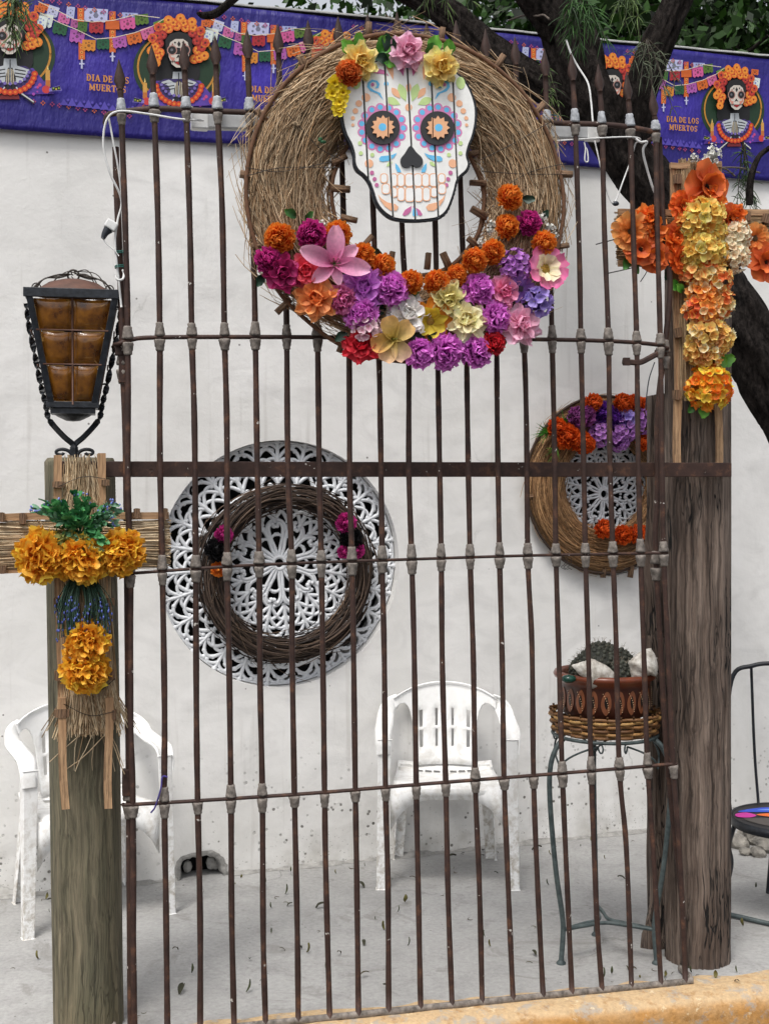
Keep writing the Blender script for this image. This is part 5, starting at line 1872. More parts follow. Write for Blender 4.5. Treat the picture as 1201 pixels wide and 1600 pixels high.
# ------------------------------------------------------------------ straw crosses on the posts
def bundle(mb, p0, p1, w0, w1, n, thick, seed, cols=('#a5855f', '#f6e0bc'), fan=0.15, ragged=0.08, rad=(0.0011, 0.0022)):
    """stalks from p0 to p1 (local x,z), width w0 at p0 and w1 at p1"""
    rs = np.random.RandomState(seed)
    p0, p1 = np.array(p0, float), np.array(p1, float)
    d = p1 - p0
    L = np.linalg.norm(d)
    d /= L
    nn = np.array((-d[1], d[0]))
    u = rs.uniform(-1, 1, n)
    dv = rs.normal(0, fan, n)
    ta = rs.uniform(-ragged, ragged * 1.0, n)
    tb = 1 + rs.uniform(-ragged, ragged, n)
    t = ta[:, None] + (tb - ta)[:, None] * np.linspace(0, 1, 6)[None, :]
    wd = (w0 + (w1 - w0) * np.clip(t, 0, 1)) / 2
    off = u[:, None] * wd + dv[:, None] * wd * (t - 0.5) + rs.normal(0, 0.0012, (n, 6))
    x = p0[0] + d[0] * L * t + nn[0] * off
    z = p0[1] + d[1] * L * t + nn[1] * off
    y = -thick * (1 - 0.7 * np.abs(u))[:, None] * rs.uniform(0.1, 1, (n, 1)) - rs.uniform(0, 0.004, (n, 6))
    k = rs.rand(n)[:, None] ** 1.3
    c = (np.array(hx(cols[0])) * (1 - k) + np.array(hx(cols[1])) * k) * rs.uniform(.55, 1.1, (n, 1))
    mb.strands(np.stack([x, y, z], -1), rs.uniform(*rad, n)[:, None] * np.ones((1, 6)), c)


def slat(parent, fr, a, b, w, th, off, name='slat', mat='slat'):
    pa, pb = fr.L(*a, off), fr.L(*b, off)
    d = pb - pa
    L = float(np.linalg.norm(d))
    mb = MB()
    n = 8
    P = []
    for t in np.linspace(-0.5, 0.5, n):
        bow = 0.003 * math.sin(t * 5 + a[0])
        P.append([(-w / 2 + bow, -th / 2, t * L), (w / 2 + bow, -th / 2, t * L), (w / 2 + bow, th / 2, t * L), (-w / 2 + bow, th / 2, t * L)])
    mb.grid(np.array(P), wv=True)
    mb.f.append((0, 1, 2, 3))
    mb.f.append(tuple((n - 1) * 4 + i for i in (3, 2, 1, 0)))
    ang = math.atan2(d[0], d[2])
    o = mb.build(name, MT[mat], parent, smooth=False)
    o.matrix_local = Matrix.Translation((pa + pb) / 2) @ Matrix.Rotation(ang, 4, 'Y')
    return o


def small_block(parent, fr, px, py, w, h, ang, off, mat='peg'):
    mb = MB()
    mb.box((0, 0, 0), (w, 0.014, h))
    mb.box((0, -0.006, 0), (w * 0.55, 0.008, h * 1.1))
    o = mb.build('wooden_peg', MT[mat], parent, smooth=False)
    o.matrix_local = Matrix.Translation(fr.L(px, py, off)) @ Matrix.Rotation(math.radians(ang), 4, 'Y')


XO = GRL.world(GRL.L(130, 855, -0.026))
XF = Frame(XO, YAW_G)
cx_ = thing('straw_cross', 'straw cross with big yellow orange marigolds on the left greenish post', 'cross', XO, YAW_G)
S = XF.size
l_ = lambda px, py: tuple(XF.L(px, py, 0)[[0, 2]])
mb = MB()
bundle(mb, l_(128, 726), l_(131, 810), 0.080, 0.13, 170, 0.016, 1, ragged=0.2, fan=0.3)
bundle(mb, l_(131, 800), l_(140, 1130), 0.13, 0.15, 330, 0.016, 2, ragged=0.06, fan=0.3)
bundle(mb, l_(138, 1020), l_(142, 1140), 0.10, 0.19, 200, 0.020, 4, ragged=0.12, fan=0.5)
bundle(mb, l_(-40, 852), l_(259, 850), 0.125, 0.125, 460, 0.017, 3, ragged=0.03, fan=0.25)
bundle(mb, l_(150, 1120), l_(118, 1200), 0.05, 0.09, 6, 0.02, 6, fan=0.9)
bundle(mb, l_(160, 1120), l_(186, 1205), 0.03, 0.05, 4, 0.02, 7, fan=0.9)
bundle(mb, l_(40, 800), l_(70, 850), 0.05, 0.05, 5, 0.022, 8, fan=0.9)
tag(mb.build('straw', MT['straw'], cx_), kind='stuff')
slat(cx_, XF, (90, 711), (96, 1100), 0.022, 0.010, 0.004)
slat(cx_, XF, (95, 1090), (103, 1264), 0.022, 0.010, 0.018)
slat(cx_, XF, (160, 708), (166, 1100), 0.022, 0.010, 0.004)
slat(cx_, XF, (170, 1090), (170, 1263), 0.022, 0.010, 0.018)
slat(cx_, XF, (-45, 810), (264, 804), 0.020, 0.010, 0.006)
slat(cx_, XF, (-45, 893), (205, 888), 0.018, 0.010, 0.002)
for px, py, w, h, a in [(92, 757, .034, .016, 0), (165, 754, .022, .016, 0), (36, 810, .018, .028, 0), (214, 802, .018, .026, 0), (258, 803, .016, .030, 0), (3, 808, .016, .024, 0), (90, 940, .020, .022, 0), (173, 940, .022, .020, 0), (92, 1055, .022, .026, 0), (174, 1054, .020, .026, 0), (97, 1114, .04, .022, 0), (178, 1116, .014, .024, 0), (5, 890, .018, .02, 0)]:
    small_block(cx_, XF, px, py, w, h, a, 0.016)
mb = MB()
for pts in ([(92, 760), (130, 745), (165, 748)], [(100, 1100), (140, 1118), (178, 1112)], [(150, 1085), (175, 1065), (180, 1060)]):
    mb.tube(catmull([XF.L(x, y, 0.026) for x, y in pts], 5), 0.001, 4)
mb.build('tie_wire', MT['wire'], cx_)
for px, py, r in [(64, 868, 41), (128, 873, 39), (191, 862, 37), (136, 1003, 36), (132, 1047, 37)]:
    flower('marigold', cx_, XF.L(px, py, 0.05), S(r), (R.uniform(-.15, .15), R.uniform(-.1, .2)), name='marigold')


def leafy_spray(name, parent, fr, base, ends, nleaf, size, cols, seed, off=0.06, W=0.3, mat='leaf', bud=None):
    rr = random.Random(seed)
    mb = MB()
    b0 = fr.L(*base, off * 0.6)
    for ex_, ey_ in ends:
        e = fr.L(ex_, ey_, off + rr.uniform(-0.01, 0.03))
        mid = (b0 + e) / 2 + np.array((0, -0.015, 0.008))
        P = catmull([b0, mid, e], 6)
        mb.tube(P, 0.0014, 4, hx(cols[0]))
        for i in range(nleaf):
            t = 0.25 + 0.75 * i / nleaf
            p = P[int(t * (len(P) - 1))]
            d = nrm(e - b0) + np.array((rr.uniform(-1, 1), rr.uniform(-1, .3), rr.uniform(-1, 1))) * 0.9
            d = d / np.linalg.norm(d)
            az = math.atan2(d[1], d[0])
            el = math.asin(d[2])
            q = place(petal_grid(size * rr.uniform(.6, 1.1), size * W, .7, .6, .3, .1, -.4, 4, 3, .05, rr), az, el, p, rr.uniform(-1.5, 1.5))
            k = rr.random()
            c = np.array(hx(cols[0])) * (1 - k) + np.array(hx(cols[1])) * k
            mb.grid(q, gcol(c * .8, c, 5, 3, rr))
        if bud:
            for _ in range(bud[1]):
                mb.ball(e + np.array((rr.uniform(-.008, .008), -0.004, rr.uniform(-.008, .008))), 0.0035, 5, 4, np.array(hx(bud[0])) * rr.uniform(.7, 1.2))
    return mb.build(name, MT[mat], parent)


leafy_spray('green_spray', cx_, XF, (125, 835), [(118, 770), (92, 780), (72, 785), (140, 790), (158, 800), (150, 825), (160, 846), (106, 806), (125, 800), (85, 800), (135, 775), (70, 800)], 14, 0.034, ('#1c6a3c', '#7acc80'), 5, bud=('#8a94d8', 3))
leafy_spray('green_spray', cx_, XF, (130, 835), [(175, 785), (185, 790), (165, 795), (172, 810), (60, 800), (52, 795), (120, 850), (96, 842), (186, 800), (178, 820)], 13, 0.030, ('#3c7a4c', '#8ab898'), 6, W=0.2, bud=('#7a8ad0', 5))
leafy_spray('green_spray', cx_, XF, (118, 830), [(95, 850), (108, 846), (150, 860), (160, 872), (90, 835), (130, 862), (84, 850)], 11, 0.030, ('#5a6a2c', '#a8a45a'), 8, W=0.24)
mb = MB()
rs = np.random.RandomState(31)
N = 150
bx = rs.uniform(110, 150, N)
ex_ = bx + (bx - 128) * rs.uniform(0.6, 1.7, N)
ey_ = rs.uniform(945, 1005, N)
P = np.zeros((N, 7, 3))
for i in range(N):
    a_, b_ = XF.L(bx[i], 905 + rs.uniform(-4, 10), 0.03), XF.L(ex_[i], ey_[i], 0.05 + rs.uniform(-.01, .03))
    for j, t in enumerate(np.linspace(0, 1, 7)):
        P[i, j] = a_ + (b_ - a_) * t + np.array((0.01 * math.sin(t * 3) * (1 if bx[i] > 128 else -1), -0.02 * math.sin(t * PI), 0))
k = rs.rand(N)[:, None]
mb.strands(P, np.full((N, 7), 0.0016), np.array(hx('#22402f')) * (1 - k) + np.array(hx('#4a6a58')) * k)
for i in range(0, N, 2):
    for j in range(4, 7):
        mb.ball(P[i, j] + rs.normal(0, .0015, 3), (0.0028, 0.0028, 0.0045), 5, 4, np.array(hx('#5a68b8')) * rs.uniform(.6, 1.4))
mb.build('lavender_sprigs', MT['leaf'], cx_)

YO = GRL.world(GRL.L(1093, 400, -0.082))
YF = Frame(YO, YAW_G)
cy_ = thing('straw_cross', 'straw cross covered in orange and yellow flowers on the right dark post', 'cross', YO, YAW_G)
l_ = lambda px, py: tuple(YF.L(px, py, 0)[[0, 2]])
mb = MB()
bundle(mb, l_(1088, 256), l_(1088, 620), 0.13, 0.12, 420, 0.016, 12, cols=('#8a6e4a', '#e0c49c'), ragged=0.02)
bundle(mb, l_(965, 372), l_(1262, 372), 0.14, 0.14, 460, 0.014, 13, cols=('#8a6e4a', '#e0c49c'), ragged=0.02)
tag(mb.build('straw', MT['straw'], cy_), kind='stuff')
slat(cy_, YF, (1052, 256), (1058, 640), 0.022, 0.010, 0.0)
slat(cy_, YF, (1056, 610), (1058, 735), 0.024, 0.010, 0.012)
slat(cy_, YF, (1122, 256), (1122, 640), 0.022, 0.010, 0.0)
slat(cy_, YF, (1122, 600), (1122, 735), 0.022, 0.010, 0.010)
slat(cy_, YF, (965, 330), (1265, 335), 0.020, 0.010, 0.006)
slat(cy_, YF, (965, 410), (1265, 414), 0.020, 0.010, 0.006)
slat(cy_, YF, (1046, 258), (1126, 258), 0.018, 0.010, 0.008)
for px, py in ((1058, 280), (1165, 338), (1196, 342), (1058, 520), (1056, 617), (1120, 612)):
    small_block(cy_, YF, px, py, 0.024, 0.028, R.uniform(-12, 12), 0.016)
for px, py, r, kind in [(1102, 292, 36, 'orange_poppy'), (1106, 310, 24, 'burnt_orange_rose'), (1066, 322, 22, 'orange_zinnia'), (984, 362, 27, 'peach_zinnia'), (1010, 342, 20, 'burnt_orange_rose'), (1016, 362, 24, 'burnt_orange_rose'), (1000, 390, 24, 'orange_poppy'), (1022, 402, 22, 'orange_poppy'), (1050, 376, 24, 'burnt_orange_rose'), (1058, 364, 20, 'orange_poppy'), (1062, 406, 20, 'orange_zinnia'),
                        (1140, 342, 22, 'orange_poppy'), (1148, 334, 16, 'burnt_orange_rose'), (1178, 372, 22, 'peach_zinnia'), (1195, 410, 28, 'orange_poppy'), (1096, 340, 30, 'yellow_hydrangea'), (1078, 350, 22, 'yellow_hydrangea'), (1106, 360, 24, 'yellow_hydrangea'), (1092, 390, 30, 'yellow_hydrangea'), (1080, 410, 20, 'yellow_hydrangea'), (1112, 396, 22, 'yellow_hydrangea'),
                        (1146, 368, 22, 'cream_hydrangea'), (1132, 374, 18, 'cream_hydrangea'), (1144, 402, 22, 'cream_hydrangea'), (1092, 428, 26, 'peach_hydrangea'), (1114, 436, 24, 'peach_hydrangea'), (1096, 460, 26, 'apricot_hydrangea'), (1118, 474, 24, 'peach_hydrangea'), (1094, 486, 24, 'apricot_hydrangea'), (1098, 520, 26, 'gold_hydrangea'), (1118, 528, 23, 'gold_hydrangea'), (1096, 545, 24, 'gold_hydrangea'), (1104, 555, 20, 'gold_hydrangea'),
                        (1106, 606, 32, 'fire_hydrangea')]:
    off = 0.045 + R.uniform(0, .02)
    flower(kind, cy_, YF.L(px, py, off), YF.size(r * 1.06), (R.uniform(-.25, .25), R.uniform(-.2, .3)), label=kind.replace('_', ' ') + ' flower')
for px, py, s, rot, kind in [(982, 402, 24, 2.6, 'green_leaf'), (988, 410, 20, 3.4, 'green_leaf'), (1058, 446, 20, 1.6, 'lime_leaf'), (1046, 420, 22, 2.6, 'dark_leaf'), (1110, 576, 28, -.9, 'lime_leaf'), (1124, 566, 24, -1.2, 'lime_leaf'), (1098, 632, 22, 3.0, 'lime_leaf'), (1086, 630, 20, 2.4, 'green_leaf'), (1128, 420, 20, -1.4, 'green_leaf'), (1064, 455, 16, 0.9, 'lime_leaf')]:
    flower(kind, cy_, YF.L(px, py, 0.03), YF.size(s), (R.uniform(-.2, .2), 0.1), spin=rot)
for px, py, s in ((1112, 244, 14), (1102, 254, 9), (1083, 247, 7), (1112, 232, 7)):
    flower('white_sprig', cy_, YF.L(px, py, 0.03), YF.size(s))
mb = MB()
for a_, b_ in (((1030, 345), (930, 382)), ((1050, 395), (945, 428)), ((1020, 400), (1000, 440)), ((1020, 330), (985, 345)), ((1145, 270), (1122, 262))):
    mb.tube(catmull([YF.L(*a_, 0.01), YF.L((a_[0] + b_[0]) / 2, (a_[1] + b_[1]) / 2 + 4, -0.05), YF.L(*b_, -0.1)], 5), 0.0018, 4, hx('#2a221e'))
mb.build('bare_twigs', MT['twig'], cy_)

# ------------------------------------------------------------------ lantern
LY = Yl - 0.02
LO = at(118, 717, LY)
LF = Frame(LO, 0.215)
lan = thing('lantern', 'black iron lantern with amber glass panes on a bracket atop the greenish post', 'lantern', LO, 0.215)
zt, zb = LF.L(115, 467)[2], LF.L(115, 634)[2]
cxl = LF.L(115, 550)[0]
WT, WB = LF.size(64), LF.size(32)
def lw(z): return WB + (WT - WB) * (z - zb) / (zt - zb)
mb = MB()
for sx in (-1, 1):
    for sy in (-1, 1):
        P = np.array([[(cxl + sx * lw(z) + dx, sy * lw(z) + dy, z) for dx, dy in ((-.009, -.009), (.009, -.009), (.009, .009), (-.009, .009))] for z in (zb, (zb + zt) / 2, zt)])
        mb.grid(P, wv=True)
for z, h in ((zt, 0.026), (zb, 0.018)):
    w = lw(z)
    for s_ in (-1, 1):
        mb.box((cxl, s_ * (w + 0.004), z), (2 * w + 0.028, 0.012, h))
        mb.box((cxl + s_ * (w + 0.004), 0, z), (0.012, 2 * w - 0.006, h))
mb.build('frame', MT['black'], lan, smooth=False, bevel=0.0015)
mb = MB()
mb.box((cxl, 0, zb - 0.018), (2 * WB + 0.006, 2 * WB + 0.006, 0.014))
mb.lathe([(0.001, -0.024), (0.02, -0.022), (0.045, -0.010), (0.06, 0.0)], 20, (cxl, 0, zb - 0.022))
mb.build('base_plate', MT['black'], lan, smooth=False)
mb = MB()
mb.lathe([(WT * 0.98, 0), (WT * .9, .012), (WT * 0.75, 0.022), (WT * 0.6, 0.034), (WT * 0.3, 0.044), (0.004, 0.047)], 28, (cxl, 0, zt + 0.010))
mb.build('cap', MT['clayrust'], lan)
rows = [zb + 0.008, zb + (zt - zb) * 0.36, zb + (zt - zb) * 0.665, zt - 0.012]
for face in range(4):
    Q = rotm('Z', face * PI / 2)
    for k in range(3):
        z0, z1 = rows[k] + 0.003, rows[k + 1] - 0.003
        for s_ in (-1, 1):
            P = []
            for v in np.linspace(0, 1, 9):
                z = z0 + (z1 - z0) * v
                w = lw(z) - 0.010
                row = []
                for u in np.linspace(0, 1, 9):
                    x = s_ * (0.003 + (w - 0.003) * u)
                    bulge = 0.016 * (max(0, math.sin(PI * u)) ** 0.5) * (max(0, math.sin(PI * v)) ** 0.45)
                    row.append((x, -(lw(z) - 0.004) - bulge + 0.004, z))
                P.append(row)
            mb = MB()
            mb.grid((np.array(P) @ Q.T) + np.array((cxl, 0, 0)), hx('#a8682c'))
            mb.build('glass_pane', MT['glass'], lan)
    mb = MB()
    for k in (1, 2):
        z = rows[k]
        w = lw(z)
        mb.tube(np.array([(-w, -w - 0.016, z), (w, -w - 0.016, z)]) @ Q.T + np.array((cxl, 0, 0)), 0.0026, 5)
    mb.tube(np.array([(0, -lw(zb) - 0.010, zb), (0, -lw(rows[2]) - 0.008, rows[2]), (0, -lw(zt) - 0.004, zt)]) @ Q.T + np.array((cxl, 0, 0)), 0.0028, 5)
    mb.build('glazing_wire', MT['clayrust'], lan)
mb = MB()
mb.box((cxl, 0, (zt + zb) / 2), (0.05, 0.05, (zt - zb) * 0.8))
mb.build('inner_holder', MT['dark'], lan, smooth=False)
for s_ in (-1, 1):
    def mx(px, py):
        q = LF.L(px if s_ < 0 else 232 - px, py)
        return q
    P = catmull([mx(42, 474), mx(46, 510), mx(56, 560), mx(65, 605), mx(72, 632), mx(77, 655), mx(98, 680), mx(112, 692), mx(116, 697)], 8)
    n_ = len(P)
    mb = MB()
    a_ = np.where(np.arange(n_) < n_ * 0.66, np.arange(n_) * 0.75, n_ * .66 * .75)
    ring = []
    T = nrm(np.gradient(P, axis=0))
    for i in range(n_):
        n1 = np.cross(T[i], (0, 1, 0))
        n1 /= np.linalg.norm(n1)
        n2 = np.cross(T[i], n1)
        ring.append([P[i] + (math.cos(a_[i]) * n1 + math.sin(a_[i]) * n2) * u + (-math.sin(a_[i]) * n1 + math.cos(a_[i]) * n2) * v for u, v in ((-.0085, -.003), (.0085, -.003), (.0085, .003), (-.0085, .003))])
    mb.grid(np.array(ring), wv=True)
    mb.build('twisted_arm', MT['black'], lan, smooth=False)
    mb = MB()
    for zz in (480, 600):
        q = mx(46 if zz < 500 else 66, zz)
        mb.tube([q, (cxl + s_ * lw(q[2]), 0, q[2])], 0.003, 5)
    mb.build('rivet_stem', MT['black'], lan)
    pts, ws = curl((0, 0), PI / 2 + s_ * -.2, 0.125, s_ * 10, s_ * 105, 0.0055, 0.0045, 24)
    b0 = LF.L(118 + s_ * 4, 700)
    mb = MB()
    base = LF.L(117 + s_ * 5, 717)
    mb.tube([(base[0] + x * -1 * 1, 0, base[2] + z * 0.55) for x, z in pts], np.array(ws), 6, flat=1.6, ref=(0, 1, 0))
    mb.build('scroll_foot', MT['black'], lan)
mb = MB()
mb.lathe([(0.012, 0), (0.012, 0.035), (0.006, 0.045), (0.0005, 0.046)], 10, (LF.L(116, 717)[0], 0, -0.002))
mb.box((LF.L(118, 719)[0], 0, 0.0), (0.09, 0.05, 0.008))
mb.build('bracket_foot', MT['black'], lan, smooth=False)
mb = MB()
mb.tube([(cxl + 0.016 * math.cos(t), 0, zt + 0.068 + 0.016 * math.sin(t)) for t in np.linspace(0, 2 * PI, 17)[:-1]], 0.0028, 6, closed=True, ref=(0, 1, 0))
for pts in ([(78, 448), (88, 436), (102, 428), (115, 430)], [(78, 446), (92, 432), (108, 424), (114, 430)], [(115, 426), (135, 422), (146, 434), (155, 450)], [(117, 428), (138, 430), (150, 446)], [(116, 424), (150, 428), (168, 452)], [(112, 432), (120, 440), (124, 430), (110, 424)]):
    mb.tube(catmull([LF.L(x, y, R.uniform(-.02, .02)) for x, y in pts], 5), 0.0016, 5)
for s_ in (-1, 1):
    for k_ in range(3):
        y_ = (-.05, 0.0, .05)[k_]
        pts_ = [(cxl + s_ * WT * .98, y_, zt + .014), (cxl + s_ * WT * .72, y_ * .9, zt + .045 + .008 * k_), (cxl + s_ * WT * .35, y_ * .6, zt + .064), (cxl + s_ * .01, 0, zt + .070)]
        mb.tube(catmull(pts_, 6), 0.0022, 5)
    mb.tube([(cxl + s_ * (WT * .86 + .012 * math.cos(t)), -.03, zt + .026 + .012 * math.sin(t)) for t in np.linspace(0, 5.2, 14)], 0.002, 5)
mb.build('hanging_wires', MT['wire'], lan)


# ------------------------------------------------------------------ white plastic chairs
def solid(o, t, off=-1):
    s_ = o.modifiers.new('thickness', 'SOLIDIFY')
    s_.thickness = t
    s_.offset = off
    return o


def make_chair(loc, yaw, label, cat='chair', group=None, sc=1.0):
    t = thing('plastic_chair', label, cat, loc, yaw, group)
    t.scale = (sc, sc, sc * 1.06)
    # seat: grid with slots near the back, front lip rolled down
    xs_ = [-.235, -.215, -.165, -.150, -.140, -.108, -.098, -.066, -.056, -.024, -.014, .014, .024, .056, .066, .098, .108, .140, .150, .165, .215, .235]
    ys_ = [-.235, -.235, -.228, -.21, -.17, -.08, 0.02, 0.10, 0.145, 0.175, 0.20]
    zs_ = [-.045, -.02, -.004, 0.004, 0.004, -.004, -.012, -.014, -.012, -.004, 0.01]
    P = np.array([[(x * (1 - 0.08 * (y + .235) / .43), y + (0.02 * abs(x / .235) ** 3 if y < -.2 else 0), 0.415 + z - 0.012 * (1 - (x / .235) ** 2) * (y > -.2) - (0.10 * max(0, abs(x) - 0.15) / 0.085 if (y <= -.235 and z < -.03) else 0)) for x in xs_] for y, z in zip(ys_, zs_)])
    mb = MB()
    mb.grid(P)
    mb.f = [f for f in mb.f if not ((f[0] // len(xs_)) == 7 and (f[0] % len(xs_)) in (4, 6, 8, 10, 12, 14, 16))]
    solid(mb.build('seat', MT['plastic'], t), 0.006)
    # backrest: slotted centre panel running up into the arched top rail
    xh = [0, .014, .032, .045, .066, .079, .104, .122, .140, .146, .153, .163, .175, .190, .212, .235]
    xs_ = [-x for x in xh[:0:-1]] + xh
    zl = lambda x: np.interp(abs(x), [0, .140, .146, .153, .163, .175, .190, .212, .235], [.415, .415, .52, .60, .645, .668, .680, .678, .662])
    zt_ = lambda x: .765 - .058 * (abs(x) / .235) ** 2.2
    fr_ = [0, .08, .22, .43, .47, .68, .76, .84, .92, .97, 1.0]
    P = []
    for f_ in fr_:
        row = []
        for x in xs_:
            z = zl(x) + (zt_(x) - zl(x)) * f_
            t_ = (z - .415) / .35
            row.append((x * (1 - .06 * (1 - t_)), .178 + .07 * t_ - 1.15 * x * x - 7 * x ** 4 - 0.012 * (f_ > .98), z))
        P.append(row)
    mb = MB()
    mb.grid(np.array(P))
    nx = len(xs_)
    c0 = len(xh) - 1
    slot = {c0 + k for k in (1, 3, 5)} | {c0 - 1 - k for k in (1, 3, 5)}
    slot = {c0 + 2, c0 + 6, c0 - 3, c0 - 7}
    mb.f = [f for f in mb.f if not ((f[0] // nx) in (2, 4) and (f[0] % nx) in slot)]
    solid(mb.build('backrest', MT['plastic'], t), 0.007, 0)
    for s_ in (-1, 1):
        # arm: flat ribbon from the top rail forward and down into the front leg
        path = catmull([(s_ * .222, .178, .690), (s_ * .245, .145, .682), (s_ * .262, .10, .668), (s_ * .270, .03, .648), (s_ * .272, -.06, .638), (s_ * .275, -.14, .634), (s_ * .277, -.190, .622), (s_ * .278, -.215, .590), (s_ * .277, -.225, .54)], 6)
        n_ = len(path)
        T = nrm(np.gradient(path, axis=0))
        ring = []
        for i in range(n_):
            u = i / (n_ - 1)
            side = np.array((-s_ * 1.0, 0, 0)) if u > .35 else np.array((-s_ * (u / .35), 0, -1 + .7 * u / .35))
            side = side - T[i] * (side @ T[i])
            side /= np.linalg.norm(side)
            up = np.cross(T[i], side)
            w = 0.030 + 0.008 * math.sin(PI * u)
            ring.append([path[i] + side * a_ + up * b_ for a_, b_ in ((-w, -.004), (-w, .006), (-w * .6, .011), (w * .6, .011), (w, .006), (w, -.004), (w * .8, -.004), (w * .7, .004), (-w * .7, .004), (-w * .8, -.004))])
        mb = MB()
        mb.grid(np.array(ring), wv=True)
        mb.build('armrest', MT['plastic'], t)
        # front leg: angle section, tapering to the foot
        for nm, y0, y1, xo, splay, ztop in (('front_leg', -.225, -.255, .277, 0.012, .60), ('rear_leg', .165, .21, .19, 0.03, .42)):
            P = []
            for u in np.linspace(0, 1, 10):
                z = ztop * (1 - u)
                w = 0.036 - 0.009 * u if nm == 'front_leg' else 0.036 - 0.008 * u
                d = 0.060 - 0.022 * u
                x = s_ * (xo + splay * u)
                y = y0 + (y1 - y0) * u
                sg = 1 if nm == 'front_leg' else -1
                P.append([(x - s_ * -w * .6, y, z), (x - s_ * -w * .6, y + sg * d, z), (x + s_ * (w * .6 - .006), y + sg * d, z), (x + s_ * (w * .6 - .006), y + sg * .008, z), (x - s_ * w * 1.0, y + sg * .008, z), (x - s_ * w * 1.0, y, z)])
            mb = MB()
            mb.grid(np.array(P), wv=True)
            mb.f.append(tuple(range(5, -1, -1)))
            mb.f.append(tuple(9 * 6 + i for i in range(6)))
            mb.build(nm, MT['plastic'], t, smooth=False, bevel=0.003)
    # apron under the seat with its arch
    mb = MB()
    P = []
    for x in np.linspace(-.245, .245, 15):
        arch = 0.055 + 0.13 * (abs(x) / .245) ** 4
        P.append([(x, -.232 + 0.012 * (abs(x) / .245) ** 3, 0.41), (x, -.236 + 0.012 * (abs(x) / .245) ** 3, 0.415 - arch)])
    mb.grid(np.array(P))
    solid(mb.build('apron', MT['plastic'], t), 0.005)
    return t


fa, fb = floor_at(599, 1390), floor_at(803, 1391)
mid = (fa + fb) / 2
yaw_c = math.atan2(fb[1] - fa[1], fb[0] - fa[0])
make_chair((mid[0], mid[1] + 0.225, 0), yaw_c, 'white plastic armchair against the wall between the round lattice and the pot stand', group='white plastic armchairs by the wall', sc=.90)
fa, fb = floor_at(44, 1468), floor_at(268, 1428)
mid = (fa + fb) / 2
yaw_c = math.atan2(fb[1] - fa[1], fb[0] - fa[0])
nv = np.array((-math.sin(yaw_c), math.cos(yaw_c), 0))
make_chair(mid + nv * 0.225, yaw_c, 'white plastic armchair half hidden behind the greenish post with the marigold cross', group='white plastic armchairs by the wall', sc=.90)

# ------------------------------------------------------------------ plant stand, basket, pot, cactus, shells
SX = at(944, 1145, 4.26)
st = thing('plant_stand', 'tall three legged grey green iron plant stand with scrolls beside the dark post', 'plant stand', (SX[0], 4.26, 0), 0.0)
zr = SX[2]
rr0 = 0.172
mb = MB()
mb.tube([(rr0 * math.cos(t), rr0 * math.sin(t), zr) for t in np.linspace(0, 2 * PI, 41)[:-1]], 0.006, 6, closed=True, ref=(0, 0, 1))
mb.build('ring', MT['green_iron'], st)
for a_ in (-2.66, -0.48, 1.57):
    d = np.array((math.cos(a_), math.sin(a_), 0))
    z_ = np.array((0, 0, 1))
    pts = [d * (rr0 - 0.01) + z_ * zr, d * (rr0 + 0.022) + z_ * (zr - 0.03), d * (rr0 + 0.046) + z_ * (zr - 0.09), d * (rr0 + 0.048) + z_ * (zr - 0.20), d * (rr0 + 0.026) + z_ * (zr - 0.42), d * (rr0 + 0.0) + z_ * 0.16, d * (rr0 - 0.004) + z_ * 0.10, d * (rr0 + 0.004) + z_ * 0.004]
    mb = MB()
    mb.tube(catmull(pts, 8), 0.0085, 8)
    mb.lathe([(0.016, 0.0), (0.016, 0.004), (0.009, 0.012)], 10, d * (rr0 + 0.004))
    mb.build('leg', MT['green_iron'], st)
    mb = MB()      # scroll under the ring
    for s_ in (-1, 1):
        tdir = np.array((-d[1], d[0], 0)) * s_
        p_ = []
        c0 = d * (rr0 + 0.008) + z_ * (zr - 0.10)
        for t in np.linspace(0, 1, 14):
            p_.append(d * (rr0 + 0.008 - 0.07 * t ** 2) + tdir * 0.11 * t + z_ * (zr - 0.10 + 0.085 * t ** 0.7))
        mb.tube(p_, 0.0034, 5)
        q = p_[-1]
        mb.tube([q + tdir * 0.022 * (1 - math.cos(t)) * .9 * (1 - t / 9) + z_ * (-0.022 * math.sin(t) * (1 - t / 9)) for t in np.linspace(0, 5.2, 16)], 0.003, 5)
    mb.build('scroll', MT['green_iron'], st)
mb = MB()
angs = (-2.66, -0.48, 1.57)
for i in range(3):
    a0, a1 = angs[i], angs[(i + 1) % 3] + (2 * PI if i == 2 else 0)
    p0, p1 = np.array((math.cos(a0), math.sin(a0), 0)) * (rr0 - 0.004), np.array((math.cos(a1), math.sin(a1), 0)) * (rr0 - 0.004)
    m_ = (p0 + p1) / 2 * 0.25
    mb.tube(catmull([p0 + (0, 0, .11), (p0 + m_) / 2 * 0.95 + (0, 0, .112), m_ + (0, 0, .112), (p1 + m_) / 2 * .95 + (0, 0, .112), p1 + (0, 0, .11)], 8), 0.0065, 6)
mb.build('lower_brace', MT['green_iron'], st)

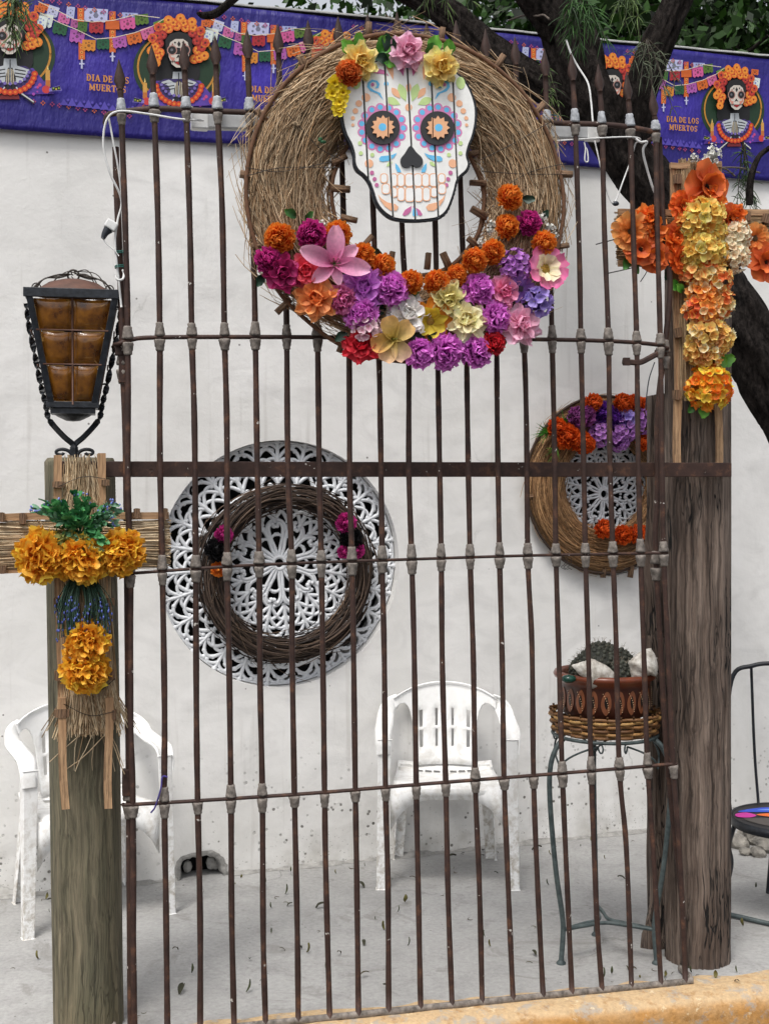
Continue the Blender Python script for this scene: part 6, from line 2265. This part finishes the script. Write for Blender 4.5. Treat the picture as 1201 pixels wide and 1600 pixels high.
bk = thing('basket_tray', 'low woven brown wicker tray under the clay pot on the iron stand', 'basket', (SX[0], 4.26, zr + 0.004))
rb = 0.168
Nst = 26
for k in range(6):
    mb = MB()
    t = np.linspace(0, 2 * PI, Nst * 6 + 1)[:-1]
    ph = PI * (k % 2)
    P = [((rb + 0.004 * k * .5 + 0.006 * math.sin(t_ * Nst / 2 + ph)) * math.cos(t_), (rb + 0.004 * k * .5 + 0.006 * math.sin(t_ * Nst / 2 + ph)) * math.sin(t_), 0.010 + 0.0118 * k + 0.002 * mnoise.noise((t_ * 3, k * 3.1, 0))) for t_ in t]
    mb.tube(P, 0.0056, 5, np.array(hx(['#7a5430', '#a87c48', '#6a4626', '#94683a', '#b08850', '#7a5430'][k])), closed=True, ref=(0, 0, 1))
    mb.build('wicker_row', MT['wicker'], bk)
mb = MB()
for i in range(Nst):
    t_ = i * 2 * PI / Nst
    mb.tube([(rb * math.cos(t_), rb * math.sin(t_), 0.004), ((rb + .012) * math.cos(t_), (rb + .012) * math.sin(t_), 0.080)], 0.004, 5, hx('#6a4a2a'))
mb.lathe([(0.001, 0.004), (rb, 0.006)], 30, col=hx('#6a4a2a'))
mb.build('stakes', MT['wicker'], bk)

pot = thing('clay_pot', 'glazed reddish brown clay bowl with a carved leaf band on the wicker tray', 'pot', (SX[0], 4.26, zr + 0.062))
mb = MB()
prof = [(0.001, 0.0), (0.125, 0.0), (0.143, 0.012), (0.148, 0.05), (0.150, 0.105), (0.153, 0.118), (0.166, 0.126), (0.170, 0.136), (0.165, 0.145), (0.152, 0.146), (0.146, 0.138), (0.142, 0.10), (0.001, 0.10)]
cols = np.array([hx('#46241a')] * 5 + [hx('#763c26')] * 6 + [hx('#2a1c14')] * 2)
P = np.array([[(r * math.cos(t), r * math.sin(t), z) for t in np.linspace(0, 2 * PI, 57)[:-1]] for r, z in prof])
mb.grid(P, np.repeat(cols[:, None, :], 56, 1), wv=True)
mb.build('bowl', MT['clay'], pot)
mb = MB()


def onpot(t, z, r=0.1515):
    return (r * math.cos(t), r * math.sin(t), z)


NB = 22
for i in range(NB):
    t = i * 2 * PI / NB
    for pts, col, rad in (([(0.0, .022), (.11, .05), (.10, .085), (.02, .100), (-.09, .075), (-.10, .045)], '#7c4a30', .1512), ([(0.005, .042), (.05, .060), (.02, .084), (-.035, .066)], '#160f0c', .1522)):
        q = [onpot(t + a_, z, rad) for a_, z in catmull(pts, 3, closed=True)]
        c = onpot(t, .062, rad + 0.0012)
        mb.add(q + [c], [(j, (j + 1) % len(q), len(q)) for j in range(len(q))], hx(col))
    for j in range(9):
        u = j / 8
        mb.ball(onpot(t + .06 - .12 * u + 0.03 * math.sin(u * PI), .034 + .058 * u, .153), (0.0016, 0.0016, 0.0016), 5, 4, hx('#d8b48a'))
mb.build('carved_band', MT['clay'], pot)

ca = thing('cactus', 'dark knobbly cactus clump growing in the clay bowl', 'cactus', (SX[0] + 0.0, 4.26, zr + 0.165))
rs = np.random.RandomState(8)
for k, (dx, dy, dz, r) in enumerate([(-0.02, 0.02, 0.045, 0.075), (0.035, 0.03, 0.05, 0.068), (0.045, -0.03, 0.02, 0.058), (-0.05, 0.06, 0.03, 0.055), (0.0, 0.06, 0.07, 0.06)]):
    mb = MB()
    mb.ball((dx, dy, dz), (r, r, r * .95), 18, 12, hx('#282a22'))
    n_ = 110
    for i in range(n_):
        z = 1 - 1.5 * (i + .5) / n_
        a_ = i * 2.39996
        q = math.sqrt(1 - z * z)
        d = np.array((q * math.cos(a_), q * math.sin(a_), z))
        mb.ball(np.array((dx, dy, dz)) + d * r * np.array((1, 1, .95)), (0.0078, 0.0078, 0.0078), 6, 5, np.array(hx('#44463c')) * rs.uniform(.6, 1.3))
        if i % 2 == 0:
            e = np.array((dx, dy, dz)) + d * (r + 0.006)
            for _ in range(3):
                dd = d + rs.normal(0, .5, 3)
                mb.tube([e, e + dd * 0.009], 0.0005, 3, hx('#8a8070'), cap=False)
    mb.build('cactus_head', MT['cactus'], ca)


def shell(name, label, loc, rotz, roty, L, W, seed):
    rs = random.Random(seed)
    o = thing(name, label, 'shell', loc, rotz)
    mb = MB()
    P = []
    for u in np.linspace(0, 1, 30):
        x = L * (u - 0.45)
        rr_ = W * (math.sin(PI * min(1, u * 1.02 + .02)) ** 0.75) * (1.0 if u > .35 else 0.55 + 1.28 * u)
        step = 0.10 * rr_ * (1 if int(u * 9) % 2 and u < .45 else 0)
        row = []
        for j in range(18):
            t = j * 2 * PI / 18
            knob = 1 + 0.13 * max(0, math.cos(5 * t + u * 4)) * (0.25 < u < .55) + 0.05 * mnoise.noise((u * 6, t, seed))
            flare = 1 + (0.55 if 0.4 < u < 0.9 else 0.0) * max(0, math.cos(t - 4.4)) ** 3
            row.append((x, (rr_ + step) * knob * flare * math.cos(t) * .9, (rr_ + step) * knob * flare * math.sin(t)))
        P.append(row)
    Q = rotm('Y', roty)
    mb.grid(np.array(P) @ Q.T, wv=True)
    mb.build('shell_body', MT['shell'], o)
    mb = MB()
    P = [[(L * (u - .45), W * (-.10 + .55 * v), -W * (0.9 + .25 * math.sin(PI * u)) + .002) for v in (0, .5, 1)] for u in np.linspace(.42, .85, 9)]
    mb.grid(np.array(P) @ Q.T)
    mb.build('shell_lip', MT['shell'], o)
    return o


pz = zr + 0.055 + 0.146
s1 = at(926, 1040, 4.14)
shell('seashell', 'white pointed seashell lying in the clay bowl in front of the cactus', (s1[0], 4.14, pz + 0.022), 0.15, 0.28, 0.165, 0.036, 2)
s2 = at(1001, 1030, 4.15)
shell('seashell', 'white seashell propped upright at the right rim of the clay bowl', (s2[0], 4.15, pz + 0.038), 0.3, -1.0, 0.13, 0.036, 5)
s3 = at(888, 1046, 4.14)
gl = MB()
gl.ball((0, 0, 0), (0.026, 0.02, 0.014), 9, 6)
o = gl.build('glass_lump', MT['green_glass'], None, loc=(s3[0], 4.14, pz - 0.002))
tag(o, 'dark green shiny glass lump at the left rim of the clay bowl', 'ornament')

# ------------------------------------------------------------------ iron garden chair, partly outside the frame
ic = thing('iron_chair', 'black iron garden chair with a colourful mosaic seat at the right edge', 'chair', (at(1232, 1280, 4.62)[0], 4.62, 0), -0.15)
zs = EYE - (1278 - HY) / F * 4.62
ra = 0.205
mb = MB()
mb.lathe([(ra - .004, 0.0), (ra, 0.004), (ra, -0.028), (ra - .006, -0.03), (ra - 0.01, -.004)], 44, (0, 0, zs))
mb.lathe([(0.001, -.012), (ra - .004, -.012)], 44, (0, 0, zs))
mb.build('seat_rim', MT['black'], ic)
mb = MB()
mb.lathe([(0.0005, 0.001), (ra - 0.006, 0.0)], 44, (0, 0, zs), hx('#1c1a1c'))


def flatp(pts, col, z):
    mb.add([(x * ra, y * ra, zs + z) for x, y in pts], [tuple(range(len(pts)))], hx(col))


flatp(catmull([(-.85, .25), (-.5, .55), (0, .70), (.5, .6), (.85, .3), (.6, .2), (.1, .35), (-.4, .3)], 3, closed=True), '#2c50c8', 0.0022)
flatp(catmull([(-.5, .42), (-.1, .56), (.3, .55), (.1, .48)], 3, closed=True), '#7aa0e8', 0.0026)
flatp(catmull([(-.9, .1), (-.7, .22), (-.55, .05), (-.7, -.12), (-.9, -.1)], 3, closed=True), '#c82c9a', 0.0024)
flatp(catmull([(-.55, .1), (-.2, .25), (.2, .2), (.4, .05), (.1, -.05), (-.3, -.02)], 3, closed=True), '#e06a24', 0.0028)
flatp(catmull([(-.3, .1), (-.1, .14), (0, .08), (-.15, .04)], 3, closed=True), '#5a2410', 0.0031)
flatp(catmull([(-.8, -.2), (-.4, -.12), (.1, -.15), (.6, -.3), (.3, -.6), (-.3, -.65), (-.6, -.5)], 3, closed=True), '#4a4440', 0.0022)
mb.build('mosaic_seat', MT['print'], ic, smooth=False)
for i in range(4):
    a_ = i * PI / 2 + .15
    d = np.array((math.cos(a_), math.sin(a_), 0))
    mb = MB()
    mb.tube(catmull([d * (ra - .01) + (0, 0, zs - .02), d * (ra + .012) + (0, 0, zs - .10), d * (ra + .005) + (0, 0, zs * .5), d * (ra + .05) + (0, 0, 0.004)], 7), 0.0085, 7)
    mb.build('leg', MT['black'], ic)
mb = MB()
zb0 = EYE - (1040 - HY) / F * 4.8
P = catmull([(-.195, .10, zs - .02), (-.205, .16, zs + .16), (-.18, .19, zb0 - .06), (-.10, .20, zb0 - .005), (0.0, .205, zb0 + .004), (.10, .20, zb0 - .005), (.18, .19, zb0 - .06), (.205, .16, zs + .16), (.195, .10, zs - .02)], 8)
mb.tube(P, 0.0085, 7)
mb.build('back_hoop', MT['black'], ic)
for x in (-.09, 0.0, .09):
    mb = MB()
    mb.tube(catmull([(x * .9, .19, zs - .01), (x * 1.0 - .005, .20, zs + .2), (x * 1.05 - .012, .203, zb0 - 0.006)], 6), 0.0055, 6)
    mb.build('back_spindle', MT['black'], ic)
a_, b_ = floor_at(1130, 1432), floor_at(1300, 1470)
mb = MB()
mb.tube([(a_[0], a_[1], .012), ((a_[0] + b_[0]) / 2, (a_[1] + b_[1]) / 2, .010), (b_[0], b_[1], .012)], 0.009, 8)
o = mb.build('iron_rod', MT['green_iron'], None)
tag(o, 'dark green iron rod lying on the concrete right of the dark post', 'rod')

# ------------------------------------------------------------------ stones, leaves
for i, (px, py, r) in enumerate([(1158, 1330, 17), (1182, 1322, 22), (1205, 1335, 22), (1190, 1345, 12), (1170, 1342, 10), (1232, 1335, 26)]):
    p = floor_at(px, py)
    s_ = r / F * p[1]
    bm = bmesh.new()
    bmesh.ops.create_icosphere(bm, subdivisions=3, radius=s_)
    for v in bm.verts:
        v.co *= 1 + 0.35 * mnoise.noise(v.co / s_ * 1.1 + Vector((i * 7, 0, 0))) + 0.12 * mnoise.noise(v.co / s_ * 3.5)
        v.co.z *= 0.75
    me = bpy.data.meshes.new('stone')
    bm.to_mesh(me)
    bm.free()
    me.materials.append(MT['stone'])
    o = inst('stone', me, None, loc=(p[0], p[1] + 0.06, s_ * 0.5))
    tag(o, ['small dark stone nearest the dark post at the foot of the wall', 'large mottled stone at the foot of the wall beneath the mosaic seat', 'mottled stone at the right edge of the rock pile by the wall', 'little flat stone in front of the rock pile', 'smallest stone at the left front of the rock pile', 'stone at the wall foot beyond the right edge'][i], 'stone')

DRY = []
for i in range(6):
    rr = random.Random(50 + i)
    mb = MB()
    P = petal_grid(1, 0.12 + 0.05 * (i % 3), .8, .8, .6, 0.5, -1.6 if i % 2 else 1.4, 8, 3, .06, rr)
    if i in (1, 4):
        P = petal_grid(1, 0.07, .6, .6, .5, 0, 0, 10, 3, .03, rr)
        for r_i in range(P.shape[0]):
            t = r_i / (P.shape[0] - 1) * 3.6
            w = P[r_i, :, 0].copy()
            P[r_i, :, 0] = 0.28 * math.cos(t) * (1 + w)
            P[r_i, :, 1] = 0.28 * math.sin(t) * (1 + w)
            P[r_i, :, 2] = np.abs(w) * .8 + 0.04
    P[:, :, 2] -= P[:, :, 2].min() - 0.02
    c0 = [hx('#3a4020'), hx('#4a3c20'), hx('#5a5424'), hx('#3a3018'), hx('#54502a'), hx('#2a2a16')][i]
    mb.grid(P, gcol(c0, [q * 1.2 for q in c0], P.shape[0], 3, rr))
    DRY.append(mb.mesh('fallen_leaf', MT['dry']))
pts = [(446, 1412), (353, 1432), (424, 1420), (410, 1433), (322, 1452), (270, 1490), (300, 1522), (306, 1530), (287, 1547), (364, 1459), (402, 1463), (390, 1503), (385, 1552), (405, 1549), (424, 1460), (496, 1457), (457, 1471), (480, 1490), (508, 1419), (505, 1435), (527, 1495), (510, 1518), (543, 1378), (560, 1385), (600, 1455), (592, 1481), (575, 1527), (598, 1545), (619, 1371), (621, 1426), (640, 1376), (623, 1397), (632, 1411), (637, 1479), (634, 1501), (690, 1400), (712, 1364), (640, 1369), (700, 1418), (735, 1437), (668, 1530), (765, 1480), (757, 1465), (780, 1555), (850, 1531), (826, 1506), (905, 1500), (955, 1523), (845, 1330), (900, 1336), (965, 1375), (832, 1450), (860, 1410), (857, 1384), (930, 1555), (1030, 1545), (225, 1583), (218, 1596), (235, 1590), (60, 1500), (20, 1515), (75, 1580), (1180, 1388), (1160, 1448), (1195, 1430), (1040, 1535), (1000, 1540), (1175, 1500)]
rs = np.random.RandomState(77)
pts = [q for j, q in enumerate(pts) if j % 3 != 1]
for _ in range(70):
    t = rs.rand()
    if t < .55:
        x = rs.uniform(20, 1000)
        pts.append((x, 1406 - x * 0.104 + rs.exponential(14) + 4))
    elif t < .92:
        pts.append((1040 + rs.normal(0, 60), 1524 + rs.normal(0, 9)))
    else:
        pts.append((rs.uniform(210, 1000), rs.uniform(1400, 1590)))
for i, (px, py) in enumerate(pts):
    p = floor_at(px, min(py, 1590))
    k = R.randrange(6)
    s_ = R.uniform(0.020, 0.045) if i < 68 else R.uniform(0.010, 0.030)
    mt = Matrix.Translation((p[0], p[1], 0.002)) @ Matrix.Rotation(R.uniform(0, 6.28), 4, 'Z') @ Matrix.Rotation(R.uniform(-.15, .15), 4, 'X') @ Matrix.Diagonal((s_, s_, s_, 1))
    o = inst('fallen_leaf', DRY[k], None, mat=mt)
    tag(o, 'small curled dry leaf fallen on the grey concrete floor', 'leaf', 'dry leaves scattered over the concrete floor')

# ------------------------------------------------------------------ tube light, cables, ties
tl = thing('tube_light', 'white tube light fixture tied behind the top rail of the grille', 'light', GRL.o, YAW_G)
a_, b_ = GRL.L(312, 190, -0.05), GRL.L(926, 208, -0.05)
mb = MB()
mb.box((a_ + b_) / 2, (b_[0] - a_[0], 0.03, 0.044), rot=rotm('Y', -math.atan2(b_[2] - a_[2], b_[0] - a_[0])))
mb.build('housing', MT['tubecap'], tl, smooth=False, bevel=0.005)
for q in (a_, b_):
    mb = MB()
    mb.box(q, (0.05, 0.036, 0.048))
    mb.build('end_cap', MT['tubew'], tl, smooth=False, bevel=0.004)


def cable(name, label, pts, r, mat, cat='cable', off=0.0):
    P = catmull([GRL.L(p[0], p[1], p[2] if len(p) > 2 else off) for p in pts], 8)
    mb = MB()
    mb.tube(P, r, 7)
    o = mb.build(name, MT[mat], None)
    o.location = GRL.o
    o.rotation_euler = (0, 0, YAW_G)
    return tag(o, label, cat)


cable('power_cable', 'white power cable looping from the tube light down the left stile of the grille', [(318, 188, -.02), (280, 186, .012), (230, 178, .016), (185, 174, .02), (166, 190, .02), (162, 230, .015), (172, 270, .01), (186, 300, .0), (190, 320, -.01), (184, 345, -.01), (180, 380, -.005), (186, 440, -.01), (190, 480, -.01)], 0.0032, 'cable')
cable('power_cable', 'thin white cable hanging between the left stile rods near the top rail', [(170, 182, .01), (176, 215, .01), (186, 270, .0), (192, 330, -.02), (196, 400, -.02), (198, 500, -.02)], 0.0028, 'cable')
plg = thing('plug', 'black plug in a white socket hanging on the cable by the left stile', 'plug', GRL.o, YAW_G)
mb = MB()
mb.box(GRL.L(174, 352, 0.0), (0.034, 0.022, 0.026), rot=rotm('Y', .5))
mb.build('socket', MT['cable'], plg, smooth=False, bevel=0.004)
mb = MB()
mb.tube(catmull([GRL.L(170, 358, 0.0), GRL.L(165, 364, 0.0), GRL.L(161, 373, 0.0)], 5), np.linspace(0.014, 0.006, 11), 8)
mb.build('plug_body', MT['plug'], plg)
mb = MB()
mb.tube(catmull([GRL.L(161, 373, 0), GRL.L(168, 382, 0), GRL.L(180, 392, 0), GRL.L(186, 400, 0)], 5), 0.0018, 5)
mb.build('lead', MT['cable'], plg)
for i, (y0, y1) in enumerate([(394, 402), (416, 424)]):
    mb = MB()
    q = GRL.L(189, (y0 + y1) / 2, -0.015)
    mb.tube([q + np.array((0.016 * math.cos(t), 0.02 * math.sin(t), 0.0007 * t)) for t in np.linspace(0, 12, 40)], 0.0016, 5)
    o = mb.build('twist_tie', MT['tie'], None)
    o.location = GRL.o
    o.rotation_euler = (0, 0, YAW_G)
    tag(o, ['upper green twist tie round the left stile above the lantern', 'lower green twist tie round the left stile above the lantern'][i], 'tie')
cable('cable_loop', 'short white cable loop tied to the left stile just above the lantern', [(180, 430, .01), (184, 437, .015), (192, 436, .012), (194, 428, 0), (192, 422, -.01)], 0.0034, 'cable')
cable('power_cable', 'white cable with a black end drooping below the right end of the tube light', [(926, 210, -.05), (932, 235, -.02), (940, 270, -.01), (948, 300, -.01), (955, 316, -.01), (962, 312, -.01), (972, 285, -.01), (985, 250, -.02), (992, 225, -.02), (1000, 218, .0), (985, 214, .01), (930, 216, .005), (870, 220, -.01)], 0.0024, 'cable')
mb = MB()
mb.ball(GRL.L(961, 318, -0.012), (0.012, 0.008, 0.008), 8, 6)
o = mb.build('connector', MT['plug'], None)
o.location = GRL.o
o.rotation_euler = (0, 0, YAW_G)
tag(o, 'small black connector at the lowest point of the drooping white cable', 'connector')
cable('cable_tail', 'white cable tail curling under the right end of the top rail', [(992, 216, .012), (1000, 222, .015), (1010, 222, .01), (1004, 236, 0), (1012, 270, -.02), (1022, 300, -.03), (1034, 318, -.04)], 0.0038, 'cable')
cable('cable_tail', 'thin white cable rising past the spear tips into the tree', [(884, 62, -.10), (892, 85, -.10), (903, 105, -.10), (918, 130, -.08), (923, 160, -.06), (926, 192, -.04), (932, 215, -.03)], 0.0030, 'cable')
cable('pull_tag', 'small white tag hanging from the right end of the tube light', [(912, 222, .0), (914, 232, .0), (913, 250, .0), (918, 252, .0), (917, 236, .0), (914, 230, .0)], 0.0022, 'cable', 'tag')
cable('purple_cord', 'short purple cord tied to the grille by the lowest left rail', [(262, 1214, .012), (254, 1214, .014), (252, 1230, .016), (247, 1248, .016), (242, 1262, .014), (236, 1270, .012)], 0.0025, 'cord', 'cord')
cable('thin_cord', 'thin black cord hanging beside the right stile of the grille', [(1022, 566, .0), (1014, 590, .0), (1010, 615, -.01), (1008, 640, -.02)], 0.0018, 'plug', 'cord')

# ------------------------------------------------------------------ mesquite tree in front of the wall
TY = 5.02
tree = thing('mesquite_tree', 'leaning dark mesquite tree between the white wall and the grille', 'tree', (at(1420, 740, TY)[0], TY, 0))
tb = np.array((at(1420, 740, TY)[0], TY, 0.0))


def limb(name, pts, parent=tree, seed=0, name_mat='bark', rough=0.30):
    """pts: (px, py, radius px, depth offset)"""
    C_ = catmull([np.append(at(x, y, TY + dy) - tb, r / F * TY) for x, y, r, dy in pts], 16)
    P = C_[:, :3]
    T = nrm(np.gradient(P, axis=0))
    ring = []
    acc = 0
    for i in range(len(P)):
        if i: acc += np.linalg.norm(P[i] - P[i - 1])
        n1 = np.cross(T[i], (0, 1, 0))
        n1 /= np.linalg.norm(n1)
        n2 = np.cross(T[i], n1)
        row = []
        for j in range(64):
            a_ = j * 2 * PI / 64
            f = mnoise.noise((math.cos(a_) * 2 + seed, math.sin(a_) * 2, acc * 4))
            f2 = mnoise.noise((math.cos(a_) * 8 + seed, math.sin(a_) * 8, acc * 5))
            rr_ = C_[i, 3] * (1 + rough * .7 * f + rough * 1.3 * (min(.35, abs(f2)) - 0.25))
            row.append(P[i] + rr_ * (math.cos(a_) * n1 + math.sin(a_) * n2))
        ring.append(row)
    mb = MB()
    mb.grid(np.array(ring), wv=True)
    return mb.build(name, MT[name_mat], parent)


limb('trunk', [(1440, 1900, 62, 0), (1420, 1500, 54, 0), (1380, 1100, 50, 0), (1310, 830, 47, 0), (1230, 650, 46, 0), (1160, 520, 46, 0), (1095, 410, 44, 0), (1030, 310, 42, 0), (968, 225, 40, 0), (920, 150, 40, 0), (896, 90, 42, 0), (882, 30, 40, 0), (870, -60, 38, .0)], seed=1)
limb('limb', [(985, 260, 30, 0), (990, 190, 26, -.05), (1005, 130, 25, -.08), (1030, 60, 24, -.1), (1060, -10, 22, -.1), (1090, -90, 20, -.1)], seed=2)
limb('limb', [(930, 185, 36, 0), (880, 150, 26, .0), (820, 118, 26, .02), (770, 85, 26, .05), (730, 48, 25, .08), (690, 15, 24, .1), (630, -20, 22, .1), (560, -60, 20, .1)], seed=3)
limb('limb', [(885, 60, 32, 0), (850, 20, 26, -.05), (820, -30, 24, -.1), (790, -100, 22, -.1)], seed=4)
limb('limb', [(375, -12, 7, -.3), (352, 10, 6, -.3), (335, 22, 6, -.3), (318, 24, 5, -.3), (308, 20, 2, -.3)], seed=5, rough=.25)
limb('limb', [(500, -60, 12, -.2), (430, -30, 9, -.25), (375, -12, 7, -.3), (340, -8, 4, -.3)], seed=6)
limb('limb', [(1096, 480, 8, .2), (1080, 440, 6, .25), (1066, 410, 5, .3), (1000, 340, 4, .3)], seed=7)
limb('limb', [(1170, 320, 5, .1), (1172, 280, 5, .1), (1185, 245, 4, .1), (1210, 225, 4, .1)], seed=8, rough=.3)


def needle_spray(base, ends, n, L, seed, w=0.0022, cols=('#2c4420', '#74904a')):
    rs = np.random.RandomState(seed)
    mb = MB()
    b0 = at(*base) - tb
    for e_ in ends:
        e = at(*e_) - tb
        C_ = catmull([b0, (b0 + e) / 2 + np.array((0, 0, 0.02)), e], 8)
        mb.tube(C_, np.linspace(.003, .0012, len(C_)), 4, hx('#3a3020'))
        t = rs.uniform(0.15, 1, n)
        p = np.array([np.array([np.interp(q, np.linspace(0, 1, len(C_)), C_[:, k]) for k in range(3)]) for q in t])
        d = nrm(e - b0)[None, :] * 0.6 + rs.normal(0, .75, (n, 3))
        d = nrm(d)
        ln = rs.uniform(.5, 1.1, n)[:, None] * L
        tt = np.linspace(0, 1, 5)[None, :, None]
        P = p[:, None, :] + d[:, None, :] * ln[:, None, :] * tt
        P[:, :, 2] -= (np.linspace(0, 1, 5) ** 2)[None, :] * L * .35
        k = rs.rand(n)[:, None]
        c = np.array(hx(cols[0])) * (1 - k) + np.array(hx(cols[1])) * k
        mb.strands(P, np.array([.5, 1, 1, .7, .15])[None, :] * w * np.ones((n, 1)), c)
    return mb.build('leaf_spray', MT['leaf'], tree)


needle_spray((20, -20, 4.5), [(30, 40, 4.45), (20, 60, 4.5), (45, 30, 4.45), (25, 75, 4.5), (10, 35, 4.5)], 26, 0.075, 1)
needle_spray((905, -10, 4.75), [(915, 50, 4.7), (890, 60, 4.75), (930, 35, 4.7), (905, 75, 4.75), (945, 60, 4.7), (880, 30, 4.7)], 34, 0.085, 2, cols=('#1c3a14', '#4a7a34'))
needle_spray((1010, 60, 4.75), [(1000, 130, 4.7), (1040, 150, 4.7), (1060, 130, 4.75), (1020, 160, 4.7), (1050, 170, 4.75), (985, 110, 4.8)], 20, 0.06, 3, w=0.0016, cols=('#33402a', '#7a8468'))
needle_spray((850, 90, 4.85), [(865, 180, 4.8), (880, 200, 4.8), (870, 230, 4.8), (855, 160, 4.8)], 16, 0.05, 4, w=.0016)
needle_spray((985, -20, 4.8), [(975, 40, 4.8), (1000, 60, 4.8), (960, 20, 4.8)], 24, 0.07, 5)
needle_spray((1160, 220, 5.3), [(1150, 330, 5.35), (1165, 322, 5.35), (1180, 330, 5.35), (1172, 335, 5.3)], 26, 0.06, 6, cols=('#1c3014', '#4a6a34'))
needle_spray((690, -30, 4.9), [(700, 20, 4.9), (660, 10, 4.9), (745, 10, 4.9)], 16, 0.06, 7)
mb = MB()
P = catmull([at(1035, 410, 5.0) - tb, at(1040, 300, 5.0) - tb, at(1036, 200, 4.98) - tb, at(1040, 260, 4.95) - tb], 8)
for a_, b_ in (((1120, 262, 5.1), (1186, 270, 5.4)), ((1147, 275, 5.1), (1120, 262, 5.0)), ((1010, 330, 5.1), (980, 350, 5.3)), ((795, 32, 5.1), (840, 25, 4.9)), ((840, 25, 4.9), (858, 30, 4.8))):
    mb.tube(catmull([at(*a_) - tb, (at(*a_) + at(*b_)) / 2 - tb + np.array((0, 0, .01)), at(*b_) - tb], 5), 0.004, 5, hx('#5a5048'))
mb.build('bare_twigs', MT['twig'], tree)


# ------------------------------------------------------------------ trees beyond the wall
def leaf_cloud(mb, n, cen, rad, size, cols, seed):
    rs = np.random.RandomState(seed)
    cl = rs.normal(0, 1, (max(6, n // 90), 3))
    cl = cl / np.maximum(1, np.linalg.norm(cl, axis=1, keepdims=True) / rs.uniform(.4, 1, (len(cl), 1)))
    which = rs.randint(0, len(cl), n)
    p = (cl[which] + rs.normal(0, .17, (n, 3))) * np.array(rad) + np.array(cen)
    d = nrm(rs.normal(0, 1, (n, 3)) + np.array((0, 0, -.5)))
    s_ = nrm(np.cross(d, rs.normal(0, 1, (n, 3))))
    L = size * rs.uniform(.6, 1.3, (n, 1))
    W = L * .28
    V = np.stack([p, p + d * L * .5 + s_ * W, p + d * L, p + d * L * .5 - s_ * W], 1)
    tone = rs.uniform(.55, 1.25, len(cl))[which][:, None]
    k = rs.rand(n, 1)
    c = (np.array(hx(cols[0])) * (1 - k) + np.array(hx(cols[1])) * k) * tone
    mb.v.append(V.reshape(-1, 3))
    mb.c.append(np.repeat(c, 4, 0))
    i = np.arange(n) * 4 + mb.n
    mb.f.extend(map(tuple, np.stack([i, i + 1, i + 2, i + 3], 1).tolist()))
    mb.n += n * 4


TREES = [(-4.6, 11.0, 6.2, 'broad dark green tree far left beyond the wall'), (-1.8, 10.5, 5.6, 'tree behind the wall left of the straw wreath'), (0.3, 9.5, 5.8, 'dense dark tree beyond the wall above the skull board'), (1.7, 8.8, 6.2, 'tree beyond the wall behind the dark leaning trunk'), (2.75, 8.4, 6.0, 'thin tree with a pale trunk beyond the wall near the right edge'), (4.2, 9.4, 6.6, 'green tree beyond the wall at the far right'), (1.2, 13.0, 7.5, 'tall dark tree standing behind the nearer garden trees'), (3.4, 13.5, 7.8, 'tall green tree furthest behind the right end of the wall'), (0.9, 10.6, 6.2, 'dark bushy tree beyond the wall between the wreath and the leaning trunk'), (2.2, 10.8, 6.4, 'dark bushy tree beyond the wall above the right half of the banner')]
for i, (x, y, h, lab) in enumerate(TREES):
    t = thing('garden_tree', lab, 'tree', (x, y, -0.16), 0, 'trees beyond the white wall')
    mb = MB()
    rr = random.Random(70 + i)
    mb.tube(catmull([(0, 0, 0), (rr.uniform(-.1, .1), 0, h * .3), (rr.uniform(-.2, .2), 0, h * .6), (rr.uniform(-.2, .2), 0, h * .9)], 6), np.linspace(.11, .03, 19), 10, hx('#5a4a3c') if i == 4 else hx('#2c241e'))
    mb.build('trunk', MT['twig'], t)
    mb = MB()
    for j in range(7):
        a_ = rr.uniform(0, 6.28)
        z0 = h * rr.uniform(.35, .7)
        e = np.array((1.1 * math.cos(a_), 1.1 * math.sin(a_), z0 + rr.uniform(.5, 1.5)))
        mb.tube(catmull([(0, 0, z0), e * np.array((.5, .5, 1)) + (0, 0, -.3), e], 5), np.linspace(.04, .01, 11), 6, hx('#2c241e'))
    mb.build('branches', MT['twig'], t)
    mb = MB()
    leaf_cloud(mb, (9000 if i in (2, 3, 4, 8, 9) else 5000), (0, 0, h * .66), (1.35 if i < 6 else 1.8, 1.0, h * .38), 0.105, ('#0e1a08', '#3a6020'), 90 + i)
    mb.build('crown', MT['leaf'], t)
